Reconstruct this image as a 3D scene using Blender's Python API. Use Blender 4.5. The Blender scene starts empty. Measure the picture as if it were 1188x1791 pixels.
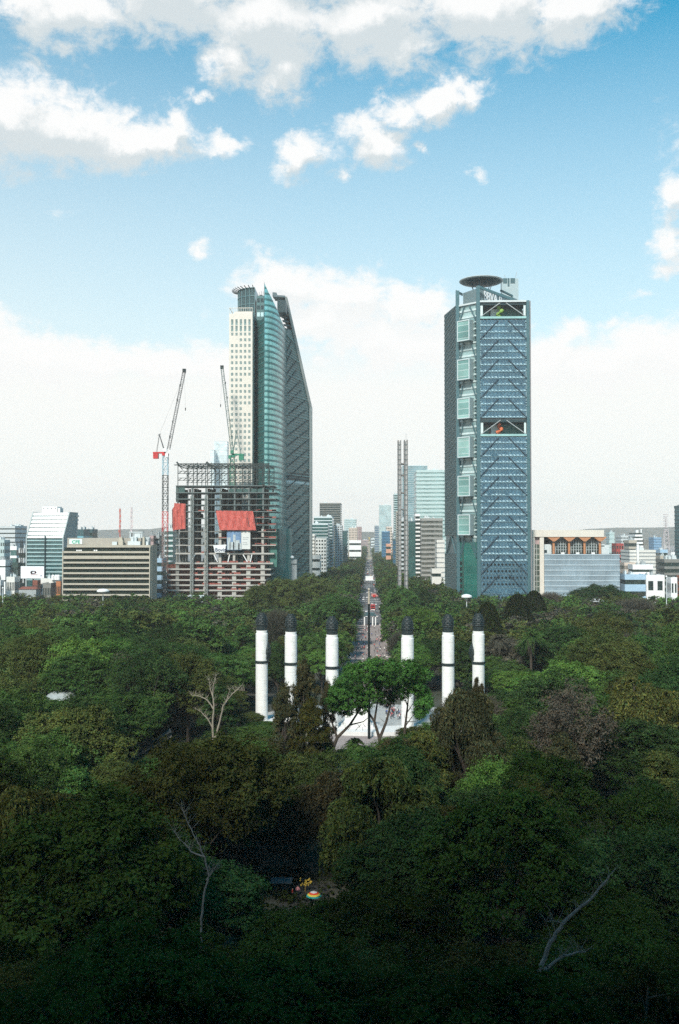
import bpy, bmesh, math, random
import numpy as np
from mathutils import Vector, Matrix
R = math.radians
rnd = random.Random(11)
sc = bpy.context.scene
COL = sc.collection
# ---------------------------------------------------------------- camera frame
F = 1650.0
CAM = Vector((0, 0, 60))
YAW = math.atan(52 / F)
PITCH = math.atan(39.5 / F)
RM = Matrix.Rotation(YAW, 3, 'Z') @ Matrix.Rotation(math.pi / 2 + PITCH, 3, 'X')
RMI = RM.transposed()

def at(px, py, Y):
    d = RM @ Vector(((px - 594) / F, -(py - 895.5) / F, -1))
    return CAM + d * (Y / d.y)

def X(px, Y, py=935): return at(px, py, Y).x
def Z(py, Y, px=600): return at(px, py, Y).z

def proj(p):
    q = RMI @ (Vector(p) - CAM)
    return 594 + F * q.x / -q.z, 895.5 - F * q.y / -q.z

cam = bpy.data.objects.new('camera', bpy.data.cameras.new('camera'))
COL.objects.link(cam)
cam.location = CAM
cam.rotation_euler = (math.pi / 2 + PITCH, 0, YAW)
cam.data.sensor_fit = 'VERTICAL'
cam.data.sensor_height = 36
cam.data.lens = 36 * F / 1791
cam.data.clip_start = 0.5
cam.data.clip_end = 60000
sc.camera = cam

# ---------------------------------------------------------------- materials
MATS = {}

def nodes_of(m):
    m.use_nodes = True
    nt = m.node_tree
    nt.nodes.clear()
    return nt, nt.nodes, nt.links

def mat(name, col, rough=0.7, metal=0.0, var=0.25, scale=0.3, spec=0.4, emit=None):
    if name in MATS: return MATS[name]
    m = bpy.data.materials.new(name)
    nt, N, L = nodes_of(m)
    out = N.new('ShaderNodeOutputMaterial')
    b = N.new('ShaderNodeBsdfPrincipled')
    tc = N.new('ShaderNodeTexCoord')
    n1 = N.new('ShaderNodeTexNoise'); n1.inputs['Scale'].default_value = scale; n1.inputs['Detail'].default_value = 6
    n1.inputs['Roughness'].default_value = 0.65
    n2 = N.new('ShaderNodeTexNoise'); n2.inputs['Scale'].default_value = scale * 9; n2.inputs['Detail'].default_value = 3
    L.new(tc.outputs['Object'], n1.inputs['Vector']); L.new(tc.outputs['Object'], n2.inputs['Vector'])
    a = N.new('ShaderNodeMath'); a.operation = 'MULTIPLY_ADD'
    L.new(n2.outputs['Fac'], a.inputs[0]); a.inputs[1].default_value = 0.45; L.new(n1.outputs['Fac'], a.inputs[2])
    r = N.new('ShaderNodeMapRange'); L.new(a.outputs[0], r.inputs['Value'])
    r.inputs['From Min'].default_value = 0.42; r.inputs['From Max'].default_value = 1.02
    r.inputs['To Min'].default_value = 1 - var; r.inputs['To Max'].default_value = 1 + var * 0.6
    mx = N.new('ShaderNodeVectorMath'); mx.operation = 'SCALE'
    mx.inputs[0].default_value = col[:3]; L.new(r.outputs[0], mx.inputs['Scale'])
    L.new(mx.outputs[0], b.inputs['Base Color'])
    b.inputs['Roughness'].default_value = rough
    b.inputs['Metallic'].default_value = metal
    b.inputs['Specular IOR Level'].default_value = spec
    if emit:
        b.inputs['Emission Color'].default_value = (*emit[:3], 1); b.inputs['Emission Strength'].default_value = emit[3]
    L.new(b.outputs[0], out.inputs[0])
    MATS[name] = m
    return m

def curtain(name, c1, c2, mortar, pw=1.6, ph=2.0, rough=0.18, msize=0.08, spec=0.8, metal=0.0, vert=True):
    """glass wall: panes of slightly different colour between mullions"""
    if name in MATS: return MATS[name]
    m = bpy.data.materials.new(name)
    nt, N, L = nodes_of(m)
    out = N.new('ShaderNodeOutputMaterial'); b = N.new('ShaderNodeBsdfPrincipled')
    tc = N.new('ShaderNodeTexCoord'); sp = N.new('ShaderNodeSeparateXYZ'); L.new(tc.outputs['Object'], sp.inputs[0])
    ad = N.new('ShaderNodeMath'); ad.operation = 'ADD'; L.new(sp.outputs[0], ad.inputs[0]); L.new(sp.outputs[1], ad.inputs[1])
    cb = N.new('ShaderNodeCombineXYZ'); L.new(ad.outputs[0], cb.inputs[0]); L.new(sp.outputs[2], cb.inputs[1])
    br = N.new('ShaderNodeTexBrick'); L.new(cb.outputs[0], br.inputs['Vector'])
    br.offset = 0; br.squash = 1
    br.inputs['Scale'].default_value = 1; br.inputs['Brick Width'].default_value = pw; br.inputs['Row Height'].default_value = ph
    br.inputs['Mortar Size'].default_value = msize; br.inputs['Mortar Smooth'].default_value = 0.1
    br.inputs['Color1'].default_value = (*c1, 1); br.inputs['Color2'].default_value = (*c2, 1); br.inputs['Mortar'].default_value = (*mortar, 1)
    n1 = N.new('ShaderNodeTexNoise'); n1.inputs['Scale'].default_value = 0.06; n1.inputs['Detail'].default_value = 4
    L.new(tc.outputs['Object'], n1.inputs['Vector'])
    r = N.new('ShaderNodeMapRange'); L.new(n1.outputs['Fac'], r.inputs['Value'])
    r.inputs['From Min'].default_value = 0.3; r.inputs['From Max'].default_value = 0.7
    r.inputs['To Min'].default_value = 0.72; r.inputs['To Max'].default_value = 1.25
    mx = N.new('ShaderNodeVectorMath'); mx.operation = 'SCALE'
    L.new(br.outputs['Color'], mx.inputs[0]); L.new(r.outputs[0], mx.inputs['Scale'])
    L.new(mx.outputs[0], b.inputs['Base Color'])
    b.inputs['Roughness'].default_value = rough; b.inputs['Specular IOR Level'].default_value = spec
    b.inputs['Metallic'].default_value = metal
    L.new(b.outputs[0], out.inputs[0])
    MATS[name] = m
    return m

def leafmat(name, trans=0.18):
    m = bpy.data.materials.new(name)
    nt, N, L = nodes_of(m)
    out = N.new('ShaderNodeOutputMaterial'); b = N.new('ShaderNodeBsdfDiffuse'); t = N.new('ShaderNodeBsdfTranslucent')
    at_ = N.new('ShaderNodeAttribute'); at_.attribute_name = 'tone'
    oi = N.new('ShaderNodeObjectInfo')
    mx = N.new('ShaderNodeVectorMath'); mx.operation = 'MULTIPLY'
    L.new(at_.outputs['Color'], mx.inputs[0]); L.new(oi.outputs['Color'], mx.inputs[1])
    L.new(mx.outputs[0], b.inputs['Color']); L.new(mx.outputs[0], t.inputs['Color'])
    ms = N.new('ShaderNodeMixShader'); ms.inputs[0].default_value = trans
    L.new(b.outputs[0], ms.inputs[1]); L.new(t.outputs[0], ms.inputs[2]); L.new(ms.outputs[0], out.inputs[0])
    MATS[name] = m
    return m

LEAF = leafmat('foliage')
BARK = mat('bark', (0.06, 0.047, 0.035), 0.9, var=0.4, scale=1.5)
BARKP = mat('pale_bark', (0.27, 0.235, 0.18), 0.9, var=0.4, scale=1.2)
CONC = mat('concrete', (0.42, 0.40, 0.36), 0.85, var=0.3, scale=0.25)
CONCD = mat('dark_concrete', (0.20, 0.20, 0.18), 0.85, var=0.3, scale=0.25)
WHITE = mat('white_paint', (0.78, 0.78, 0.76), 0.6, var=0.12, scale=0.3)
CREAM = mat('cream_stone', (0.66, 0.61, 0.53), 0.75, var=0.1, scale=0.2)
BEIGE = mat('beige_stone', (0.45, 0.41, 0.33), 0.8, var=0.2, scale=0.2)
GREY = mat('grey_panel', (0.33, 0.36, 0.36), 0.6, var=0.15, scale=0.2)
PALE = mat('pale_panel', (0.55, 0.60, 0.60), 0.6, var=0.12, scale=0.2)
TEAL = mat('teal_steel', (0.055, 0.11, 0.12), 0.45, 0.2, var=0.25, scale=0.4)
TEALD = mat('dark_teal_steel', (0.02, 0.045, 0.05), 0.4, 0.2, var=0.25, scale=0.4)
STEEL = mat('raw_steel', (0.022, 0.034, 0.032), 0.6, 0.1, var=0.4, scale=0.6)
BLACK = mat('black_metal', (0.012, 0.02, 0.02), 0.4, 0.3, var=0.4, scale=2)
GLASSD = curtain('dark_glass', (0.012, 0.027, 0.025), (0.035, 0.058, 0.05), (0.01, 0.012, 0.012), 1.5, 4, 0.15, spec=.4)
GLASSG = curtain('green_glass', (0.03, 0.09, 0.085), (0.05, 0.13, 0.12), (0.02, 0.04, 0.04), 1.5, 4, 0.12)
GLASSB = curtain('blue_glass', (0.03, 0.10, 0.17), (0.05, 0.15, 0.24), (0.02, 0.04, 0.06), 1.5, 4, 0.12)
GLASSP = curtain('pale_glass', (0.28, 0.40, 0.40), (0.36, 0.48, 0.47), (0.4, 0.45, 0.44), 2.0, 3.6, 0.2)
REDN = mat('red_netting', (0.54, 0.12, 0.095), 0.85, var=0.45, scale=0.7)
REDP = mat('red_paint', (0.50, 0.03, 0.03), 0.5, var=0.2)
BRICKR = mat('brick_red', (0.22, 0.075, 0.05), 0.85, var=0.35, scale=0.5)
ORANGE = mat('orange_paint', (0.46, 0.21, 0.10), 0.6, var=0.15)
BLUEP = mat('pale_blue_paint', (0.35, 0.5, 0.62), 0.6, var=0.15)
BLUEC = mat('light_blue_steel', (0.30, 0.48, 0.55), 0.5, var=0.2)
GREENP = mat('green_paint', (0.03, 0.20, 0.12), 0.5, var=0.2)
YELLOW = mat('yellow_cloth', (0.6, 0.42, 0.06), 0.8, var=0.2)
GOLD = mat('gilded_bronze', (0.55, 0.40, 0.14), 0.35, 0.7, var=0.15)
ASPH = mat('asphalt', (0.12, 0.125, 0.127), 0.9, var=0.3, scale=0.05)
STONE = mat('pale_stone', (0.66, 0.65, 0.62), 0.8, var=0.14, scale=0.15)
PINKST = mat('pink_paving', (0.30, 0.25, 0.23), 0.85, var=0.25, scale=0.12)

# ---------------------------------------------------------------- mesh builder
WPOS = {}

class MB:
    def __init__(s): s.v = []; s.f = []; s.m = []; s.k = 0
    def mat(s, k): s.k = k; return s
    def quad(s, *p):
        i = len(s.v); s.v += [tuple(q) for q in p]; s.f.append(tuple(range(i, i + len(p)))); s.m.append(s.k)
    def box(s, x0, x1, y0, y1, z0, z1):
        i = len(s.v)
        s.v += [(x0, y0, z0), (x1, y0, z0), (x1, y1, z0), (x0, y1, z0), (x0, y0, z1), (x1, y0, z1), (x1, y1, z1), (x0, y1, z1)]
        for f in ((0, 3, 2, 1), (4, 5, 6, 7), (0, 1, 5, 4), (1, 2, 6, 5), (2, 3, 7, 6), (3, 0, 4, 7)):
            s.f.append(tuple(i + j for j in f)); s.m.append(s.k)
    def obox(s, o, u, v, w):
        """box from corner o along vectors u, v, w"""
        o, u, v, w = map(Vector, (o, u, v, w)); i = len(s.v)
        for a in (o, o + u, o + u + v, o + v): s.v.append(tuple(a))
        for a in (o, o + u, o + u + v, o + v): s.v.append(tuple(a + w))
        for f in ((0, 3, 2, 1), (4, 5, 6, 7), (0, 1, 5, 4), (1, 2, 6, 5), (2, 3, 7, 6), (3, 0, 4, 7)):
            s.f.append(tuple(i + j for j in f)); s.m.append(s.k)
    def bar(s, p, q, r, r2=None, n=4, caps=True):
        p, q = Vector(p), Vector(q); d = q - p
        if d.length < 1e-6: return
        d.normalize(); r2 = r if r2 is None else r2
        a = d.cross(Vector((0, 0, 1))) if abs(d.z) < 0.95 else d.cross(Vector((1, 0, 0)))
        a.normalize(); b = d.cross(a); i = len(s.v)
        for c, rr in ((p, r), (q, r2)):
            for k in range(n):
                t = 2 * math.pi * (k + 0.5) / n
                s.v.append(tuple(c + (a * math.cos(t) + b * math.sin(t)) * rr))
        for k in range(n):
            j = (k + 1) % n
            s.f.append((i + k, i + j, i + n + j, i + n + k)); s.m.append(s.k)
        if caps:
            s.f.append(tuple(i + k for k in range(n - 1, -1, -1))); s.m.append(s.k)
            s.f.append(tuple(i + n + k for k in range(n))); s.m.append(s.k)
    def tube(s, pts, rads, n=6):
        for a, b, ra, rb in zip(pts, pts[1:], rads, rads[1:]): s.bar(a, b, ra, rb, n)
    def lathe(s, c, prof, n=24, ks=None, a0=0, a1=2 * math.pi):
        i = len(s.v); full = abs(a1 - a0 - 2 * math.pi) < 1e-6; m = n if full else n + 1
        for (r, z) in prof:
            for k in range(m):
                t = a0 + (a1 - a0) * k / n
                s.v.append((c[0] + r * math.cos(t), c[1] + r * math.sin(t), c[2] + z))
        for a in range(len(prof) - 1):
            for k in range(n):
                j = (k + 1) % m if full else k + 1
                s.f.append((i + a * m + k, i + a * m + j, i + (a + 1) * m + j, i + (a + 1) * m + k)); s.m.append(ks[a] if ks else s.k)
    def prism(s, poly, z0, z1):
        i = len(s.v); n = len(poly)
        s.v += [(p[0], p[1], z0) for p in poly] + [(p[0], p[1], z1) for p in poly]
        for k in range(n):
            j = (k + 1) % n; s.f.append((i + k, i + j, i + n + j, i + n + k)); s.m.append(s.k)
        s.f.append(tuple(i + k for k in range(n - 1, -1, -1))); s.m.append(s.k)
        s.f.append(tuple(i + n + k for k in range(n))); s.m.append(s.k)
    def build(s, name, mats, parent=None, origin=None, smooth=False):
        if not isinstance(mats, (list, tuple)): mats = [mats]
        o0 = Vector(WPOS.get(parent.name, (0, 0, 0))) if parent else Vector(origin or (0, 0, 0))
        me = bpy.data.meshes.new(name)
        V = np.array(s.v, dtype=np.float64) - np.array(o0)
        me.from_pydata(V.tolist(), [], s.f)
        for m in mats: me.materials.append(m)
        me.polygons.foreach_set('material_index', s.m)
        if smooth: me.polygons.foreach_set('use_smooth', [True] * len(s.f))
        me.update()
        o = bpy.data.objects.new(name, me); COL.objects.link(o)
        if parent: o.parent = parent
        else: o.location = o0
        WPOS[o.name] = o0
        return o

def tag(o, label=None, cat=None, group=None, kind=None):
    if label: o['label'] = label
    if cat: o['category'] = cat
    if group: o['group'] = group
    if kind: o['kind'] = kind
    return o

def thing(name, label, cat, loc, group=None):
    o = bpy.data.objects.new(name, None); COL.objects.link(o); o.location = loc
    o.empty_display_size = 1
    WPOS[o.name] = Vector(loc)
    return tag(o, label, cat, group)

def place(name, mesh, parent, rel):
    o = bpy.data.objects.new(name, mesh); COL.objects.link(o); o.parent = parent; o.location = rel
    WPOS[o.name] = Vector(WPOS[parent.name]) + Vector(rel)
    return o

def boxmesh(name, sx, sy, sz, m):
    b = MB(); b.box(-sx / 2, sx / 2, -sy / 2, sy / 2, -sz / 2, sz / 2)
    me = bpy.data.meshes.new(name); me.from_pydata(b.v, [], b.f); me.materials.append(m); me.update()
    return me

def lattice(b, p, q, w, seg, r, side=None):
    """four-chord lattice beam from p to q"""
    p, q = Vector(p), Vector(q); d = (q - p); L = d.length; d.normalize()
    a = Vector((1, 0, 0)) if abs(d.x) < 0.7 else Vector((0, 0, 1))
    a = (a - d * a.dot(d)).normalized(); c = d.cross(a)
    cs = [(a * sx + c * sy) * w / 2 for sx, sy in ((-1, -1), (1, -1), (1, 1), (-1, 1))]
    for k in cs: b.bar(p + k, q + k, r)
    n = max(2, int(L / seg))
    for i in range(n):
        s0 = p + d * (L * i / n); s1 = p + d * (L * (i + 1) / n)
        for j in range(4):
            k0, k1 = cs[j], cs[(j + 1) % 4]
            if i % 2: k0, k1 = k1, k0
            b.bar(s0 + k0, s1 + k1, r * 0.7, caps=False)
            b.bar(s1 + cs[j], s1 + cs[(j + 1) % 4], r * 0.7, caps=False)

# ---------------------------------------------------------------- generic buildings
def roofbits(root, x0, x1, y0, y1, z, n, m, seed):
    r = random.Random(seed); w = x1 - x0; d = y1 - y0
    for i in range(n):
        b = MB(); cx = x0 + w * r.uniform(0.15, 0.75); cy = y0 + d * r.uniform(0.2, 0.7)
        sx = w * r.uniform(0.06, 0.22); h = r.uniform(1.2, 4.0)
        b.box(cx, cx + sx, cy, cy + d * 0.25, z + 0.003, z + h)
        b.box(cx + sx * .2, cx + sx * .5, cy + .3, cy + 1.5, z + h + .003, z + h + 1)
        b.build('roof_plant', m, root)
    b = MB()
    for i in range(3):
        cx = x0 + w * r.uniform(0.1, 0.9); cy = y0 + d * r.uniform(0.2, 0.8)
        b.bar((cx, cy, z), (cx, cy, z + r.uniform(2, 6)), 0.12)
    b.build('antenna', GREY, root)

def bld(name, label, px0, px1, ytop, Y, depth, wall, glass, nf, style='ribbon', sp=0.45, nx=6, cat='building', bits=3, group=None, zmin=0, piers=False):
    # px0..px1 spans the front and the side that faces the avenue
    off_ = abs((px0 if px0 > 646 else px1) - 646)
    if px0 > 646 or px1 < 646:
        depth = max(6, min(depth, .4 * (px1 - px0) / max(off_, 1) * Y))
        sh = off_ * depth / (Y + depth)
        if px0 > 646: px0 = px0 + sh
        else: px1 = px1 - sh
    x0, x1 = X(px0, Y), X(px1, Y); z1 = Z(ytop, Y, (px0 + px1) / 2)
    root = thing(name, label, cat, ((x0 + x1) / 2, Y + depth / 2, 0), group)
    y0, y1 = Y, Y + depth; b = MB(); fh = z1 / nf
    if style == 'ribbon':
        for i in range(nf):
            b.box(x0, x1, y0, y1, i * fh, i * fh + fh * sp)
        b.box(x0, x1, y0, y1, z1, z1 + fh * 0.35)
        if piers:
            for xa in (x0 - .05, x1 - fh * .35 + .05):
                b.box(xa, xa + fh * .35, y0 - .05, y0 + fh * .3, 0, z1 + fh * .36)
        b.build('wall', wall, root)
        ins = 0.3; me = boxmesh('window', x1 - x0 - 2 * ins, depth - 2 * ins, fh * (1 - sp), glass)
        for i in range(nf):
            if (i + 1) * fh < zmin: continue
            place('window', me, root, (0, 0, i * fh + fh * (1 + sp) / 2))
        top = z1 + fh * .35
    elif style == 'grid':
        b.box(x0, x1, y0, y1, 0, z1); b.build('wall', wall, root)
        w = (x1 - x0) / nx
        me = boxmesh('window', w * 0.55, 0.1, fh * 0.5, glass); n = 0
        for i in range(nf - 1, -1, -1):
            for j in range(nx):
                zz = (i + .5) * fh
                if n >= 100 or zz < zmin: continue
                place('window', me, root, (x0 + w * (j + .5) - (x0 + x1) / 2, -depth / 2 - 0.02, zz)); n += 1
        b = MB(); xs = x1 if x1 < 0 or (x0 < 0 and abs(x0) > abs(x1)) else x0
        nd = max(2, int(depth / w))
        for i in range(nf):
            for j in range(nd):
                ya = y0 + depth * (j + .25) / nd
                b.box(xs - .05, xs + .05, ya, ya + depth / nd * .5, (i + .25) * fh, (i + .75) * fh)
        sw = b.build('side_window', glass, root); sw['kind'] = 'stuff'
        top = z1
    else:
        b.box(x0, x1, y0, y1, 0, z1); b.build('curtain_wall', glass, root)
        b = MB()
        for i in range(nf + 1):
            b.box(x0 - .12, x1 + .12, y0 - .12, y1 + .12, i * fh, i * fh + fh * sp)
        b.build('floor_band', wall, root); top = z1 + fh * sp
    b = MB(); t = 0.4
    b.box(x0, x1, y0, y0 + t, top, top + 1); b.box(x0, x0 + t, y0 + t, y1, top, top + 1); b.box(x1 - t, x1, y0 + t, y1, top, top + 1)
    b.build('parapet', wall, root)
    if bits: roofbits(root, x0, x1, y0, y1, top, bits, GREY if wall is WHITE else PALE, int(px0 * 7 + ytop))
    return root
# ================================================================ LEFT GLASS TOWER
def left_tower():
    Yb = 735
    root = thing('glass_skyscraper', 'tall teal glass skyscraper with pale stone slab, curved sail facade and pointed tip', 'skyscraper', (X(470, 760), 760, 0))
    # stone slab
    xs0, xs1 = X(400, Yb), X(441, Yb); zt = Z(547, Yb)
    b = MB(); b.box(xs0, xs1, Yb, Yb + 34, 0, zt); slab = b.build('stone_slab', CREAM, root)
    fh = (Z(583, Yb) - Z(593.05, Yb)); w = (xs1 - xs0) / 5.4
    zc0 = Z(583, Yb)
    ox, oy = WPOS[root.name].x, WPOS[root.name].y
    wm = boxmesh('window', w * 0.52, 0.12, fh * 0.5, curtain('slab_window', (0.12, 0.19, 0.18), (0.26, 0.34, 0.32), (0.3, 0.3, 0.28), 1.3, 1.3, 0.2))
    tall = boxmesh('tall_window', w * 0.5, 0.12, fh * 0.98, curtain('tall_window', (0.06, 0.13, 0.12), (0.16, 0.28, 0.27), (0.3, 0.3, 0.28), 1.2, 1.2, 0.2))
    r = random.Random(3)
    def fr(z):
        m = MB()
        return m
    for i in range(5):
        cx = xs0 + w * (0.7 + i)
        for py in (562, 573.2):
            place('tall_window', tall, root, (cx - ox, Yb - 0.03 - oy, Z(py, Yb)))
    n = 0; rest = MB()
    zc = zc0; row = 0
    while zc > 8:
        for i in range(5):
            cx = xs0 + w * (0.7 + i)
            if row in (1,) and i < 2: continue
            if row in (8, 13) and i > 2: continue
            if n < 88: place('window', wm, root, (cx - ox, Yb - 0.03 - oy, zc)); n += 1
            else: rest.box(cx - w * .26, cx + w * .26, Yb - .09, Yb + .03, zc - fh * .25, zc + fh * .25)
        zc -= fh; row += 1
    o = rest.build('lower_window', MATS['slab_window'], root); o['kind'] = 'stuff'
    b = MB()  # roof edge rail of the slab
    for k in range(14):
        x = xs0 + (xs1 - xs0) * k / 13; b.bar((x, Yb + .5, zt), (x, Yb + .5, zt + 4.5), .15)
    b.box(xs0, xs1, Yb + .3, Yb + .7, zt + 4.3, zt + 4.7); b.box(xs0, xs0 + .4, Yb + .7, Yb + 30, zt + 4.3, zt + 4.7)
    b.box(xs0 + 3, xs1 - 1, Yb + 6, Yb + 20, zt, zt + 3)
    b.build('roof_rail', CREAM, root)
    # joint strip between slab and glass: dark with bright windows
    xj0, xj1 = xs1, X(446.5, 752)
    b = MB(); b.box(xj0 + .02, xj1, Yb + 8, Yb + 40, 0, Z(553, 752)); b.build('stair_strip', TEAL, root)
    z = 8; mat('bright_pane', (0.5, 0.66, 0.66), 0.2, var=.1)
    sme = boxmesh('stair_window', xj1 - xj0 - .6, .3, fh * .42, MATS['bright_pane'])
    while z < Z(566, 752):
        place('stair_window', sme, root, ((xj0 + xj1) / 2 + .2 - ox, Yb + 7.95 - oy, z)); z += fh
    # glass shell
    A = Vector((X(446.5, 752), 752)); C = Vector((X(462, Yb), Yb)); ex = X(501, 788); ey = 788
    path = [A.lerp(C, i / 5) for i in range(6)]
    N = 26
    for i in range(1, N + 1):
        t = math.pi / 2 * i / N
        path.append(Vector((C.x + (ex - C.x) * math.sin(t), ey - (ey - C.y) * math.cos(t))))
    path.append(Vector((ex, ey + 12))); path.append(Vector((ex - 1, ey + 26)))
    def topz(p):
        px = proj((p.x, p.y, 200))[0]
        if px < 461.5: py = 560
        elif px >= 500.4: py = 577
        else:
            tab = [(461.5, 495), (466, 503), (470, 512), (476, 523), (484, 540), (490, 555), (496, 569), (500.4, 577)]
            for (a, ya), (c, yc) in zip(tab, tab[1:]):
                if a <= px <= c: py = ya + (yc - ya) * (px - a) / (c - a)
        return Z(py, p.y, px)
    tops = [topz(p) for p in path]
    tops[5] = tops[4]
    pts = path[:6] + [path[5]] + path[6:]; tp = tops[:6] + [Z(495, Yb, 462)] + tops[6:]
    fl = fh
    g = MB(); bands = MB(); frames = MB()
    def seg(p, q, tpz, tqz, k):
        zmax = max(tpz, tqz); z = 0
        dirn = (q - p); nrm = Vector((dirn.y, -dirn.x)).normalized() * 0.18
        while z < zmax:
            def ln(zz): return min(zz, tpz), min(zz, tqz)
            a0, b0 = ln(z); a1, b1 = ln(z + fl)
            if a1 - a0 > 1e-4 or b1 - b0 > 1e-4:
                g.mat(k).quad((p.x, p.y, a0), (q.x, q.y, b0), (q.x, q.y, b1), (p.x, p.y, a1))
            hb = z + fl * 0.34
            a2, b2 = ln(hb)
            if a2 - a0 > .05 and b2 - b0 > .05:
                pp, qq = p + nrm, q + nrm
                bands.quad((pp.x, pp.y, a0), (qq.x, qq.y, b0), (qq.x, qq.y, b2), (pp.x, pp.y, a2))
                bands.quad((p.x, p.y, a2), (pp.x, pp.y, a2), (qq.x, qq.y, b2), (q.x, q.y, b2))
                bands.quad((p.x, p.y, a0), (q.x, q.y, b0), (qq.x, qq.y, b0), (pp.x, pp.y, a0))
            z += fl
        nn = nrm * 0.6
        if k: frames.bar((p.x + nn.x, p.y + nn.y, 0), (p.x + nn.x, p.y + nn.y, tpz), 0.07, caps=False)
    for i in range(len(pts) - 1):
        if i == 5: continue
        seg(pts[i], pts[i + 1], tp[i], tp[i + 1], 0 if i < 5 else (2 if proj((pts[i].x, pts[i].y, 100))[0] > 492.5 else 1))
    back = [pts[0], Vector((pts[0].x, ey + 26)), pts[-1]]
    for a, c in zip([pts[-1], Vector((pts[0].x, ey + 26))], [Vector((pts[0].x, ey + 26)), pts[0]]):
        g.mat(0).quad((a.x, a.y, 0), (c.x, c.y, 0), (c.x, c.y, Z(560, 752)), (a.x, a.y, Z(577, 788)))
    zr = Z(577, 788)
    g.mat(0).quad(*[(p.x, p.y, min(t, zr) - .3) for p, t in zip(pts, tp)] + [(pts[0].x, ey + 26, zr - .3)])
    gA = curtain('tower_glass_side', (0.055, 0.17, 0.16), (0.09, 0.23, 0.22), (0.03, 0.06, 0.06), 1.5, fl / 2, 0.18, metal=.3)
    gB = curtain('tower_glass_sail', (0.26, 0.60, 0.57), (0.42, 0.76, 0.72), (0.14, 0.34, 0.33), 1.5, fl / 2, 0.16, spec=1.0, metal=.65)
    gC = curtain('tower_glass_edge_sheen', (0.50, 0.60, 0.56), (0.62, 0.70, 0.66), (0.35, 0.42, 0.40), 1.5, fl / 2, 0.25, metal=.5)  # pale colour paints a sky reflection along the sail's right edge
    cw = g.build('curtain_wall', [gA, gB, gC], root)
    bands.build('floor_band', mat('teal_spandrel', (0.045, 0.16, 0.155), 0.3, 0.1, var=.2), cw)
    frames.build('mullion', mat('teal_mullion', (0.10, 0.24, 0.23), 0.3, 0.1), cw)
    b = MB(); b.bar((C.x - .1, C.y - .3, 0), (C.x - .1, C.y - .3, Z(493, Yb, 462)), .45, .12); b.build('edge_mast', TEAL, root)
    # crown drum
    cx, cy = X(449, 772), 772; rad = X(449, 772) - X(416, 772)
    z0, z1 = Z(560, 757, 430), Z(503.5, 757, 430)
    drum = MB(); rad_out = rad
    segs = 16
    for k in range(segs):
        a0 = math.pi + (math.pi / 2) * k / segs; a1 = math.pi + (math.pi / 2) * (k + 1) / segs
        p = (cx + rad * math.cos(a0), cy + rad * math.sin(a0)); q = (cx + rad * math.cos(a1), cy + rad * math.sin(a1))
        drum.quad((*p, z0), (*q, z0), (*q, z1), (*p, z1))
    drum.quad((cx, cy - rad, z0), (cx, cy + 10, z0), (cx, cy + 10, z1), (cx, cy - rad, z1))
    drum.quad((cx - rad, cy, z0), (cx - rad, cy, z1), (cx, cy + 10, z1), (cx, cy + 10, z0))
    drum.quad(*[(cx + rad * math.cos(math.pi + math.pi / 2 * k / 8), cy + rad * math.sin(math.pi + math.pi / 2 * k / 8), z1 - .5) for k in range(9)] + [(cx, cy + 10, z1 - .5)])
    dr = drum.build('crown_drum', curtain('drum_glass', (0.02, 0.055, 0.06), (0.03, 0.075, 0.08), (0.015, 0.03, 0.03), 1.6, 2.2, 0.2), root)
    b = MB()
    for k in range(0, 7):
        a = math.pi + math.pi / 2 * k / 6; p = Vector((cx + (rad + .2) * math.cos(a), cy + (rad + .2) * math.sin(a), 0))
        b.bar(p + Vector((0, 0, z0)), p + Vector((0, 0, z1)), .38)
    for j in range(5):
        zz = z0 + (z1 - z0) * j / 4
        for k in range(12):
            a0 = math.pi + math.pi / 2 * k / 12; a1 = math.pi + math.pi / 2 * (k + 1) / 12
            b.bar((cx + (rad + .2) * math.cos(a0), cy + (rad + .2) * math.sin(a0), zz), (cx + (rad + .2) * math.cos(a1), cy + (rad + .2) * math.sin(a1), zz), .42)
    b.build('crown_frame', mat('drum_frame', (0.09, 0.17, 0.18), .5, .1), dr)
    b = MB()
    for k in range(11):
        a = math.pi * 0.93 + math.pi * .55 * k / 10
        p = Vector((cx + rad * math.cos(a), cy + rad * math.sin(a), z1 - 1)); o = Vector((math.cos(a), math.sin(a), .35))
        b.bar(p, p + o * 5.2, .34)
    b.build('crown_spike', BLACK, dr)
    # square windowed block between drum and sail
    xb0, xb1 = X(448, 757), X(463, 757); zb1 = Z(516, 757)
    b = MB(); b.box(xb0, xb1 + 1, 757, 780, Z(562, 757), zb1); blk = b.build('crown_block', mat('block_panel', (0.07, 0.15, 0.15), .5), root)
    me = boxmesh('crown_window', 2.3, .2, 3.2, TEALD); mb = boxmesh('crown_window_lit', 2.3, .2, 3.4, MATS['bright_pane'])
    for i, px in enumerate((451.5, 458)):
        for py in (524, 536.5, 549):
            m_ = mb if py > 545 else me
            place('crown_window', m_, root, (X(px, 757) - ox, 757 - .08 - oy, Z(py, 757)))
    b = MB(); r = random.Random(5)
    for k in range(4):
        x = xb0 + 1.5 + k * 1.6; b.bar((x, 762, zb1), (x + r.uniform(-.5, .5), 762, zb1 + r.uniform(2, 5)), .15)
    b.box(xb0 + 2, xb0 + 4, 762, 764, zb1, zb1 + 2); b.build('roof_plant', STEEL, root)
    # sloping truss wing
    def W(px, py):
        Y = 789 + (px - 500) / 43 * 34
        return at(px, py, Y)
    off = Vector((0, -0.5, 0))
    wing = MB()
    outline = [(499, 1075), (543, 1075), (542, 712), (524, 634), (508, 563), (498, 519), (485, 517), (492, 545), (499, 577)]
    pts3 = [W(*p) for p in outline]
    back = Vector((-3, 9, 0))
    n = len(pts3)
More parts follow.
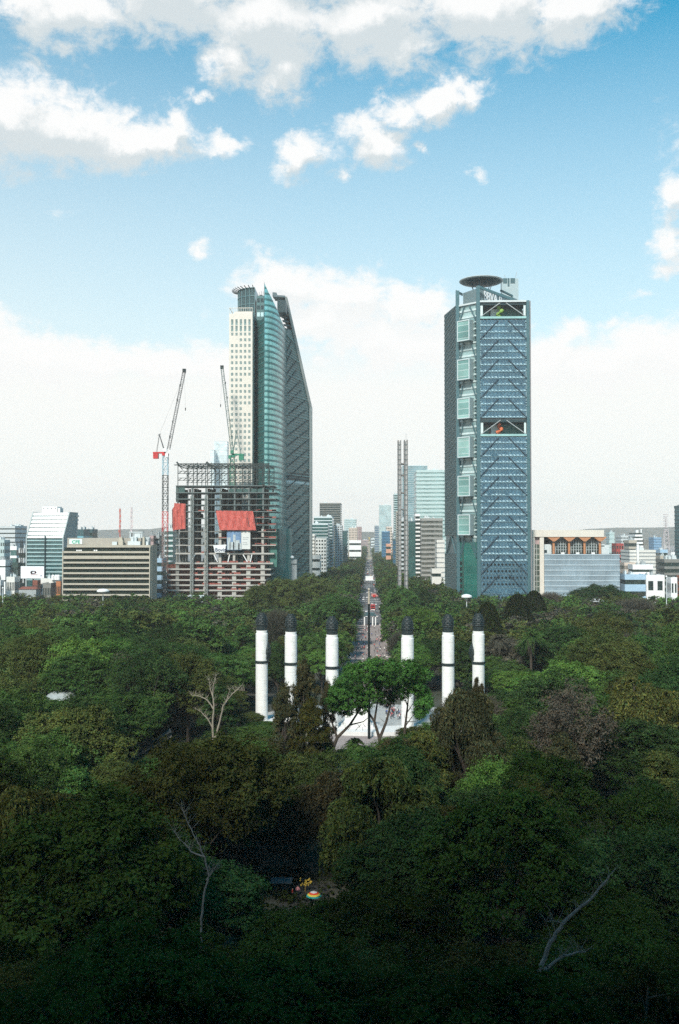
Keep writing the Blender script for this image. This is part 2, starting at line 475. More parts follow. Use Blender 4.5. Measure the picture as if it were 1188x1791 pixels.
    # panel below the crown only: keep the upper part open
    body = [(499, 1075), (542.5, 1075), (541.5, 712), (524.5, 634), (511.5, 577), (499, 577)]
    bp = [W(*p) for p in body]
    wing.quad(*bp)
    wing.quad(*[p + back for p in reversed(bp)])
    wg = wing.build('wing_wall', curtain('wing_louvre', (0.09, 0.19, 0.175), (0.13, 0.25, 0.23), (0.04, 0.09, 0.085), 3.0, 1.5, 0.35), root)
    lv = MB()
    def xr(py):
        tab = [(519, 498), (563, 508), (634, 524), (712, 541.5), (1080, 543)]
        for (ya, xa), (yb, xb) in zip(tab, tab[1:]):
            if ya <= py <= yb: return xa + (xb - xa) * (py - ya) / (yb - ya)
        return 498
    py = 584; i = 0
    while py < 1070:
        drop = (935 - py) * 0.047
        y2 = py + drop; x2 = xr(max(519, min(1075, y2))) - 1
        lv.bar(W(500, py) + off, W(x2, y2) + off, .32 if i % 7 else .75, caps=False)
        py += 5.0; i += 1
    lv.build('louvre_bar', mat('louvre_metal', (0.19, 0.30, 0.28), .5, .1), wg)
    dg = MB()
    py = 619
    while py < 1040:
        drop = (935 - py) * 0.047
        for s in (0, 17):
            x2 = xr(py - 34) - 2; y2 = py - 34 + drop + s * 0
            dg.bar(W(501, py + s) + off * 2, W(min(x2, 541), max(y2 + s - 4, 575)) + off * 2, .5, caps=False)
        py += 36.5
    dg.build('diagonal_brace', TEALD, wg)
    # pale fin following the slope
    fin = MB(); E = [(541.5, 1075), (541.5, 712), (524, 634), (508, 563), (498, 519)]
    for a, c in zip(E, E[1:]):
        p, q = W(*a), W(*c); u = Vector((2.0, 0.8, 0))
        fin.obox(p + Vector((0, -1.2, 0)), u, Vector((0, 9, 0)), q - p)
    fin.build('wing_fin', mat('fin_panel', (0.33, 0.36, 0.34), .6, var=.15), root)
    top = MB()
    p, q = W(479, 517.5), W(499, 518.5)
    top.obox(p + Vector((0, -2, -1.2)), q - p, Vector((0, 14, 0)), Vector((0, 0, 1.5)))
    p, q = W(477, 512.5), W(484, 513)
    top.obox(p + Vector((0, -1, -2.6)), q - p, Vector((0, 10, 0)), Vector((0, 0, 3)))
    top.build('wing_roof', MATS['fin_panel'], root)
    sf = MB()
    sp_ = [(483, 521), (498, 521), (508, 563), (513, 585), (506, 585)]
    sf.quad(*[W(*p) + Vector((0, 6, 0)) for p in sp_])
    for k in range(6):
        py = 560 + k * 7 - 6
        sf.obox(W(492 + k * 2, py), W(503 + k * 1.8, py + 3) - W(492 + k * 2, py), Vector((0, 5, 0)), Vector((0, 0, .9)))
    sf.build('upper_deck', TEAL, root)
    b = MB(); b.box(X(482, 760), X(497, 760), 772, 790, Z(545, 772), Z(524, 772)); b.build('lift_core', TEALD, root)
    # sky lobby gap
    b = MB(); p = W(501, 846); b.obox(p + off * 1.5, W(541, 849) - p, Vector((0, .3, 0)), Vector((0, 0, 3))); b.build('open_floor', MATS['bright_pane'], wg)
    b = MB(); p = W(501, 843); b.obox(p + off * 1.5, W(541, 846) - p, Vector((0, .3, 0)), Vector((0, 0, 8))); b.build('dark_floor', TEALD, wg)
    # podium drum
    b = MB(); c = (X(487, 728), 728, 0); rr = 10.5
    b.lathe(c, [(rr * .86, 0), (rr, Z(925, 728) * .5), (rr * 1.02, Z(925, 728))], 36); b.lathe(c, [(rr * 1.02, Z(925, 728)), (0.1, Z(925, 728) + .5)], 36)
    b.build('podium_drum', curtain('podium_glass', (0.05, 0.19, 0.17), (0.10, 0.30, 0.27), (0.03, 0.10, 0.09), 1.0, 3.5, 0.15), root)
    b = MB(); b.box(X(497, 726), X(519, 726), 726, 735, Z(986, 726), Z(979, 726)); b.box(X(497, 727), X(519, 727), 727, 735, 0, Z(986.5, 726)); b.build('entrance_canopy', [GREY], root)
    b = MB(); b.lathe((X(511, 725), 725.4, Z(976, 725)), [(1.6, 0), (1.6, .6), (1.0, 1.6), (0, 2)], 10); b.build('canopy_light', WHITE, root)
left_tower()

# ================================================================ RIGHT LATTICE TOWER
def right_tower():
    A = Vector((X(801.5, 712), 712)); B = Vector((X(837.5, 700), 700)); D = Vector((X(925, 700), 700)); L_ = Vector((X(779, 747), 747))
    root = thing('lattice_skyscraper', 'blue lattice screened skyscraper with round helipad roof and stacked bay boxes on its corner', 'skyscraper', (X(860, 725), 725, 0))
    zr = Z(528, 700, 880)
    G1 = (Z(558.5, 700), Z(532, 700)); G2 = (Z(763, 700), Z(736, 700))
    inner = curtain('inner_glass', (0.03, 0.08, 0.09), (0.05, 0.11, 0.12), (0.02, 0.04, 0.04), 2.2, 4.8, 0.2)
    # glazed body: floor zones, leaving the two sky gardens open at the front
    b = MB(); ins = 1.2
    bodyp = [(A.x + ins * .6, A.y + ins), (B.x, B.y + ins), (D.x - .5, D.y + ins), (D.x - .5, 752), (L_.x + 1, 752), (L_.x + .5, L_.y)]
    b.prism(bodyp, 0, G2[0]); b.prism(bodyp, G2[1], G1[0]); b.prism(bodyp, G1[1], zr - .4)
    gard = [(A.x + ins * .6, A.y + ins), (B.x, B.y + ins), (B.x + 1.5, B.y + 14), (D.x - 4, D.y + 14), (D.x - 1, 752), (L_.x + 1, 752), (L_.x + .5, L_.y)]
    b.prism(gard, G2[0] + .01, G2[1] - .01); b.prism(gard, G1[0] + .01, G1[1] - .01)
    b.build('glazed_core', inner, root)
    # mega columns
    col = mat('tower_column', (0.06, 0.135, 0.15), 0.45, 0.15, var=.12)
    for nm, p, ztop, w in (('corner_column', A, Z(509, 712, 800), 2.6), ('corner_column', B, Z(501, 700, 837), 2.6), ('corner_column', D, zr + .8, 2.2)):
        c = MB(); c.box(p.x - w / 2, p.x + w / 2, p.y - w / 2, p.y + w / 2, 0, ztop); c.build(nm, col, root)
    c = MB(); c.box(D.x + 1.15, D.x + 2.3, 700.5, 752, 0, zr + .8); c.build('edge_fin', mat('edge_fin', (0.24, 0.23, 0.235), .7, var=.1), root)
    # front screen modules
    Zs = lambda py: Z(py, 700, 880)
    x0, x1 = B.x + 1.35, D.x - 1.15
    xc = (x0 + x1) / 2
    panel = curtain('blue_louvre', (0.032, 0.10, 0.155), (0.105, 0.225, 0.285), (0.035, 0.085, 0.13), 1.45, 0.8, 0.4, 0.12, spec=.4)
    panel2 = curtain('blue_louvre_deep', (0.038, 0.105, 0.16), (0.07, 0.16, 0.215), (0.03, 0.07, 0.11), 1.45, 0.8, 0.4, 0.12, spec=.4)
    zig = mat('pale_zigzag', (0.36, 0.52, 0.58), .35, var=.25, scale=1.5)
    lat = mat('lattice_metal', (0.20, 0.34, 0.39), .4, .1)
    py = 559.0; per = 11.45; rows = []
    while py < 1072:
        a = py; c_ = min(py + per, 1073)
        if not (735 < (a + c_) / 2 < 763.5): rows.append((a, c_))
        py += per
        if abs(py - 736) < 6: py = 764.0
    r = random.Random(9)
    for i, (a, c_) in enumerate(rows):
        z1, z0 = Zs(a), Zs(c_)
        m = MB(); nseg = 26; dx = (x1 - x0) / nseg
        tilt = 0.35
        for k in range(nseg):
            m.mat(0 if (i % 3 or r.random() < .5) else 1)
            m.quad((x0 + k * dx, 699.9, z0 + .35), (x0 + (k + 1) * dx, 699.9, z0 + .35), (x0 + (k + 1) * dx, 699.9 - tilt * (k % 2 == 0) - .1, z1 - .25), (x0 + k * dx, 699.9 - tilt * (k % 2 == 1) - .1, z1 - .25))
        s = m.build('screen_panel', [panel, panel2], root)
        low = (a + c_) / 2 > 985
        z = MB()
        if not low:
            for k in range(nseg // 2):   # sawtooth of bright upturned blades at the floor line
                xa = x0 + k * 2 * dx
                if r.random() < .05: continue
                hz = r.uniform(.75, 1.25)
                z.quad((xa, 699.55, z0 + .35 + hz), (xa + dx * .95, 699.2, z0 + .35), (xa + dx * 1.8, 699.55, z0 + .35 + hz * .55), (xa + dx * 1.1, 699.6, z0 + .3 + hz * 1.15))
                z.quad((xa, 699.55, z0 + .4), (xa + 2 * dx, 699.55, z0 + .4), (xa + 2 * dx, 699.55, z0 + .72), (xa, 699.55, z0 + .72))
            zl = z
            for k in range(5):
                for xa in (x0 - .1, x1 - .7):
                    if r.random() < .7: zl.box(xa, xa + .8, 699.3, 699.6, z0 + .3 + k * .9, z0 + .75 + k * .9)
            zl.build('sawtooth_blades', zig, s)  # sawtooth strip and edge blades share this mesh
        else:
            for k in range(12):
                xa = x0 + (k + .75) * (x1 - x0) / 12.4; zz = z0 + (z1 - z0) * .5; q = 1.05
                z.quad((xa - q, 699.4, zz), (xa, 699.4, zz - q * .9), (xa + q, 699.4, zz), (xa, 699.4, zz + q * .9))
            if i % 5 != 3: z.build('diamond_opening', BLACK, s)
        la = MB(); nl = 13; dl = (x1 - x0) / nl; hh = z1 - z0
        for k in range(nl):
            xa = x0 + k * dl
            la.bar((xa, 699.3, z0), (xa + dl, 699.3, z1), .085, caps=False); la.bar((xa + dl, 699.28, z0), (xa, 699.28, z1), .085, caps=False)
        la.bar((x0, 699.3, z0 + .1), (x1, 699.3, z0 + .1), .16, caps=False)
        la.build('diamond_lattice', lat, s)
    # chevron braces, one pair per three-storey module
    br = mat('brace_steel', (0.03, 0.06, 0.085), .5, .1)
    def brace(pa, pb, Y_, w=.42, name='chevron_brace', m_=br):
        q = MB(); q.bar(pa, pb, w); return q.build(name, m_, root)
    mods = []
    py = 559.0
    while py < 1060:
        if not 735 < py + 17 < 763.5: mods.append((py, py + 34.3))
        py += 34.3
        if abs(py - 730) < 8: py = 764.0
    for a, c_ in mods:
        gap = 3.6
        brace((x0, 698.95, Zs(c_)), (xc - gap, 698.95, Zs(a) - .3), 0)
        brace((x1, 698.95, Zs(c_)), (xc + gap, 698.95, Zs(a) - .3), 0)
    # sky gardens
    gl = mat('garden_white', (0.62, 0.72, 0.70), .4, var=.1)
    gb = mat('garden_wall', (0.10, 0.26, 0.22), .5, var=.4)
    for (g0, g1) in (G1, G2):
        m = MB(); m.box(x0, x1, 699.2, 701, g0 - .4, g0 + 1.2); m.build('garden_parapet', mat('parapet_glass', (0.3, 0.5, 0.48), .2), root)
        m = MB(); m.box(x0, x1, 700, 713, g1 - 1.4, g1 - .1); m.build('garden_soffit', TEALD, root)
        m = MB(); m.box(x0 + .4, x0 + 2.3, 700.5, 701.5, g0 + 1.2, g1 - 1.4); m.box(x1 - 1.8, x1 - .3, 700.5, 701.5, g0 + 1.2, g1 - 1.4); m.build('garden_post', gl, root)
        m = MB(); m.box(x0 + 9.2, x0 + 15.8, 709, 713, g0, g1 - 2.6); m.build('lift_lobby', gl, root)
        m = MB(); m.box(x0 + 15.9, x1 - 1, 711, 713, g0, g1 - 2); m.box(x0 + .5, x0 + 8, 711, 713, g0, g1 - 4); m.build('garden_wall', gb, root)
        brace((x0 + .3, 699.6, g0 + 1), (xc - 2.2, 699.6, g1), 0, .38, 'garden_brace', GREY)
        brace((x1 - .3, 699.6, g0 + 1), (xc + 2.2, 699.6, g1), 0, .38, 'garden_brace', GREY)
        m = MB()
        for k in range(7): m.bar((x0 + 17 + k * 2.6, 708, g0), (x0 + 18 + k * 2.2, 708, g1 - 1.5), .18)
        m.build('garden_truss', TEAL, root)
    # chamfer with bay boxes
    u = (B - A); ul = u.length; u.normalize(); n = Vector((u.y, -u.x))
    if n.y > 0: n = -n
    def CP(s, o, z): v = A + u * s + n * o; return Vector((v.x, v.y, z))
    Zc = lambda py: Z(py, 706, 819)
    U = Vector((u.x, u.y, 0)); NN = Vector((n.x, n.y, 0)); UP = Vector((0, 0, 1))
    ch = curtain('chamfer_glass', (0.16, 0.27, 0.27), (0.30, 0.42, 0.41), (0.10, 0.17, 0.17), 1.6, 2.4, .2)
    m = MB(); m.obox(CP(1.2, -1.1, 0), U * (ul - 2.4), NN * .3, UP * Zc(533)); cm = m.build('chamfer_glazing', [ch], root)
    m = MB(); py = 545
    while py < 950:
        m.obox(CP(1.3, -.6, Zc(py)), U * (ul - 2.6), NN * .3, UP * 1.5); py += 11.3
    m.build('floor_band', mat('pale_band', (0.5, 0.6, 0.59), .5), cm)
    m = MB(); m.obox(CP(1.4, -.45, 0), U * (ul - 2.8), NN * .35, UP * Zc(948)); m.build('lobby_glazing', curtain('lobby_glass', (0.012, 0.10, 0.085), (0.03, 0.16, 0.13), (0.03, 0.07, 0.06), 1.7, 4.5, .12), root)
    frame = mat('box_frame', (0.52, 0.60, 0.60), .4, var=.1); side = mat('box_side', (0.26, 0.34, 0.34), .5, var=.1)
    bg = curtain('box_glass', (0.10, 0.24, 0.22), (0.24, 0.42, 0.38), (0.42, 0.52, 0.50), 2.6, 4.8, .15, .22)
    for k in range(6):
        a, c_ = 562 + k * 67.6, 598 + k * 67.6
        z1, z0 = Zc(a), Zc(c_); s0, s1 = 3.4, 14.4; d = 5.0
        m = MB(); m.obox(CP(s0, -.3, z0), U * (s1 - s0), NN * (d + .3), UP * (z1 - z0)); bx = m.build('bay_box', side, root)
        m = MB(); t = .75
        for o, v, w in ((CP(s0, d, z0), U * (s1 - s0), UP * t), (CP(s0, d, z1 - t), U * (s1 - s0), UP * t), (CP(s0, d, z0 + t), U * t, UP * (z1 - z0 - 2 * t)), (CP(s1 - t, d, z0 + t), U * t, UP * (z1 - z0 - 2 * t))):
            m.obox(o, v, NN * .5, w)
        m.build('box_frame', frame, bx)
        m = MB(); m.obox(CP(s0 + t, d + .02, z0 + t), U * (s1 - s0 - 2 * t), NN * .12, UP * (z1 - z0 - 2 * t)); m.build('box_window', bg, bx)
        q = MB()
        for j in range(6): q.obox(CP(s1 + .9, -.2, z0 + j * 2.6), U * (ul - s1 - 2), NN * .5, UP * .9)
        q.build('side_grille', TEAL, bx)
        zb = Zc(598 + k * 67.6 + 31.5)
        for sa, sb in ((6.0, 2.2), (ul - 6.4, ul - 1.6)):
            q = MB(); q.bar(CP(sa, .3, z0), CP(sb, .3, zb), .5); q.build('corner_brace', col, root)
    for sa, sb in ((6.5, 2.2), (ul - 7.5, ul - 1.8)):
        q = MB(); q.bar(CP(sa, .3, Zc(535)), CP(sb, .3, Zc(561)), .5); q.build('corner_brace', col, root)
        q = MB(); q.bar(CP(sa, .3, Zc(944)), CP(sb, .3, Zc(975)), .5); q.build('corner_brace', col, root)
    m = MB()
    for k in range(9): m.obox(CP(1.6, -.05, 3 + k * 4.3), U * 1.8, NN * .3, UP * 2.6)
    m.build('lobby_vent', BLACK, root)
    # left screen
    v = (L_ - A); vl = v.length; v.normalize(); nl_ = Vector((v.y, -v.x))
    if nl_.x > 0: nl_ = -nl_
    V3 = Vector((v.x, v.y, 0)); N3 = Vector((nl_.x, nl_.y, 0))
    ztL = Z(533, 713, 801)
    lc = curtain('left_louvre', (0.02, 0.04, 0.045), (0.04, 0.065, 0.07), (0.015, 0.025, 0.03), 1.2, .8, .9, .12, spec=.0)
    o0 = Vector((A.x, A.y, 0)) + V3 * 1.5
    for za, zb_ in ((0, Z(968, 730)), (Z(937, 730), ztL)):
        m = MB(); m.obox(o0 + UP * za, V3 * (vl - 1.5), N3 * .3, UP * (zb_ - za)); s = m.build('side_screen', lc, root)
        q = MB(); H = zb_ - za; st = 3.4; k = -int((vl) / st) - 1
        while k * st < H:
            for sg in (0, 1):
                # diagonal lines clipped to the screen
                L2 = vl - 1.5; z_a, z_b = k * st, k * st + L2
                t0 = max(0, (0 - z_a) / L2); t1 = min(1, (H - z_a) / L2)
                if t1 > t0:
                    sa, sb = t0 * L2, t1 * L2
                    if sg: sa2, sb2 = L2 - sa, L2 - sb
                    else: sa2, sb2 = sa, sb
                    q.bar(o0 + V3 * sa2 + N3 * .5 + UP * (za + z_a + sa), o0 + V3 * sb2 + N3 * .5 + UP * (za + z_a + sb), .11, caps=False)
            k += 1
        q.build('diamond_lattice', mat('left_lattice', (0.20, 0.28, 0.29), .5), s)
        q = MB(); q.obox(o0 + UP * za + N3 * .3, V3 * .5, N3 * .4, UP * H); q.build('screen_edge', PALE, s)
    for sa, sb in ((.15, .48), (.85, .52)):
        q = MB(); q.bar(o0 + V3 * vl * sa + UP * Z(968, 730), o0 + V3 * vl * sb + UP * Z(938, 730), .5); q.build('side_brace', col, root)
    # roof
    m = MB(); m.obox((B.x + 1.3, 698.9, zr - .3), (D.x - B.x - 2.4, 0, 0), (0, 3, 0), (0, 0, 1.3)); m.build('roof_edge', PALE, root)
    m = MB(); m.obox(CP(1.3, -.4, Zc(533.5)), U * (ul - 2.6), NN * .8, UP * 1.2); m.build('roof_edge', PALE, root)
    m = MB(); m.prism(bodyp, zr - .35, zr + .1); m.build('roof_slab', GREY, root)
    # raking roof frames
    rf = MB(); w = 1.6
    rf.obox(Vector((B.x, 699.3, Z(503.5, 700, 837))), at(902, 526.5, 708) - at(838.5, 502.5, 700), Vector((0, 1.6, 0)), Vector((0, 0, 2)))
    rf.build('raking_beam', col, root)
    rf = MB(); pa, pb = at(876, 508, 728), at(896, 517.5, 736)
    rf.bar(pa, pb, .9); rf.bar(pa + Vector((0, 0, -3)), pb + Vector((0, 0, -3)), .9); rf.bar(pb + Vector((0, 0, .5)), pb + Vector((0, 0, -4)), .9); rf.build('raking_beam', col, root)
    rf = MB(); rf.obox(Vector((A.x - 1.2, 711.5, Z(511.5, 712, 800))), at(813, 514.5, 722) - at(801, 508.5, 712), Vector((0, 1.2, 0)), Vector((0, 0, 1.8))); rf.build('raking_beam', col, root)
    # plant storey with sign
    pr = MB()
    S0, S1 = at(845, 512, 706), at(905, 520, 742)
    pl = [(X(811.5, 722), 722), (S0.x - 2.2, S0.y - 1), (S0.x, S0.y + .2), (S1.x, S1.y), (S1.x - 5, S1.y + 8), (X(811.5, 748), 748)]
    zs1 = Z(506.5, 712, 840)
    pr.prism(pl, zr, zs1); pr.build('plant_storey', mat('plant_cladding', (0.15, 0.21, 0.22), .5, var=.1), root)
    cu = bpy.data.curves.new('sign_letter', 'FONT'); cu.body = 'BBVA Bancomer'; cu.size = 9.6; cu.extrude = .12; cu.offset = .16
    to = bpy.data.objects.new('sign_letter_tmp', cu); COL.objects.link(to)
    bpy.context.view_layer.update()
    me = bpy.data.meshes.new_from_object(to.evaluated_get(bpy.context.evaluated_depsgraph_get())); bpy.data.objects.remove(to)
    me.materials.clear(); me.materials.append(mat('sign_white', (0.85, 0.86, 0.85), .5, var=.04))
    d2 = Vector((S1.x - S0.x, S1.y - S0.y, 0)).normalized()
    nrm = Vector((d2.y, -d2.x, 0)); nrm = nrm if nrm.y < 0 else -nrm
    xm = max(v_.co.x for v_ in me.vertices); need = (S1 - S0).length * .98
    sg = bpy.data.objects.new('sign_lettering', me); COL.objects.link(sg); sg.parent = root
    ang = math.atan2(d2.y, d2.x)
    org = Vector((S0.x, S0.y, 0)) + nrm * .35 + d2 * .5
    for v_ in me.vertices:
        x, y, z = v_.co.x * need / xm * 1.12, v_.co.y, v_.co.z
        p = org + d2 * x + UP * (Z(523.5, 706, 845) + y) + nrm * z
        v_.co = p - WPOS[root.name]
    # helipad
    hp = MB(); c = (X(843.5, 722), 722, Z(491.5, 722, 843)); rr = (X(882.5, 722) - X(805, 722)) / 2
    hp.lathe(c, [(0.1, -3.2), (rr * .55, -2.4), (rr * .93, -1.0), (rr * .93, -.2), (.1, -.1)], 48); hd = hp.build('helipad', TEALD, root)
    q = MB()
    q.lathe(c, [(rr * .93, -.9), (rr, -.3), (rr, 0), (rr * .93, -.4)], 48); q.build('helipad_rim', PALE, hd)
    q = MB()
    for k in range(6):
        a = k * math.pi / 3 + .3
        q.bar((c[0] + 5 * math.cos(a), c[1] + 5 * math.sin(a), c[2] - 12), (c[0] + 9 * math.cos(a), c[1] + 9 * math.sin(a), c[2] - 1.5), .3)
    q.build('helipad_strut', TEAL, hd)
    q = MB(); q.box(X(880, 742), X(909, 742), 742, 750, zr, Z(487, 742, 895)); lt = q.build('lift_tower', mat('lift_cladding', (0.34, 0.42, 0.43), .5, var=.1), root)
    q = MB()
    for xa, xb in ((882, 889), (895, 903)):
        q.box(X(xa, 742), X(xb, 742), 741.8, 742, Z(498, 742), Z(489, 742))
    q.box(X(890, 742), X(893, 742), 741.7, 742, Z(503, 742), Z(489, 742)); q.build('lift_vent', TEAL, lt)
    q = MB(); q.bar((X(886, 744), 744, Z(487, 742)), (X(884, 744), 744, Z(482, 742)), .2); q.bar((X(904, 744), 744, Z(487, 742)), (X(906, 744), 744, Z(477, 742)), .25); q.build('antenna', GREY, root)
right_tower()

# sculptures in the sky gardens
def sculpture(name, label, px, pz, m_, seed):
    r = random.Random(seed); Y = 704; g = MB(); c = Vector((X(px, Y), Y, pz))
    pts = []; rd = []
    for i in range(26):
        t = i / 25; a = t * 9 + seed
        pts.append(c + Vector((math.cos(a) * 1.7 * (1 - .3 * t) * r.uniform(.6, 1.4), math.sin(a) * 1.3, 1 + t * 8))); rd.append(1.25 + .45 * math.sin(t * 14))
    g.tube(pts, rd, 7); body = g
    o = body.build(name, m_, None, c, smooth=True)
    return o
s1 = sculpture('garden_sculpture', 'twisted light green sculpture in the top sky garden of the blue tower', 876, Z(556.5, 700), mat('lime_paint', (0.25, 0.42, 0.08), .5), 1)
tag(s1, cat='sculpture')
s1['label'] = 'twisted light green sculpture in the top sky garden of the blue tower'
s2 = sculpture('garden_sculpture', '', 875, Z(762, 700), mat('coral_paint', (0.62, 0.16, 0.06), .5), 2)
tag(s2, 'twisted orange sculpture in the lower sky garden of the blue tower', 'sculpture')

# ================================================================ BUILDING UNDER CONSTRUCTION
def construction():
    Y0 = 690; dep = 34
    root = thing('unfinished_building', 'open concrete and steel frame under construction with red netting at its corner', 'building site', (X(390, Y0 + 17), Y0 + 17, 0))
    xa, xb = X(307, Y0), X(471, Y0); xe = X(483, Y0)
    ZZ = lambda py: Z(py, Y0, 390)
    slabs = [861, 872, 882.5, 894, 906, 917.5, 929, 941, 953]
    low = [994.5, 1004, 1013.5, 1022.5, 1031.5, 1041, 1051, 1061]
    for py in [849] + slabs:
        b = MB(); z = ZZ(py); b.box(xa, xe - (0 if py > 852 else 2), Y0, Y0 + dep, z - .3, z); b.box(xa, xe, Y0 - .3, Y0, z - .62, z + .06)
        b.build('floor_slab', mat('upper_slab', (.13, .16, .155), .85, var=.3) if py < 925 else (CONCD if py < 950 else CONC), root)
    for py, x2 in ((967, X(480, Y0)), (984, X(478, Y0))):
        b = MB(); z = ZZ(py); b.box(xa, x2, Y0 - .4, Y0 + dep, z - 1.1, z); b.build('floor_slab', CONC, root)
    for py in low:
        b = MB(); z = ZZ(py); b.box(X(291, Y0), X(474 if py < 1010 else 465, Y0), Y0 - .4, Y0 + dep, z - 1.0, z); b.build('floor_slab', CONC, root)
    cols = [311, 336, 360.5, 385.5, 410.5, 435.5, 460.5]
    for i, px in enumerate(cols):
        x = X(px, Y0); top = ZZ(853)
        mid = ZZ(925) if i > 1 else ZZ(960)
        wd = 1.9 if px > 340 else 1.5
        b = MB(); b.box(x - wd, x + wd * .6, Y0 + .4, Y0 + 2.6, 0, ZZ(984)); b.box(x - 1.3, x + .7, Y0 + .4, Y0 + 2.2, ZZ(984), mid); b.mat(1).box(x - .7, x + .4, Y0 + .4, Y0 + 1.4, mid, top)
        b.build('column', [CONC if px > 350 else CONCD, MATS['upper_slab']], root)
        b = MB()
        for yy in (Y0 + 12, Y0 + 22, Y0 + 32): b.box(x - .9, x + .9, yy, yy + 1.5, 0, top)
        b.build('column', CONCD, root)
    # crane-hoist ladder towers up the front
    for px in (336, 361):
        b = MB(); lattice(b, (X(px, Y0 - 2), Y0 - 2.2, 0), (X(px, Y0 - 2), Y0 - 2.2, ZZ(868)), 2.0, 2.2, .17); b.build('hoist_mast', mat('hoist_grey', (.3, .33, .31), .6), root)
    # core
    b = MB(); b.box(X(396, 710), X(420, 710), 712, 722, 0, ZZ(858)); b.box(X(432, 710), X(446, 710), 712, 720, 0, ZZ(870)); b.build('lift_core', GREY, root)
    # brick/dirt-red infill walls behind the lower storeys
    b = MB()
    prev = low[0]
    for a, c in zip([984.5] + low[:-1], low): b.box(X(292, Y0 + 6), X(466, Y0 + 6), Y0 + 6, Y0 + 6.4, ZZ(c) + .05, ZZ(a) - 1.15)
    b.build('infill_wall', BRICKR, root)
    # steel frame on top
    b = MB(); zt = [(813, .8), (826, .55), (838, .5)]
    xs = [311, 329, 338, 345, 363, 370, 388, 399, 412, 424, 438, 449, 462, 470]
    for py, rr in zt:
        for dy in (0, dep - 3):
            z = ZZ(py); y = Y0 + dy
            b.bar((xa + 2, y, z + .9), (xb, y, z + .9), rr * .45); b.bar((xa + 2, y, z - .9), (xb, y, z - .9), rr * .45)
            k = 0; x = xa + 2
            while x < xb - 1:
                b.bar((x, y, z - .9), (min(x + 2.6, xb), y, z + .9), .3, caps=False); x += 3.6
            if py == 813: b.bar((xa - 1.0, y, z), (xb, y, z), .5)
    top_col = b.build('roof_truss', STEEL, root)
    for px in xs:
        x = X(px, Y0); b = MB(); h = ZZ(809 + (px * 7 % 5))
        b.bar((x, Y0 + .2, ZZ(984)), (x, Y0 + .2, ZZ(851)), .24); b.bar((x, Y0, ZZ(850)), (x, Y0, h), .33); b.bar((x + .8, Y0 + dep - 3, ZZ(850)), (x + .8, Y0 + dep - 3, h - 1), .33)
        b.bar((x, Y0, ZZ(814)), (x, Y0 + dep - 3, ZZ(814)), .3)
        b.build('steel_post', STEEL, root)
    b = MB(); b.bar((X(361, Y0), Y0 - .5, ZZ(808)), (X(377, Y0), Y0 - .5, ZZ(823)), 1.0, .6); b.bar((X(376, Y0), Y0 - .5, ZZ(822)), (X(396, Y0), Y0 - .5, ZZ(849)), .22)
    b.bar((X(309, Y0), Y0 - .5, ZZ(808)), (X(319, Y0), Y0 - .5, ZZ(821)), .8, .4); b.bar((X(318, Y0), Y0 - .5, ZZ(820)), (X(338, Y0), Y0 - .5, ZZ(843)), .15)
    b.bar((X(459, Y0), Y0 - .5, ZZ(848)), (X(489, Y0), Y0 - 1, ZZ(857)), .4)
    b.build('raking_strut', STEEL, root)
    # cladding remains and stacked formwork on the floors
    b = MB(); r = random.Random(21)
    allz = [849] + slabs + [967, 984]
    for i, py in enumerate(allz[1:]):
        for k in range(17):
            px = r.uniform(312, 478); y = Y0 + r.uniform(2, 30); w = r.uniform(.25, 1.8); h = r.uniform(1.2, 4.0)
            z = ZZ(py); b.mat(r.choice((0, 1, 1, 0, 2, 2, 0, 1, 3)) if py < 990 else 1); b.box(X(px, y), X(px, y) + w, y, y + r.uniform(.3, 2), z + .02, z + min(h, 3.9))
    o = b.build('formwork_prop', [STEEL, CONCD, CONC, WHITE], root); o['kind'] = 'stuff'
    b = MB(); r = random.Random(22)
    for py in slabs[3:] + [967, 984] + low[:5]:
        z = ZZ(py)
        for k in range(7):
            px = r.uniform(330, 470) if py > 955 or r.random() < .2 else r.uniform(446, 478)
            w = r.uniform(2, 7); b.box(X(px, Y0), min(X(px, Y0) + w, xe), Y0 + .15, Y0 + .25, z + .05, z + r.uniform(.7, 1.3))
    b.build('edge_netting', mat('faded_netting', (.30, .085, .065), .85, var=.4, scale=.7), root)
    b = MB()
    gs = mat('green_screen', (0.05, 0.1, 0.09), .8)
    b.box(xa + .2, X(323, Y0), Y0 + .5, Y0 + .7, ZZ(861), ZZ(850)); b.build('site_screen', gs, root)
    b = MB(); b.box(xa + .2, xa + .5, Y0 + .7, Y0 + 30, ZZ(878), ZZ(850)); b.build('site_screen', gs, root)
    b = MB(); b.box(X(400, Y0), X(462, Y0), Y0 + 1, Y0 + 1.2, ZZ(861), ZZ(855)); b.build('site_screen', gs, root)
    b = MB()
    for i in range(2):
        p, q = (X(348 if i else 342, Y0), ZZ(967)), (X(336 if i else 330, Y0), ZZ(983))
    for (xa_, xb_) in ((342, 334), (374, 381), (402, 399), (425, 433), (441, 438)):
        b.bar((X(xa_, Y0), Y0 + .1, ZZ(969)), (X(xb_, Y0), Y0 + .1, ZZ(983)), .45)
    b.build('transfer_brace', WHITE, root)
    # corner netting wrap
    b = MB(); r = random.Random(8)
    def cloth(P, nu, nv, amp, m=0):
        g = []
        for j in range(nv + 1):
            row = []
            for i in range(nu + 1):
                u_, v_ = i / nu, j / nv
                p = (P[0] * (1 - u_) + P[1] * u_) * (1 - v_) + (P[3] * (1 - u_) + P[2] * u_) * v_
                row.append(p + Vector((0, -amp * abs(math.sin(i * 1.9 + j * .2)) - r.uniform(0, amp * .3), r.uniform(-.12, .12))))
            g.append(row)
        for j in range(nv):
            for i in range(nu): b.mat(m).quad(g[j][i], g[j][i + 1], g[j + 1][i + 1], g[j + 1][i])
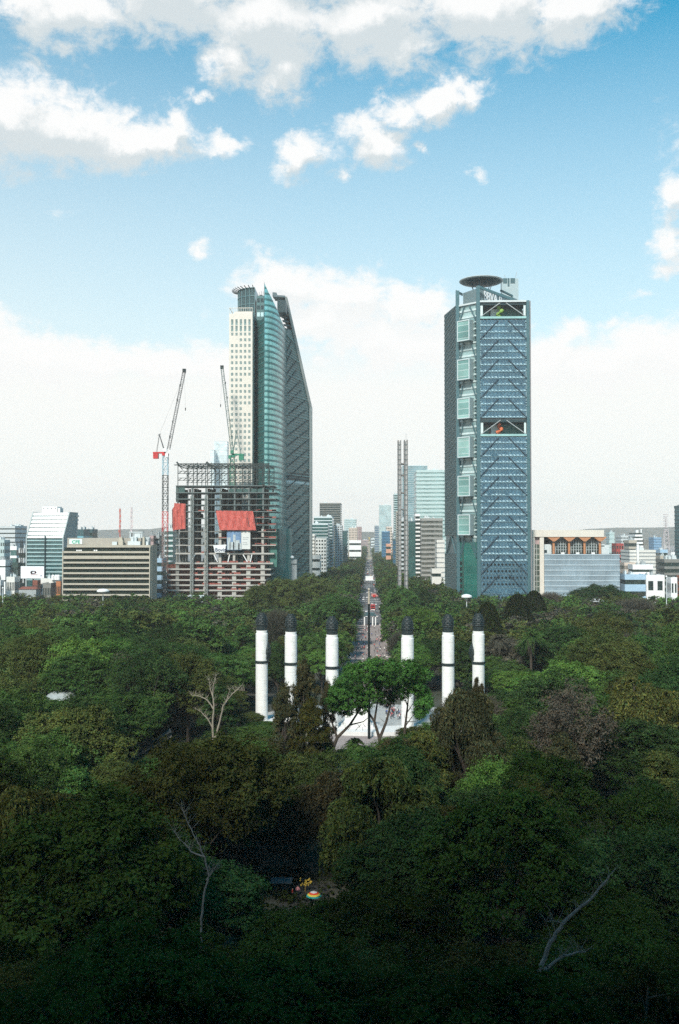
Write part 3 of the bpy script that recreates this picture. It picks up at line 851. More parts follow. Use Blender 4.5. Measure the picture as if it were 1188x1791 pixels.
    cloth([at(305, 880, Y0 - .6), at(325, 881, Y0 - .6), at(325, 925, Y0 - .6), at(304, 927, Y0 - .6)], 8, 8, 1.3)
    cloth([at(301, 892, Y0 + 4), at(306, 884, Y0 - 1), at(305, 930, Y0 - 1), at(302, 925, Y0 + 4)], 4, 8, .5)
    b.build('corner_netting', REDN, root)
    # hanging debris sheet
    b = MB(); cloth([at(377.5, 893, Y0 - 1), at(443, 894, Y0 - 2.4), at(448.5, 927.5, Y0 - 4), at(385, 927, Y0 - 4)], 26, 8, 1.5)
    sh = b.build('debris_sheet', REDN, root)
    b = MB(); b.bar(at(431, 895, Y0 - 3.2), at(436, 921, Y0 - 5), .28); b.build('sheet_seam', BLACK, sh)
    b = MB(); b.bar(at(377, 892.5, Y0 - 1.5), at(443, 893.5, Y0 - 2.8), .3); b.bar(at(385, 927.4, Y0 - 4.3), at(450, 927.9, Y0 - 4.3), .3); b.build('sheet_pole', STEEL, sh)
    b = MB(); r = random.Random(4)
    b.box(X(471, Y0), X(484, Y0), Y0 + 3, Y0 + 3.2, ZZ(992), ZZ(926)); b.build('side_netting', mat('green_netting', (.05, .16, .13), .8, var=.4, scale=.5), root)
construction()

def banner(name, label, px0, px1, pa, pb, Y, m_):
    b = MB(); b.box(X(px0, Y), X(px1, Y), Y - .1, Y, Z(pb, Y, px0), Z(pa, Y, px0))
    return tag(b.build(name, m_, None, (X(px0, Y), Y, Z(pb, Y, px0))), label, 'banner')
def text_mesh(txt, size, ext=.03, off=0.0):
    cu = bpy.data.curves.new('t', 'FONT'); cu.body = txt; cu.size = size; cu.extrude = ext; cu.offset = off
    to = bpy.data.objects.new('t', cu); COL.objects.link(to); bpy.context.view_layer.update()
    me = bpy.data.meshes.new_from_object(to.evaluated_get(bpy.context.evaluated_depsgraph_get())); bpy.data.objects.remove(to)
    me.materials.clear()
    return me
def put_text(txt, size, parent, wp, m_, sx=1, off=.0, rotx=True):
    me = text_mesh(txt, size, .03, off); me.materials.append(m_)
    for v in me.vertices: v.co = Vector((v.co.x * sx, -v.co.z, v.co.y)) + Vector(wp) - WPOS[parent.name]
    o = bpy.data.objects.new('lettering', me); COL.objects.link(o); o.parent = parent; return o

pic = mat('banner_sky', (0.16, 0.27, 0.42), .7, var=.5, scale=.15)
b1 = banner('picture_banner', 'blue banner picturing pale towers, hung below the red sheet', 397, 422, 928.5, 962, 686.5, pic)
b = MB(); r = random.Random(2)
for px, w, pt in ((398, 2.2, 940), (402, 3.4, 948), (408, 1.8, 935), (412, 3.0, 945), (417, 2.6, 950)):
    b.box(X(px, 686.3), X(px, 686.3) + w, 686.28, 686.35, Z(961.5, 686), Z(pt, 686))
b.build('printed_tower', mat('banner_print', (.45, .5, .5), .7, var=.5, scale=.5), b1)
b2 = banner('white_banner', 'blank white banner with small grey text beside the blue one', 422.3, 438, 928.5, 960.5, 686.5, mat('banner_white', (.62, .63, .6), .7, var=.08))
b = MB()
for py, w in ((940, 7), (943, 6), (949, 5), (952, 6)):
    for k in range(w): b.box(X(425 + k * 1.5, 686), X(425.9 + k * 1.5, 686), 686.3, 686.36, Z(py + .8, 686), Z(py - .5, 686))
b.build('printed_line', GREY, b2)
b = MB(); Yq = 686.6
b.quad(at(373, 953.5, Yq), at(395.5, 952.5, Yq), at(393.5, 966.5, Yq), at(376, 966.5, Yq)); b.quad(*[p + Vector((0, .15, 0)) for p in (at(376, 966.5, Yq), at(393.5, 966.5, Yq), at(395.5, 952.5, Yq), at(373, 953.5, Yq))])
b3 = b.build('lettered_banner', mat('banner_white2', (.74, .75, .73), .7, var=.06), None, at(376, 966.5, Yq))
tag(b3, 'white tapering banner lettered in dark blue on the open frame', 'banner')
put_text('Bovis', 3.6, b3, at(376.3, 964.5, Yq - .15), mat('navy_print', (.02, .05, .12), .7), 1.02, .05)

# ================================================================ CRANES
def crane(label, pxb, Y, pym, jibs, mastm, cabm, jibm, side, rope_len, seg_cols=None):
    x = X(pxb, Y); zc = Z(pym, Y, pxb)
    root = thing('tower_crane', label, 'crane', (x, Y, 0), 'luffing tower cranes over the unfinished building')
    b = MB(); prev = 0
    if seg_cols:
        for z0, z1, m_ in seg_cols:
            q = MB(); lattice(q, (x, Y, z0), (x, Y, z1), 3.7, 4.0, .24); q.build('mast_section', m_, root)
            q = MB()
    else:
        lattice(b, (x, Y, 0), (x, Y, zc), 3.0, 3.4, .22); b.build('mast', mastm, root)
    # slewing platform
    s = side
    b = MB(); b.box(x - 2.2, x + 2.2, Y - 2, Y + 2, zc, zc + 1.6); b.obox((x, Y - 1.5, zc + 1.6), (-s * 9, 0, 0), (0, 3, 0), (0, 0, 1.1)); pf = b.build('slewing_platform', cabm, root)
    b = MB(); b.box(*sorted((x - s * 8.8, x - s * 5.2)), Y - 1.6, Y + 1.6, zc - 2.2, zc + 1.5); b.build('counterweight', cabm, root)
    b = MB(); b.box(x - 1, x + 1.5, Y - 3.2, Y - 1.4, zc + 2.7, zc + 5.2); b.box(x + s * .5, x + s * 2.5, Y - 3.3, Y - 1.2, zc - 1.2, zc + 1.4); b.build('cab', WHITE if cabm is REDP else GREENP, root)
    P, T, Ap = jibs   # pivot, tip, A-frame apex as pixels
    p, t, a = at(*P, Y), at(*T, Y), at(*Ap, Y)
    b = MB(); lattice(b, p, t, 1.9, 3.2, .15); b.build('jib', jibm, root)
    b = MB(); b.box(t.x - 1.2, t.x + 1.2, Y - 1, Y + 1, t.z - 1, t.z + 1.6); b.build('jib_head', BLACK, root)
    b = MB()
    for dy in (-1.2, 1.2): b.bar((x - s * 0.5, Y + dy, zc + 2.6), a + Vector((0, dy * .4, 0)), .32); b.bar((x - s * 6.5, Y + dy, zc + 2.6), a + Vector((0, dy * .4, 0)), .16)
    b.bar(a + Vector((-1, 0, -.5)), a + Vector((1, 0, .5)), .35); 
    b.build('a_frame', jibm, root)
    b = MB(); b.bar(a, p.lerp(t, .93), .05); b.bar(t, t + Vector((s * 1, 0, -rope_len)), .045); b.build('rope', STEEL, root)
    b = MB(); hk = t + Vector((s * 1, 0, -rope_len)); b.bar(hk, hk + Vector((0, 0, -2.2)), .4, .25, 6); b.build('hook_block', BLACK, root)
    b = MB()
    for f in (.15, .34, .62, .8): q = p.lerp(t, f); b.box(q.x - .9 * s - .3, q.x - .9 * s + .5, Y - .5, Y + .5, q.z, q.z + 1.6)
    b.build('jib_fitting', BLACK, root)
zz = lambda py: Z(py, 690, 289)
crane('red topped tower crane with lattice mast standing left of the unfinished frame', 289, 686, 797,
      ((295, 786), (322.5, 649), (279, 760)), STEEL, REDP, mat('jib_grey', (.12, .12, .12), .6), 1, 27,
      [(0, zz(1000), STEEL), (zz(1000), zz(930), mat('mast_rust', (.16, .09, .075), .6)), (zz(930), zz(895), REDP), (zz(895), zz(832), STEEL), (zz(832), zz(799), BLUEC)])
crane('green tower crane rising inside the frame before the stone slab', 406, 712, 800,
      ((406, 786), (388.5, 643), (414, 753)), GREENP, GREENP, mat('jib_green', (.11, .17, .15), .6), -1, 28)
# ================================================================ TWIN SLAB MONUMENT
def stele():
    Y = 600; root = thing('twin_slab_monument', 'pair of very tall thin steel slabs joined by short bars beside the avenue', 'monument', (X(706, Y), Y, 0))
    edge = mat('slab_frame', (.20, .19, .18), .5, .2, var=.15); qz = curtain('slab_quartz', (.42, .43, .41), (.52, .52, .50), (.2, .2, .2), 1.0, .8, .4, .1)
    for a, c, top in ((696.2, 702.2, 770), (707.3, 713.8, 769.5)):
        x0, x1 = X(a, Y), X(c, Y); b = MB(); zt = Z(top, Y); w = x1 - x0
        b.box(x0, x0 + w * .3, Y, Y + 9, 0, zt); b.box(x1 - w * .3, x1, Y, Y + 9, 0, zt)
        s = b.build('slab', edge, root)
        b = MB(); b.box(x0 + w * .3, x1 - w * .3, Y + .5, Y + 8.5, 0, zt - 1); b.build('slab_panel', qz, s)
        b = MB(); z = 2
        while z < zt: b.box(x0 - .08, x1 + .08, Y - .08, Y - .02, z, z + .25); z += 3.2
        b.build('slab_joint', TEAL, s)
    for py in (811, 831, 862, 891, 1001):
        b = MB(); z = Z(py, Y); b.box(X(702.2, Y), X(707.3, Y), Y + 1, Y + 8, z - .4, z + .4); b.build('link_bar', edge, root)
    b = MB(); b.bar((X(711, Y), Y + 3, Z(769, Y)), (X(711, Y), Y + 3, Z(758, Y)), .12); b.build('lightning_rod', edge, root)
stele()

# ================================================================ OFFICE BLOCKS, LEFT
def striped_block():
    Y = 640; dep = 17
    x0, x1 = X(112, Y), X(262, Y); root = thing('striped_office_block', 'wide low beige office block with dark window bands and rooftop masts', 'building', ((x0 + x1) / 2, Y + 14, 0))
    gl = curtain('brown_glass', (0.008, 0.018, 0.014), (0.018, 0.030, 0.022), (.02, .022, .02), 1.6, 4, .35, spec=.15)
    Zq = lambda py: Z(py, Y, 190)
    b = MB(); lines = [(953.5, 957.5, 6), (964, 967.3, 0), (972, 977.5, 0), (982.5, 985.5, 0), (992, 995, 0), (1001, 1004, 0), (1010.5, 1013.3, 0), (1020, 1023, 0), (1029.5, 1032.5, 0), (1039, 1042, 0), (1048.5, 1051.5, 0), (1058, 1061, 0), (1067, 1070, 0)]
    for a, c, ins in lines:
        b.box(x0 + ins * .4, x1 + (1 if ins else 0), Y - .9, Y + dep, Zq(c), Zq(a))
    sp_ = b.build('spandrel', BEIGE, root)
    b = MB(); b.box(x1 + .02, X(263.6, Y), Y - 1.2, Y + 1.2, 0, Zq(953)); b.box(x1 + .02, X(265.5, Y), Y + 1.2, Y + dep, 0, Zq(953)); b.build('end_wall', BEIGE, root)
    b = MB(); b.box(x0 - .7, x0 - .02, Y - 1.1, Y + 1, 0, Zq(964)); b.build('end_wall', BEIGE, root)
    for (a, c, i1), (a2, c2, i2) in zip(lines, lines[1:]):
        q = MB(); q.box(x0 + .4, x1 - .1, Y + .15, Y + dep - .5, Zq(a2) + .02, Zq(c) - .02); q.build('window_band', gl, root)
    b = MB(); b.box(X(118, Y + 8), X(247, Y + 8), Y + 8, Y + 24, Zq(953.4), Z(941, Y + 8)); b.build('penthouse', mat('penthouse_wall', (.36, .33, .28), .8, var=.15), root)
    b = MB(); b.box(X(119, Y), X(141.5, Y), Y + 3, Y + 3.4, Z(951.5, Y), Z(943, Y)); sg = b.build('roof_sign', mat('sign_mint', (.68, .75, .72), .6, var=.05), root)
    put_text('CFE', 3.0, root, (X(123.5, Y), Y + 2.85, Z(950.5, Y)), mat('sign_green', (.02, .35, .22), .6), 1.15, .06)
    b = MB(); r = random.Random(4)
    for k in range(16):
        px = r.uniform(195, 262); w = r.uniform(1.2, 5); y = Y + r.uniform(2, 7); b.mat(r.randrange(3)); b.box(X(px, y), X(px, y) + w, y, y + 3, Zq(953.4), Zq(953) + r.uniform(1.2, 5.5))
    b.build('roof_plant', [PALE, GREY, BEIGE], root)
    b = MB(); b.box(X(226, Y + 8), X(250, Y + 8), Y + 7.5, Y + 12, Z(931.5, Y + 8), Z(930, Y + 8))
    for px in (227, 233, 247): b.box(X(px, Y + 8), X(px, Y + 8) + .8, Y + 8, Y + 9, Z(941, Y + 8), Z(931.5, Y + 8))
    b.box(X(234, Y + 8), X(246, Y + 8), Y + 8, Y + 11, Z(941, Y + 8), Z(933, Y + 8))
    b.build('roof_shelter', PALE, root)
    for k in range(5):
        q = MB(); px = 134 + k * 3.5 + (k > 2) * 20; q.box(X(px, Y), X(px, Y) + 1, Y - .2, Y + .05, Zq(963.8), Zq(961.6)); q.build('roof_tank', WHITE, root)
    for px, py, m_, nm in ((210, 889, mat('mast_red', (.5, .12, .09), .6), 'red mast'), (230, 887, mat('mast_white', (.6, .5, .5), .6), 'white mast')):
        rt = thing('antenna_mast', 'thin red lattice antenna mast on the striped office block roof' if px == 210 else 'thin white lattice antenna mast on the striped office block roof', 'antenna', (X(px, Y + 10), Y + 10, Z(941, Y)), 'masts on the striped office block')
        q = MB(); lattice(q, (X(px, Y + 10), Y + 10, Z(942, Y)), (X(px, Y + 10), Y + 10, Z(py, Y + 10)), .8, 1.6, .09); q.build('mast', m_, rt)
        q = MB(); r = random.Random(px)
        for k in range(5): zz_ = Z(895 + k * 9, Y); xx = X(px, Y + 10) + r.uniform(-.9, .9); q.box(xx - .3, xx + .4, Y + 9.4, Y + 9.8, zz_, zz_ + 1.6)
        q.build('aerial', m_, rt)
striped_block()

def slant_block():
    Y = 760; dep = 30; Zq = lambda py: Z(py, Y, 90)
    x0, x1 = X(48, Y), X(110, Y)
    root = thing('slanted_office_block', 'white office block whose banded glass front leans back at the top', 'building', ((x0 + x1) / 2, Y + 15, 0))
    # side profile: front leans back above py 940
    def front(py): return 0 if py > 940 else (940 - py) / 45 * 9
    def off(py): return 0 if py > 940 else (940 - py) * .11   # the block narrows to the right as it leans
    ys = [896.5 + 6.85 * k for k in range(18)]
    Pt = lambda py, s: Vector(((x0 + 0.44 * off(py) if s == 0 else x1 + 0.44 * off(py)), Y + front(py), Zq(py)))
    core = MB(); seq = [1040, 940, 896]
    gl = curtain('slant_glass', (0.02, 0.07, 0.075), (0.04, 0.11, 0.11), (.02, .04, .04), 1.8, 3, .15)
    for a, c in zip(seq, seq[1:]): core.quad(Pt(a, 0), Pt(a, 1), Pt(c, 1), Pt(c, 0))
    core.quad(Pt(896, 0), Pt(896, 1), Pt(896, 1) + Vector((0, dep - 9, 0)), Pt(896, 0) + Vector((0, dep - 9, 0)))
    core.build('glazing', gl, root)
    for i, py in enumerate(ys):
        q = MB(); h = 4.8 if py < 932 else (3.4 if py < 942 else 2.0); d = Vector((0, -.5, 0))
        a, c = Pt(py + h, 0), Pt(py, 0); a1, c1 = Pt(py + h, 1), Pt(py, 1)
        q.obox(a + d, a1 - a, Vector((0, .9, 0)), c - a); q.build('spandrel', WHITE if py < 942 else mat('mint_panel', (.35, .5, .5), .4), root)
    side = MB()
    for s, m_, wd in ((1, 0, .9), (0, 0, -.9)):
        poly = [Vector((0, Y, 0))]
        P = [Pt(1100, s), Pt(940, s), Pt(895, s)]; P[0].z = 0
        P = [p + Vector((0, -.9, 0)) for p in P] + [Vector((P[2].x, Y + dep, P[2].z)), Vector((P[0].x, Y + dep, 0))]
        side.quad(*P if s else reversed(P))
        P2 = [p + Vector((wd, 0, 0)) for p in P]; side.quad(*(P2 if s else reversed(P2)))
        for k in range(5): side.quad(P[k], P[(k + 1) % 5], P2[(k + 1) % 5], P2[k])
    side.build('side_wall', mat('side_grey', (.36, .41, .40), .7, var=.1), root)
    b = MB(); b.box(X(74, Y + 12), X(100, Y + 12), Y + 12, Y + 24, Zq(896), Z(885.5, Y + 12)); b.box(X(101, Y + 12), X(105, Y + 12), Y + 12, Y + 20, Zq(896), Z(888, Y + 12)); b.build('penthouse', WHITE, root)
    b = MB()
    for px in (76, 83, 89, 96): b.box(X(px, Y + 12), X(px, Y + 12) + .6, Y + 11.9, Y + 12, Z(889.5, Y + 12), Z(888, Y + 12))
    b.build('penthouse_window', TEALD, root)
    b = MB(); b.box(X(79, Y), X(80.8, Y), Y - 1.4, Y - .6, 0, Zq(937)); b.build('service_duct', TEALD, root)
    b = MB()
    for k in range(8): b.box(x1 + .95 + .44 * off(903 + k * 7), x1 + 2.2 + .44 * off(903 + k * 7), Y + dep - 4, Y + dep, Zq(903 + k * 7), Zq(900 + k * 7))
    b.build('sun_shade', PALE, root)
slant_block()

B = bld
MINT = mat('mint_wall', (.42, .52, .51), .7, var=.15); PEACH = mat('peach_wall', (.60, .50, .42), .8, var=.15); LTG = mat('light_grey_wall', (.50, .53, .53), .7, var=.12)
TAN = mat('tan_wall', (.42, .38, .31), .8, var=.15); REDB = mat('red_wall', (.34, .06, .05), .8, var=.2); BLUW = mat('blue_wall', (.20, .33, .46), .7, var=.2)
DKG = mat('dark_green_wall', (.035, .07, .06), .7, var=.3); OFFW = mat('off_white_wall', (.68, .67, .62), .75, var=.1); ROSE = mat('rose_wall', (.42, .31, .30), .8, var=.15)
# left cluster
B('apartment_block', 'wide pale blue grey block at the left edge, half behind white roofs', -6, 47, 924, 1000, 40, LTG, GLASSD, 14, 'ribbon', .72)
B('apartment_block', 'small pale flat roofed block left of the lattice mast, nearest edge', -8, 18, 946, 900, 25, MINT, GLASSD, 8, 'grid', nx=5)
B('glass_office', 'small teal glass office between pale roofs at the left', 18, 37, 962, 880, 20, WHITE, GLASSG, 6, 'ribbon', .3)
B('house_block', 'cream and grey stepped house block right of the teal office', 33, 60, 967, 820, 22, LTG, GLASSD, 5, 'ribbon', .5)
B('house_block', 'grey house block with roof tanks before the slanted building', 58, 75, 969, 800, 22, GREY, GLASSD, 5, 'grid', nx=4)
B('blank_warehouse', 'blank white warehouse at the far left under the grey tower', -10, 23, 990, 760, 30, WHITE, GLASSD, 3, 'ribbon', .9)
B('stair_block', 'dark green blank wall between white warehouse and billboard', 22, 39, 986, 770, 20, DKG, GLASSD, 3, 'grid', nx=3, bits=0)
B('low_house', 'white low house with flat roof beneath the billboard', 12, 36, 1011, 730, 18, OFFW, GLASSD, 2, 'grid', nx=5)
B('low_house', 'pale low house at the far left beside the lamp post', -8, 8, 1017, 715, 14, WHITE, GLASSD, 2, 'grid', nx=3)
B('low_house', 'rusty red walled house under the slanted block', 58, 72, 1017, 725, 14, BRICKR, GLASSD, 2, 'grid', nx=3, bits=0)
B('low_house', 'long white low house before the slanted block', 72, 110, 1014, 735, 14, OFFW, GLASSD, 2, 'grid', nx=8)
B('low_house', 'orange brown low house at the foot of the slanted block', 99, 112, 1019, 715, 12, mat('rust_wall', (.42, .16, .07), .8), GLASSD, 2, 'grid', nx=3, bits=0)
B('low_house', 'dark grey low house beneath the slanted block', 76, 99, 1022, 712, 12, CONCD, GLASSD, 2, 'grid', nx=5, bits=0)
B('glass_office', 'low teal glass office showing behind the striped block', 130, 157, 937, 900, 30, TEAL, mat('aqua_glass', (.16, .36, .42), .2), 4, 'ribbon', .35)
B('roof_block', 'dark teal rooftop block behind the striped office block', 147, 171, 932, 930, 30, TEAL, GLASSD, 8, 'ribbon', .6)
B('brick_tower', 'narrow rose grey tower right of the striped block', 262, 273, 939, 720, 22, ROSE, GLASSD, 12, 'grid', nx=3)
B('narrow_block', 'narrow grey block between striped block and red crane', 271, 284, 942, 730, 22, GREY, GLASSD, 14, 'ribbon', .6)
B('glass_office', 'teal and white banded block behind the red crane', 288, 312, 929, 760, 25, PALE, GLASSG, 15, 'ribbon', .35)
B('low_house', 'pale blue low block at the foot of the red crane', 272, 292, 984, 700, 12, BLUEP, GLASSD, 6, 'ribbon', .55)
FAINT = curtain('hazed_glass', (.55, .64, .64), (.62, .70, .69), (.6, .66, .65), 3, 4, .3, spec=.3)  # glass colour paled to stand in for distance haze
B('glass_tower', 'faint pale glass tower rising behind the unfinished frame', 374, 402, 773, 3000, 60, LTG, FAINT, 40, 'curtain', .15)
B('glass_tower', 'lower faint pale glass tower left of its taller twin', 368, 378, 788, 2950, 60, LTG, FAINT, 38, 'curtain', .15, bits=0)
B('stone_tower', 'slim white punched window tower behind the truss wing', 540, 546.5, 782, 900, 20, OFFW, GLASSD, 44, 'grid', nx=2, bits=0)
# avenue left side
B('stepped_block', 'cream stepped block with one column of dark windows by the avenue', 543, 553, 936, 1000, 30, OFFW, GLASSD, 16, 'grid', nx=3, bits=0)
B('stepped_block', 'lower cream block with dark slot windows beside the avenue', 552, 573, 943, 995, 28, OFFW, GLASSD, 15, 'grid', nx=4, bits=0)
B('low_house', 'cream annexe below the cream stepped block', 541, 562, 978, 950, 20, OFFW, GLASSD, 4, 'ribbon', .7, bits=0)
B('glass_office', 'teal glass office with pale top behind the cream blocks', 545, 577, 918, 1200, 60, PALE, GLASSG, 18, 'curtain', .2)
B('glass_office', 'pale teal office with roof frame above the avenue', 549, 584, 906, 1280, 60, PALE, GLASSG, 20, 'curtain', .3)
B('unfinished_tower', 'hazy dark tower under construction above the avenue trees', 559, 598, 882, 1700, 70, CONCD, GLASSD, 28, 'ribbon', .35)
B('office_slab', 'pale grey slot windowed slab beside the teal offices', 586, 600, 920, 1350, 40, LTG, GLASSD, 22, 'grid', nx=3)
B('glass_office', 'dark teal narrow office right of the pale grey slab', 599, 609, 931, 1420, 40, TEAL, GLASSG, 14, 'ribbon', .3)
B('office_slab', 'mint grey flat topped block in the haze above the avenue', 602, 624, 910, 2200, 60, MINT, GLASSP, 20, 'ribbon', .5)
B('office_slab', 'beige windowless block with red roof equipment above the avenue', 610, 626, 924, 1700, 60, PEACH, GLASSD, 24, 'grid', nx=6)
B('office_slab', 'rose topped beige block nearest the golden column', 622, 633, 922, 1900, 60, ROSE, GLASSD, 24, 'grid', nx=4)
B('low_house', 'white low block under the rose topped block', 611, 632, 950, 1600, 30, WHITE, GLASSD, 4, 'ribbon', .7, bits=0)
B('office_slab', 'distant rose grey low block left of the golden column', 633, 645, 946, 3300, 60, ROSE, GLASSD, 6, 'ribbon', .6)
# avenue right side
B('glass_office', 'hazy blue grey slab right of the golden column', 655, 663, 921, 2100, 60, GREY, GLASSB, 20, 'ribbon', .4)
B('low_house', 'small pale block at the end of the avenue', 649, 656, 944, 2900, 50, PALE, GLASSD, 5, 'ribbon', .6)
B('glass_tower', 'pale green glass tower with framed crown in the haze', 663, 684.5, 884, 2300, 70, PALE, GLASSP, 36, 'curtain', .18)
B('glass_office', 'bright blue glass block below the pale green tower', 667.5, 682, 931, 1750, 50, mat('blue_frame', (.08, .25, .42), .4), GLASSB, 12, 'curtain', .12)
B('office_slab', 'cream block behind the bright blue block', 675, 686, 922, 1850, 50, PEACH, GLASSD, 14, 'grid', nx=4)
B('low_house', 'small orange white block under the bright blue block', 675, 684, 956, 1500, 30, mat('salmon_wall', (.6, .32, .22), .8), GLASSD, 4, 'ribbon', .6, bits=0)
B('glass_tower', 'slim teal tower with pale base left of the thin slabs', 688, 698, 866, 1450, 50, MINT, GLASSG, 34, 'ribbon', .4)
B('glass_office', 'dark glass block at the foot of the slim teal tower', 686, 694, 946, 1300, 40, TEAL, GLASSB, 8, 'ribbon', .3)
B('stone_tower', 'dark ribbed tower touching the left thin slab', 692, 702, 897, 1200, 50, TAN, GLASSD, 30, 'ribbon', .4)
B('glass_tower', 'grey blue glass tower seen between and behind the thin slabs', 702, 748, 815, 1500, 70, PALE, curtain('greyblue_glass', (.14, .25, .27), (.2, .32, .34), (.3, .38, .38), 3, 4, .2), 48, 'curtain', .12)
B('office_slab', 'shorter banded grey block between the thin slabs', 700, 710, 912, 1000, 30, LTG, GLASSD, 16, 'ribbon', .5)
B('glass_office', 'dark green glass block right of the thin slabs', 712, 727, 914, 900, 40, TEAL, GLASSG, 22, 'curtain', .1)
B('banded_tower', 'broad mint white banded tower left of the blue lattice tower', 724, 792, 826, 1000, 60, mat('mint_band', (.46, .58, .56), .6, var=.1), curtain('mint_glass', (.20, .33, .32), (.34, .46, .44), (.3, .42, .4), 3, 4, .2), 30, 'ribbon', .55)
B('balcony_tower', 'white balconied lower wing in front of the mint tower', 724, 735, 903, 900, 30, WHITE, GLASSD, 20, 'ribbon', .4, bits=0)
B('grey_slab', 'grey banded office slab with white roof box beside the lattice tower', 734, 775, 911, 880, 30, mat('grey_band', (.30, .30, .28), .8, var=.15), curtain('slab_dark', (.03, .04, .035), (.14, .15, .13), (.1, .1, .09), 2.2, 4, .3), 17, 'ribbon', .45)
B('low_house', 'white louvred annexe between grey slab and lattice tower', 761, 778, 949, 850, 24, OFFW, GREY, 12, 'ribbon', .75, bits=0)
B('low_house', 'small cream house in trees below the grey slab', 753, 772, 1003, 800, 20, OFFW, GLASSD, 3, 'ribbon', .7, bits=0)
# right cluster
B('office_slab', 'pale mint block behind the orange vaulted roof', 1060, 1075, 935, 1100, 40, MINT, GLASSP, 12, 'ribbon', .7)
B('office_slab', 'grey roof cluttered block right of the pale mint block', 1077, 1101, 938, 1300, 40, LTG, GLASSD, 12, 'grid', nx=6, bits=4)
B('brick_block', 'dark red blank block behind the banded grey block', 1070, 1091, 952, 1000, 30, REDB, GLASSD, 8, 'grid', nx=3, bits=0)
B('house_block', 'dark windowed block with white tanks beside the red block', 1091, 1114, 950, 950, 24, TAN, GLASSD, 9, 'ribbon', .4, bits=4)
B('glass_office', 'hazy blue office block left of the lattice mast', 1135, 1157, 941, 1400, 50, BLUW, GLASSB, 14, 'grid', nx=8)
B('office_slab', 'long cream ribbon windowed block with a central white fin', 1086, 1147, 966, 850, 30, OFFW, GREY, 14, 'ribbon', .62)
B('low_house', 'peach terraced block below the long cream block', 1082, 1112, 986, 780, 18, PEACH, GLASSD, 6, 'grid', nx=9, bits=0)
B('low_house', 'white flat house with sloped parapet above the blue house', 1098, 1142, 996, 745, 14, WHITE, GLASSD, 4, 'ribbon', .75)
B('house_block', 'blue fronted house with dark upper windows by the grey banded block', 1083, 1129, 1014, 715, 16, BLUEP, GLASSD, 3, 'ribbon', .6, bits=3)
B('blank_warehouse', 'blank white boxy building right of the blue house', 1117, 1162, 1008, 725, 20, WHITE, GLASSD, 2, 'grid', nx=2, bits=2)
B('blank_warehouse', 'tall blank white wall building at the right lamp post', 1166, 1184, 1012, 700, 18, WHITE, GLASSD, 2, 'grid', nx=2, bits=0)
B('brick_block', 'brown red building cut by the right edge', 1183, 1200, 1009, 710, 18, mat('rust_wall2', (.35, .12, .06), .8), GLASSD, 6, 'grid', nx=4, bits=0)
B('house_block', 'dark grey stacked balcony block near the right edge', 1147, 1198, 984, 790, 24, CONCD, GLASSD, 7, 'ribbon', .4, bits=4)
B('low_house', 'cream flat house under the lattice mast', 1143, 1173, 978, 900, 24, TAN, GLASSD, 6, 'ribbon', .7)
B('low_house', 'pale blue low block far behind by the lattice mast', 1146, 1168, 967, 1100, 24, BLUEP, GLASSD, 5, 'ribbon', .6)
B('low_house', 'white low block between lattice mast and teal tower', 1168, 1182, 972, 1000, 24, WHITE, GLASSD, 5, 'ribbon', .6)
B('glass_tower', 'dark teal glass tower cut by the right edge', 1180, 1215, 888, 820, 40, TEAL, curtain('edge_glass', (.02, .10, .11), (.06, .18, .19), (.02, .05, .05), 2, 4, .15), 24, 'ribbon', .25)
# stepped white pyramid block
def pyramid():
    Y = 1050; Zq = lambda py: Z(py, Y, 1120); rt = thing('stepped_office', 'white striped office stepping up to a point on the right skyline', 'building', (X(1120, Y), Y + 20, 0))
    n = 9
    for i in range(n):
        t = i / n; b = MB(); a = 1104 + 12 * t ** 1.3; c = 1128 - 1 * t
        z0 = Zq(990 - 58 * t) if i else 0; z1 = Zq(990 - 58 * (t + .55 / n)); b.box(X(a, Y), X(c, Y), Y + i * .9, Y + 34, z0, z1); b.build('terrace', WHITE, rt)
        b = MB(); b.box(X(a, Y) + .5, X(c, Y) - .5, Y + i * .9 + .5, Y + 33, z1, Zq(990 - 58 * (t + 1 / n))); b.build('window_band', GLASSD, rt)
    b = MB(); b.box(X(1128, Y), X(1136.5, Y), Y + 4, Y + 34, 0, Zq(944)); b.build('side_wall', CONCD, rt)
    b = MB(); b.box(X(1117, Y), X(1121, Y), Y + 9, Y + 14, Zq(932), Zq(927)); b.bar((X(1126, Y), Y + 10, Zq(932)), (X(1126, Y), Y + 10, Zq(925)), .8); b.build('roof_plant', WHITE, rt)
pyramid()
# lattice radio mast, right skyline
def radio():
    Y = 1900; x = X(1165, Y); rt = thing('radio_mast', 'tall faint lattice radio mast on the right skyline', 'antenna', (x, Y, 0))
    b = MB(); z0, z1, z2 = 0, Z(925, Y), Z(903, Y)
    for sx in (-1, 1):
        for sy in (-1, 1):
            b.bar((x + sx * 7, Y + sy * 7, 0), (x + sx * 3.2, Y + sy * 3.2, z1), .8)
    for k in range(9):
        t = k / 9; t2 = (k + 1) / 9; w, w2 = 7 - 3.8 * t, 7 - 3.8 * t2
        for s in (-1, 1):
            b.bar((x - s * w, Y - w, z1 * t), (x + s * w2, Y - w2, z1 * t2), .45); b.bar((x - s * w, Y - w, z1 * t), (x + s * w, Y - w, z1 * t), .4)
    b.build('mast', mat('mast_pale', (.45, .40, .40), .7), rt)
    b = MB(); b.bar((x, Y, z1), (x, Y, z2), 1.2, .4)
    r = random.Random(1)
    for k in range(9): zz_ = z1 - 6 + k * 4.2; b.box(x - 4, x + 4, Y - 3, Y + 3, zz_, zz_ + 1.3)
    b.build('aerial_array', MATS['mast_pale'], rt)
radio()
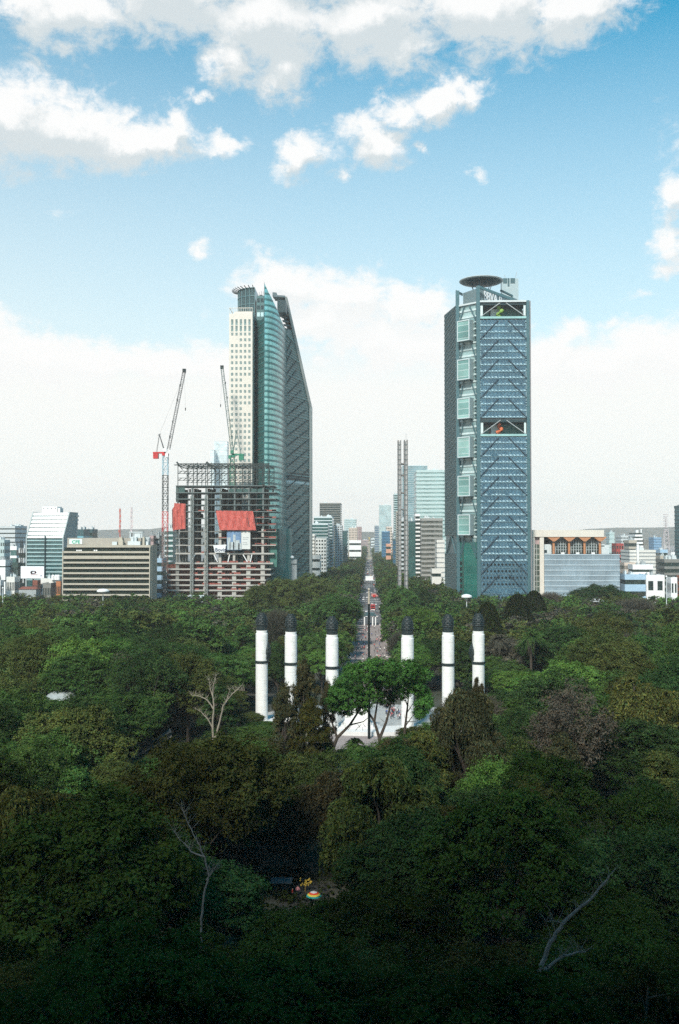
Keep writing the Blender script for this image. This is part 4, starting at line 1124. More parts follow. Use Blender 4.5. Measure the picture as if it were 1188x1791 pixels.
q = MB(); q.box(X(1113.5, 849), X(1117, 849), 848, 849.9, 0, Z(952, 849)); tag(q.build('white_fin_tower', WHITE, None, (X(1115, 849), 849, 0)), 'white vertical fin tower standing before the long cream block', 'tower')
# small rooftop lattice mast left
q = thing('antenna_mast', 'small grey lattice mast on the house roofs left of the slanted block', 'antenna', (X(38, 815), 815, 0))
b = MB(); lattice(b, (X(38, 815), 815, 0), (X(38, 815), 815, Z(945, 815)), 1.6, 2.5, .18); b.build('mast', STEEL, q)
# billboard
def billboard():
    Y = 745; rt = thing('billboard', 'large white billboard with a small dark picture among the left roofs', 'billboard', (X(57, Y), Y, 0))
    b = MB(); b.box(X(37, Y), X(77.5, Y), Y, Y + .8, Z(1012.5, Y), Z(991, Y)); b.build('panel', mat('billboard_white', (.8, .81, .82), .6, var=.03), rt)
    b = MB(); r = random.Random(6)
    for k in range(16):
        a = k / 16 * 6.28; px = 58.5 + 5.5 * math.cos(a) * r.uniform(.5, 1); py = 1002 + 2.6 * math.sin(a) * r.uniform(.5, 1); b.mat(r.randrange(3))
        b.box(X(px - 1.3, Y), X(px + 1.3, Y), Y - .06, Y - .01 - .01 * (k % 4), Z(py + 1, Y), Z(py - 1, Y))
    b.box(X(54, Y), X(67, Y), Y - .07, Y - .02, Z(1006.7, Y), Z(1005.5, Y)); b.mat(1); b.box(X(71.5, Y), X(74, Y), Y - .05, Y - .02, Z(1009, Y), Z(1006, Y))
    b.build('picture', [mat('print_dark', (.05, .05, .07), .7), mat('print_grey', (.3, .3, .36), .7), mat('print_rose', (.4, .25, .24), .7)], rt)
    for px in (42, 57, 72):
        b = MB(); b.box(X(px, Y), X(px, Y) + .8, Y + .85, Y + 1.6, 0, Z(991.5, Y)); b.build('post', STEEL, rt)
billboard()
for i, px in enumerate((93.5, 99, 103)):
    b = MB(); c = (X(px, 734), 734, Z(1015, 734)); b.lathe(c, [(0.1, 0), (1.3, 0), (1.3, 3.2), (.7, 4), (.1, 4.1)], 14)
    tag(b.build('water_tank', WHITE, None, c), ('leftmost', 'middle', 'rightmost')[i] + ' of three white water tanks under the slanted block', 'water tank', 'white rooftop water tanks')

# vaulted-roof block right of the lattice tower
def vaulted():
    Y = 720; Zq = lambda py: Z(py, Y, 1000); rt = thing('vaulted_roof_block', 'cream framed block with orange canopy posts above a blue grey banded base', 'building', (X(1005, Y), Y + 20, 0))
    XX = lambda px: X(px, Y)
    b = MB(); b.box(XX(926), XX(1055.5), Y - 2, Y + 30, Zq(939), Zq(927)); b.build('roof_beam', CREAM, rt)
    for a, c in ((928.5, 935), (943.5, 950.8)):
        b = MB(); b.box(XX(a), XX(c), Y - 1.5, Y + 4, 0, Zq(939)); b.build('pier', CREAM, rt)
    b = MB(); b.box(XX(935), XX(943.5), Y + .5, Y + 20, 0, Zq(952)); b.build('stair_glazing', curtain('stair_glass', (.03, .05, .035), (.06, .09, .07), (.4, .4, .36), 4, 4.1, .2, .25), rt)
    b = MB(); b.box(XX(935), XX(943.5), Y + .6, Y + 20, Zq(952), Zq(939)); b.build('upper_panel', ROSE, rt)
    b = MB(); b.box(XX(951), XX(966), Y + 3, Y + 20, Zq(969), Zq(952)); b.build('recess_wall', PALE, rt)
    b = MB(); b.box(XX(953), XX(958), Y + 2.8, Y + 3, Zq(967), Zq(962)); b.build('recess_window', TEALD, rt)
    b = MB(); b.box(XX(951), XX(968), Y + 14, Y + 22, Zq(952), Zq(939)); b.build('shadow_wall', DKG, rt)
    b = MB(); b.box(XX(966), XX(1052), Y + 10, Y + 12, Zq(969), Zq(939)); b.build('back_wall', PALE, rt)
    for px in (968.5, 995.5, 1022.5, 1049.5):
        b = MB(); b.box(XX(px) - .75, XX(px) + .75, Y, Y + 1.5, Zq(969), Zq(947)); w = XX(px + 10.5) - XX(px); x = XX(px)
        # flared capital
        v = [(x - .75, Zq(947)), (x + .75, Zq(947)), (x + w, Zq(940.2)), (x + w, Zq(939)), (x - w, Zq(939)), (x - w, Zq(940.2))]
        i = len(b.v)
        for yy in (Y - 1.5, Y + 8): b.v += [(a, yy, c) for a, c in v]
        n = 6
        for k in range(n): b.f.append((i + k, i + (k + 1) % n, i + n + (k + 1) % n, i + n + k)); b.m.append(0)
        b.f.append(tuple(i + k for k in range(n))); b.m.append(0); b.f.append(tuple(i + n + k for k in range(n - 1, -1, -1))); b.m.append(0)
        b.build('canopy_post', ORANGE, rt)
    for px in (982, 1009, 1036):
        b = MB(); x = XX(px); w = XX(px + 11) - XX(px); pts = []
        for k in range(13):
            a = math.pi * k / 12; pts.append((x + w * math.cos(a), Y + 3, Zq(950) + (Zq(941.5) - Zq(950)) * math.sin(a) ** .7))
        b.quad(*([(x + w, Y + 3, Zq(968)), *pts, (x - w, Y + 3, Zq(968))]))
        g = b.build('vault_window', GLASSD, rt)
        q = MB()
        for k in range(5): xx = x - w + w * 2 * (k + .5) / 5; q.box(xx - .15, xx + .15, Y + 2.7, Y + 2.9, Zq(968), Zq(945))
        for k in range(3): q.box(x - w, x + w, Y + 2.7, Y + 2.85, Zq(952 + k * 5), Zq(951.4 + k * 5))
        for k in range(12): q.bar(pts[k], pts[k + 1], .25)
        q.build('window_bar', PALE, g)
    b = MB(); b.box(XX(950.9), XX(1082), Y - 3, Y + 32, 0, Zq(969)); b.build('base_wall', curtain('ribbed_panel', (.20, .27, .31), (.26, .33, .37), (.14, .19, .22), .9, 4, .6, .12), rt)
    b = MB(); py = 969
    while py < 1060: b.box(XX(950.8), XX(1082.2), Y - 3.2, Y + 32.1, Zq(py + 1.6), Zq(py)); py += 9.1
    b.build('floor_band', mat('pale_blue_band', (.42, .50, .54), .6), rt)
    b = MB(); b.box(XX(1053), XX(1067), Y + 2, Y + 12, Zq(969), Zq(953)); b.box(XX(1051), XX(1058), Y + 1, Y + 3, Zq(954), Zq(951.5)); b.build('roof_box', PALE, rt)
    for k, px in enumerate((984, 1010, 1037)):
        q = MB(); q.box(XX(px - 3), XX(px + 3), Y - 1, Y + 1, Zq(969), Zq(966)); q.build('roof_unit', WHITE, rt)
    b = MB(); b.box(XX(926), XX(960), Y - 16, Y - 4, 0, Zq(1041)); b.box(XX(960), XX(1000), Y - 16, Y - 5, 0, Zq(1044)); b.build('forecourt_wall', CONCD, rt)
vaulted()

# far low city: many small blocks in the haze
fr = random.Random(77)
wl = [OFFW, LTG, PEACH, MINT, TAN, WHITE, ROSE, GREY]; nm = ['off white', 'light grey', 'peach', 'mint', 'tan', 'white', 'rose', 'grey']
k = 0
for side, (pa, pb) in (('right', (1050, 1240)), ('left', (-60, 135)), ('right', (930, 1060))):
    for i in range(26 if pb != 1060 else 6):
        Y = fr.uniform(1200, 4000); px = fr.uniform(pa, pb); w = fr.uniform(6, 18); h = fr.uniform(12, 34); j = fr.randrange(8)
        py = 935 + (60 - h) / Y * F
        o = bld('city_block', 'small hazy flat roofed block among the far rooftops on the %s skyline' % side, px, px + w, py, Y, fr.uniform(20, 50), wl[j], GLASSD, max(3, int(h / 4)), 'ribbon', fr.uniform(.5, .75), bits=0, group='far low blocks on the %s skyline' % side, cat='building', zmin=6)
        k += 1
# ================================================================ GROUND, AVENUE, PLAZA
def sheet(name, poly, z, m_, kind='structure'):
    b = MB(); b.quad(*[(p[0], p[1], z) for p in poly]); return tag(b.build(name, m_), kind=kind)
gm = bpy.data.materials.new('ground_earth'); nt, N, L = nodes_of(gm)
out = N.new('ShaderNodeOutputMaterial'); bs = N.new('ShaderNodeBsdfPrincipled'); tc = N.new('ShaderNodeTexCoord')
n1 = N.new('ShaderNodeTexNoise'); n1.inputs['Scale'].default_value = .03; n1.inputs['Detail'].default_value = 8; L.new(tc.outputs['Object'], n1.inputs['Vector'])
cr = N.new('ShaderNodeValToRGB'); cr.color_ramp.elements[0].color = (.025, .035, .018, 1); cr.color_ramp.elements[1].color = (.11, .10, .08, 1); cr.color_ramp.elements[0].position = .4; cr.color_ramp.elements[1].position = .62
L.new(n1.outputs['Fac'], cr.inputs[0]); L.new(cr.outputs[0], bs.inputs['Base Color']); bs.inputs['Roughness'].default_value = .95; L.new(bs.outputs[0], out.inputs[0])
sheet('ground', [(-4800, -280), (4800, -280), (4800, 6500), (-4800, 6500)], 0, gm)
# city floor beyond the park
sheet('city_ground', [(-2500, 705), (2500, 705), (2500, 6000), (-2500, 6000)], .004, mat('city_floor', (.22, .21, .20), .9, var=.35, scale=.02))
sheet('avenue_road', [(-11, 420), (11, 420), (11, 4200), (-11, 4200)], .008, ASPH)
sheet('pavement', [(-16, 345), (16, 345), (15, 640), (-15, 640)], .012, PINKST)
sheet('pavement', [(-19, 640), (-11.2, 640), (-11.2, 3200), (-19, 3200)], .13, PINKST)
sheet('pavement', [(11.2, 640), (19, 640), (19, 3200), (11.2, 3200)], .13, PINKST)
b = MB(); b.box(-11.2, -11, 640, 3200, 0, .14); b.box(11, 11.2, 640, 3200, 0, .14); tag(b.build('kerb', CONC), kind='structure')
b = MB()
for i in range(150):
    y = 650 + i * 16
    for x in (-5.6, 5.6, -.1): b.box(x - .08, x + .08, y, y + (6 if x != -.1 else 15.9), .008, .014)
for y in (742, 846, 872, 958, 1100, 1290, 1500):
    for k in range(12): b.box(-10.2 + k * 1.75, -9.2 + k * 1.75, y, y + 4, .008, .0145)
tag(b.build('road_marking', mat('road_paint', (.62, .62, .6), .7, var=.3, scale=1)), kind='structure')
pts = [(38 * math.cos(a * math.pi / 24), 306 + 30 * math.sin(a * math.pi / 24)) for a in range(48)]
sheet('plaza_paving', pts, .016, mat('plaza_stone', (.42, .41, .38), .85, var=.25, scale=.2))
sheet('plaza_paving', [(-14, 232), (14, 232), (24, 284), (-24, 284)], .02, PINKST)
sheet('path', [(-56, 262), (-50, 260), (-72, 214), (-78, 218)], .02, CONC)
# castle hill under the camera
def hillz(x, y):
    if y > 112: return -1
    t = max(0, (112 - max(y, 2)) / 110)
    return 56.5 * t ** 1.6 * (1 if abs(x) < 90 else max(0, 1 - (abs(x) - 90) / 120)) - .6 + math.sin(x * .11) * math.cos(y * .13) * .8 * min(1, t * 3)
b = MB(); xs = [-210 + 12 * i for i in range(36)]; ys = [-200, -120, -60, -20, 0] + [6 * i for i in range(1, 20)]
for i in range(len(xs) - 1):
    for j in range(len(ys) - 1):
        b.quad(*[(x, y, hillz(x, y)) for x, y in ((xs[i], ys[j]), (xs[i + 1], ys[j]), (xs[i + 1], ys[j + 1]), (xs[i], ys[j + 1]))])
tag(b.build('hill', gm), kind='structure')
# far ridge
b = MB(); fr2 = random.Random(5); P = []
for i in range(61):
    x = -4500 + i * 150; P.append((x, 5600 + 200 * math.sin(i), 82 + 26 * math.sin(i * .33) + fr2.uniform(-6, 6)))
for a, c in zip(P, P[1:]):
    b.quad((a[0], a[1] - 500, 0), (c[0], c[1] - 500, 0), c, a); b.quad(a, c, (c[0], c[1] + 500, 0), (a[0], a[1] + 500, 0))
tag(b.build('hills', gm), kind='structure')
# castle the view is taken from; unseen upper storeys enlarged to shade the foreground
def castle():
    rt = thing('castle', 'stone castle on the hill whose terrace the view is taken from', 'castle', (0, -30, 0))
    b = MB(); b.box(-110, 110, -60, -8, 40, 92); b.box(-16, 16, -52, -22, 92.01, 106); b.build('wall', BEIGE, rt)
    b = MB(); b.box(-115, 115, -8, 1.2, 40, 58.3); b.build('terrace', BEIGE, rt)
    me = boxmesh('window', 1.6, .2, 3.2, GLASSD)
    for k in range(20):
        for z in (62, 71): place('window', me, rt, (-66 + k * 7, 22.05, z))
    b = MB(); b.box(-112, 112, -61, -7.5, 92.005, 93); b.build('cornice', CREAM, rt)
castle()

# ================================================================ COLUMN MONUMENT
COLS = [(458, 300, 1), (509, 296, 0), (581, 288, 0), (713, 288, 0), (784, 296, 0), (837, 300, -1)]
colst = mat('column_marble', (.79, .78, .74), .7, var=.17, scale=.5)
brz = mat('dark_bronze', (0.018, 0.030, 0.030), .6, .1, var=.5, scale=3)
names = ['far left column', 'second column from the left', 'third column from the left', 'third column from the right', 'second column from the right', 'far right column']
def column(i, px, Y, eg):
    x = X(px, Y, 1150); c = (x, Y, 0)
    rt = thing('monument_column', names[i] + ' of the white monument with its black flame cap', 'column', c, 'white columns of the monument')
    b = MB(); r = 1.93
    prof = [(r * 1.1, 0), (r * 1.1, 1.2), (r * 1.02, 1.3)]
    z = 1.3
    while z < 28.0:
        prof += [(r, z), (r, z + .95), (r - .045, z + .97), (r - .045, z + 1.03)]; z += 1.05
    prof += [(r * .97, 28.6), (r * .90, 28.7), (r * .90, 29.6), (.1, 29.6)]
    b.lathe(c, prof, 24); b.build('shaft', colst, rt)
    b = MB(); b.lathe((x, Y, 19.2), [(r, 0), (r * 1.13, .1), (r * 1.13, .75), (r, .85)], 24); b.build('ring', brz, rt)
    b = MB(); b.lathe((x, Y, 29.6), [(r * .86, .02), (r * .86, 2.0), (r * .8, 2.1), (r * .74, 3.2), (r * .4, 4.8), (.2, 5.2)], 16)
    for t in range(7):   # overlapping tiers of scalloped leaves
        zt = 29.6 + 1.75 + t * .55; rt_ = r * (.92 - .027 * max(0, t - 2) ** 2)
        n = 11
        for k in range(n):
            a = 2 * math.pi * (k + .5 * (t % 2)) / n + .3; da = math.pi / n * .95
            pi = [(rt_ * .6, .52), (rt_ * .98, .46), (rt_ * 1.12, -.02), (rt_ * .92, .0)]
            for (ra, za), (rb_, zb_) in zip(pi, pi[1:]):
                b.quad(*[(x + rr * math.cos(aa), Y + rr * math.sin(aa), zt + zz_ + (.12 if aa == a else 0)) for rr, zz_, aa in ((ra, za, a - da), (ra, za, a + da), (rb_, zb_, a + da * .8), (rb_, zb_, a - da * .8))])
    b.lathe((x, Y, 34.0), [(r * .55, 0), (r * .5, .45), (r * .3, .9), (.08, 1.05)], 10)
    b.build('flame_cap', brz, rt)
    # folded-wing eagle on the side facing the middle of the crescent
    s = 1 if x < 0 else -1
    dx, dy = (s * .99, .1) if eg else (s * .45, .9)
    b = MB(); base = Vector((x, Y, 0)) + Vector((dx, dy, 0)) * (r * .82)
    pr = [(20, .55), (21, 1.15), (22.5, 1.55), (24, 1.4), (25.3, .8), (26.6, .25), (27.4, .1)]
    for (za, ra), (zb_, rb_) in zip(pr, pr[1:]): b.bar(base + Vector((0, 0, za)), base + Vector((0, 0, zb_)), ra, rb_, 8)
    for sg in (-1, 1):
        wv = Vector((-dy, dx, 0)) * sg * .9; b.bar(base + wv + Vector((0, 0, 20.4)), base + wv * .9 + Vector((0, 0, 24.6)), .5, .35, 6)
    b.build('eagle', brz, rt)
for i, (px, Y, eg) in enumerate(COLS): column(i, px, Y, eg)
# crescent base and central pedestal
b = MB(); c = (0, 328, 0)
for r0, r1, z0, z1 in ((36.5, 45.5, 0, 1.2),):
    b.lathe(c, [(r1, z0), (r1, z1), (r0, z1), (r0, z0)], 40, a0=math.pi * 1.5 - 1.02, a1=math.pi * 1.5 + 1.02)
tag(b.build('crescent_podium', STONE, None, c), 'white stone crescent podium carrying the six columns', 'podium')
ped = thing('central_pedestal', 'white stepped marble pedestal in the middle of the crescent', 'monument', (X(625, 291), 291, 0))
b = MB(); px_ = X(625, 291)
for k in range(5): b.box(px_ - 7 + k * .7, px_ + 7 - k * .7, 286 + k * .7, 297 - k * .5, k * .5 + .02, k * .5 + .52)
b.build('stair', STONE, ped)
b = MB(); b.box(px_ - 3.8, px_ + 3.8, 289.5, 295, 2.54, 7.2); b.box(px_ - 4.2, px_ + 4.2, 289.2, 295.3, 7.2, 7.8); b.build('block', colst, ped)
b = MB()
b.tube([(px_, 292, 7.8), (px_, 292, 10), (px_, 292, 12), (px_, 292, 12.6), (px_, 292, 13.1)], [1.5, 1.0, .75, .3, .42], 10); b.build('figure', colst, ped, smooth=True)
# flagpole
fp = thing('flagpole', 'very tall dark flagpole with pale tip standing before the avenue', 'flagpole', (X(645.5, 279), 279, 0))
b = MB(); x = X(645.6, 279, 1150); b.tube([(x, 279, 0), (x, 279, 14), (x, 279, Z(1056, 279))], [.42, .38, .28], 10); b.build('pole', BLACK, fp)
b = MB(); b.tube([(x, 279, Z(1056, 279)), (x, 279, Z(1033, 279))], [.34, .26], 10); b.lathe((x, 279, Z(1033, 279)), [(.1, 0), (.4, .3), (.1, .8)], 10); b.build('pole_tip', mat('pole_tan', (.42, .36, .28), .6), fp)
# angel-topped golden column at the roundabout
Yg = 2300; gx = X(646, Yg); gc = thing('victory_column', 'distant column topped by a golden winged figure at the end of the avenue', 'monument', (gx, Yg, 0))
b = MB(); b.lathe((gx, Yg, 0), [(14, 0), (13, 4), (5, 6), (5, 12), (2.4, 14), (2.1, 36), (3.4, 38), (3.4, 40), (1.5, 42), (1.5, 44)], 16); b.build('shaft', mat('column_stone', (.35, .32, .25), .7), gc)
b = MB(); b.tube([(gx, Yg, 44), (gx, Yg, 49), (gx, Yg, 52), (gx, Yg, 53.5)], [1.3, 1.5, 1, .6], 8); b.bar((gx, Yg, 50), (gx - 4, Yg, 55), 1, .2); b.bar((gx, Yg, 50), (gx + 4, Yg, 55), 1, .2); b.build('winged_figure', GOLD, gc)
# kiosk gate across the avenue, marquee
kg = thing('pavilion', 'dark roofed pavilion on white posts across the crowded avenue', 'pavilion', (0, 628, 0))
b = MB(); b.box(-3.6, 4.6, 624, 634, 6.2, 7.0); b.box(-2.4, 3.4, 626, 632, 7.0, 8.2); b.build('roof', TEAL, kg)
for x_ in (-3.2, -.4, 2.2, 4.1):
    b = MB(); b.box(x_ - .35, x_ + .35, 624.6, 625.3, 0, 6.2); b.build('post', WHITE, kg)
mq = thing('marquee', 'wide white marquee standing across the middle of the avenue', 'tent', (0, 1150, 0))
b = MB(); b.box(-7.6, 7.6, 1148, 1156, 4.2, 4.8); b.prism([(-4.6, 1149), (4.6, 1149), (4.6, 1155), (-4.6, 1155)], 4.81, 9.5); b.build('canopy', WHITE, mq)
for x_ in (-7.2, -2.5, 2.5, 7.2):
    b = MB(); b.box(x_ - .2, x_ + .2, 1148.4, 1148.8, 0, 4.2); b.build('post', GREY, mq)

# street lamps
def lamp(px, Y, ptop, disc, label):
    x = X(px, Y); zt = Z(ptop, Y, px); rt = thing('street_lamp', label, 'street lamp', (x, Y, 0), 'street lamps in the park')
    b = MB(); b.tube([(x, Y, 0), (x, Y, zt)], [.3, .2], 8); b.build('pole', PALE, rt)
    b = MB()
    if disc: b.lathe((x, Y, zt), [(.2, 0), (disc, .4), (disc * 1.02, 1.1), (disc * .6, 1.9), (.1, 2.2)], 24)
    else: b.lathe((x, Y, zt), [(.2, 0), (.55, .3), (.5, .9), (.1, 1.2)], 12)
    b.build('lamp_head', WHITE, rt)
lamp(181, 560, 1036, 3.6, 'tall lamp with broad white disc head before the striped office block')
lamp(816, 520, 1046, 2.9, 'tall lamp with white dome head before the lattice tower')
lamp(6, 600, 1030, 0, 'pale lamp post at the far left under white roofs')
lamp(1165, 580, 1010, 0, 'pale lamp post at the right under the white wall building')
lamp(610, 560, 1074, 0, 'thin lamp post in trees left of the avenue crowd')
lamp(1180, 560, 1120, 0, 'short lamp post in trees at the right edge')
# small roofs glimpsed in the trees
def roof(label, px0, px1, py, Y, m_, h=3, cat='roof hut'):
    x0, x1 = X(px0, Y), X(px1, Y); z = Z(py, Y, px0); rt = thing('park_building', label, 'building', ((x0 + x1) / 2, Y, 0))
    b = MB(); b.box(x0, x1, Y, Y + 8, 0, z - 1); b.build('wall', GREY, rt)
    b = MB(); xm = (x0 + x1) / 2; b.v += [(x0 - .5, Y - .5, z - 1), (x1 + .5, Y - .5, z - 1), (x1 + .5, Y + 8.5, z - 1), (x0 - .5, Y + 8.5, z - 1), (x0 + 1, Y + 4, z + .6), (x1 - 1, Y + 4, z + .6)]
    b.f += [(0, 1, 5, 4), (2, 3, 4, 5), (1, 2, 5), (3, 0, 4), (3, 2, 1, 0)]; b.m += [0] * 5; b.build('roof', m_, rt)
roof('white roofed park building in trees right of the lattice tower', 1038, 1066, 1050, 600, WHITE)
roof('maroon roofed park building in trees at the left', 34, 64, 1028, 640, BRICKR)
roof('white annexe roof in trees below the unfinished frame', 328, 358, 1043, 640, PALE)
# dome tent, left
Yd = 262; xd = X(110, Yd); b = MB(); zd = Z(1226, Yd)
b.lathe((xd, Yd, zd - 1), [(4.9, 0), (4.8, 1), (4.2, 2.1), (3.0, 2.9), (1.5, 3.4), (.1, 3.5)], 28); b.lathe((xd, Yd, 0), [(4.4, 0), (4.4, zd - 1)], 20)
o = b.build('dome_tent', mat('tent_white', (.34, .37, .36), .8, var=.35, scale=1.2), None, (xd, Yd, 0)); tag(o, 'weathered white domed tent top among the left hand trees', 'tent')
# ramp with rail
Yr = 236; rt = thing('sloping_rail', 'dark sloping handrail on a pale ramp between the left trees', 'railing', at(262, 1300, Yr))
a, c = at(222, 1326, Yr), at(300, 1281, Yr); b = MB(); b.bar(a, c, .22); b.build('handrail', BLACK, rt)
b = MB(); b.quad(a + Vector((0, .4, -.2)), c + Vector((0, .4, -.2)), c + Vector((-1, 3, .4)), a + Vector((1, 3, .4))); b.quad(a + Vector((0, .4, -.2)), a + Vector((0, .4, -1.2)), c + Vector((0, .4, -1.2)), c + Vector((0, .4, -.2))); b.build('ramp', mat('ramp_stone', (.13, .13, .12), .9, var=.4, scale=.8), rt)
b = MB()
for k in range(8): q = a.lerp(c, (k + .5) / 8); b.bar(q, q + Vector((0, 0, -1.2)), .07)
b.build('baluster', BLACK, rt)['kind'] = 'stuff'

# ================================================================ PEOPLE AND CARS
def person_mesh(kind):
    me = bpy.data.meshes.new('person'); bm = bmesh.new(); sk = bm.verts.layers.skin.verify()
    ph = {0: .16, 1: .02, 2: .3}[kind]
    V = {}
    def v(n, x, y, z, r):
        a = bm.verts.new((x, y, z)); a[sk].radius = (r, r); V[n] = a; return a
    v('pel', 0, 0, .93, .15); v('waist', 0, 0, 1.1, .13); v('ch', 0, 0, 1.32, .17); v('nk', 0, 0, 1.48, .07); v('hd', 0, .01, 1.6, .10); v('top', 0, .01, 1.7, .085)
    for s, n in ((-1, 'l'), (1, 'r')):
        v('hip' + n, s * .1, 0, .86, .1); v('kn' + n, s * .11, s * ph * .7, .48, .07); v('an' + n, s * .11, s * ph, .09, .05); v('ft' + n, s * .12, s * ph - .13, .04, .045)
        v('sh' + n, s * .19, 0, 1.38, .075); v('el' + n, s * .25, -s * ph * .5, 1.12, .05); v('ha' + n, s * .25, -s * ph * .9 - .06, .88, .04)
    E = [('pel', 'waist'), ('waist', 'ch'), ('ch', 'nk'), ('nk', 'hd'), ('hd', 'top')]
    for n in 'lr': E += [('pel', 'hip' + n), ('hip' + n, 'kn' + n), ('kn' + n, 'an' + n), ('an' + n, 'ft' + n), ('ch', 'sh' + n), ('sh' + n, 'el' + n), ('el' + n, 'ha' + n)]
    for a, c_ in E: bm.edges.new((V[a], V[c_]))
    V['pel'][sk].use_root = True
    bm.to_mesh(me); bm.free()
    o = bpy.data.objects.new('tmp', me); COL.objects.link(o); o.modifiers.new('s', 'SKIN'); m2 = o.modifiers.new('u', 'SUBSURF'); m2.levels = 1; m2.render_levels = 1
    bpy.context.view_layer.update()
    r = bpy.data.meshes.new_from_object(o.evaluated_get(bpy.context.evaluated_depsgraph_get())); bpy.data.objects.remove(o)
    r.name = 'person'; r.materials.clear(); r.materials.append(PM); return r
PM = bpy.data.materials.new('person_clothing'); nt, N, L = nodes_of(PM)
out = N.new('ShaderNodeOutputMaterial'); bs = N.new('ShaderNodeBsdfPrincipled'); tc = N.new('ShaderNodeTexCoord'); sp_ = N.new('ShaderNodeSeparateXYZ'); L.new(tc.outputs['Object'], sp_.inputs[0])
oi = N.new('ShaderNodeObjectInfo'); rp = N.new('ShaderNodeValToRGB'); rp.color_ramp.interpolation = 'CONSTANT'
e = rp.color_ramp.elements; e[0].color = (.03, .035, .05, 1); e[1].position = .55; e[1].color = (1, 1, 1, 1)
e2 = e.new(.845); e2.color = (.42, .24, .16, 1); e3 = e.new(.93); e3.color = (.02, .014, .01, 1)
md = N.new('ShaderNodeMath'); md.operation = 'DIVIDE'; md.inputs[1].default_value = 1.78; L.new(sp_.outputs[2], md.inputs[0]); L.new(md.outputs[0], rp.inputs[0])
cmp_ = N.new('ShaderNodeMath'); cmp_.operation = 'COMPARE'; cmp_.inputs[1].default_value = .7; cmp_.inputs[2].default_value = .148; L.new(md.outputs[0], cmp_.inputs[0])
mxx = N.new('ShaderNodeMix'); mxx.data_type = 'RGBA'; L.new(cmp_.outputs[0], mxx.inputs[0]); L.new(rp.outputs[0], mxx.inputs[6]); L.new(oi.outputs['Color'], mxx.inputs[7]); L.new(mxx.outputs[2], bs.inputs['Base Color'])
bs.inputs['Roughness'].default_value = .85; L.new(bs.outputs[0], out.inputs[0])
PMESH = [person_mesh(k) for k in range(3)]
pr_ = random.Random(31); n = 0
cloth = [(.8, .8, .78, 'white'), (.03, .03, .035, 'black'), (.5, .05, .05, 'red'), (.05, .10, .3, 'blue'), (.75, .74, .7, 'white'), (.3, .3, .3, 'grey'), (.6, .3, .3, 'pink'), (.05, .05, .08, 'dark')]
def person(x, y, z, c, label, group=None, rz=0, s=1.0, mesh=None):
    o = bpy.data.objects.new('person', mesh or PMESH[pr_.randrange(3)]); COL.objects.link(o); o.location = (x, y, z); o.rotation_euler = (0, 0, rz); o.scale = (s * 1.1, s * 1.1, s)
    o.color = (*c[:3], 1); tag(o, label, 'person', group); return o
for i in range(285):
    if i < 190: y = 350 + (620 - 350) * pr_.random() ** 1.2
    else: y = pr_.uniform(350, 460)
    hw = 12 if y < 430 else 9.5
    x = pr_.uniform(-hw, hw)
    if y > 612 and abs(x) < 5: continue
    c = pr_.choice(cloth)
    person(x, y, .02, c, 'person in %s top in the crowd walking on the avenue' % c[3], 'people in %s tops walking on the avenue' % c[3], pr_.uniform(0, 6.3), pr_.uniform(.93, 1.08))
for i in range(34):
    c = pr_.choice(cloth); x, y = X(pr_.uniform(672, 705), 320), pr_.uniform(306, 330)
    person(x, y, .03, c, 'person in %s top on the plaza behind the columns' % c[3], 'people in %s tops on the plaza' % c[3], pr_.uniform(0, 6.3))

def car_parts(col_m, glass):
    body = MB()
    pf = [(-2.2, .35), (-2.2, .85), (-1.9, .98), (-1.0, 1.02), (.9, 1.0), (2.0, .82), (2.2, .55), (2.2, .3)]
    def extr(mb, pf, w, inset=0):
        i = len(mb.v); n = len(pf)
        for sx, in_ in ((-w, 1), (w, 1)): mb.v += [(sx, a, c) for a, c in pf]
        for k in range(n): mb.f.append((i + k, i + (k + 1) % n, i + n + (k + 1) % n, i + n + k)); mb.m.append(0)
        mb.f.append(tuple(i + k for k in range(n - 1, -1, -1))); mb.m.append(0); mb.f.append(tuple(i + n + k for k in range(n))); mb.m.append(0)
    extr(body, pf, .88)
    extr(body, [(-1.45, 1.42), (-1.3, 1.48), (.2, 1.47), (.35, 1.42)], .66)
    cab = MB(); extr(cab, [(-1.85, .98), (-1.45, 1.43), (.35, 1.43), (1.0, .98)], .72)
    wh = MB()
    for sx in (-.86, .7):
        for sy in (-1.35, 1.35): wh.bar((sx, sy, .33), (sx + .16, sy, .33), .33, .33, 12)
    hl = MB(); hl.box(-.8, -.5, 2.12, 2.19, .55, .72); hl.box(.5, .8, 2.12, 2.19, .55, .72); hl.box(-.8, -.5, -2.23, -2.2, .6, .8); hl.box(.5, .8, -2.23, -2.2, .6, .8)
    return body, cab, wh, hl
def mk(b, name, m_):
    me = bpy.data.meshes.new(name); me.from_pydata(b.v, [], b.f); me.materials.append(m_); me.update(); return me
carcols = {'white': (.75, .75, .74), 'silver': (.45, .46, .47), 'dark': (.03, .03, .035), 'red': (.45, .04, .03), 'grey': (.18, .18, .19), 'yellow': (.6, .38, .08)}
cm_ = {}
for k_, c in carcols.items():
    b_, g_, w_, h_ = car_parts(None, None); cm_[k_] = (mk(b_, 'body', mat('car_' + k_, c, .3, .1, var=.05, spec=.6)), mk(g_, 'cabin_glass', BLACK), mk(w_, 'wheel', BLACK), mk(h_, 'lamp', REDP))
cr_ = random.Random(17); lanes = [-8.8, -5.6, -2.3, 2.3, 5.6, 8.8]; used = set()
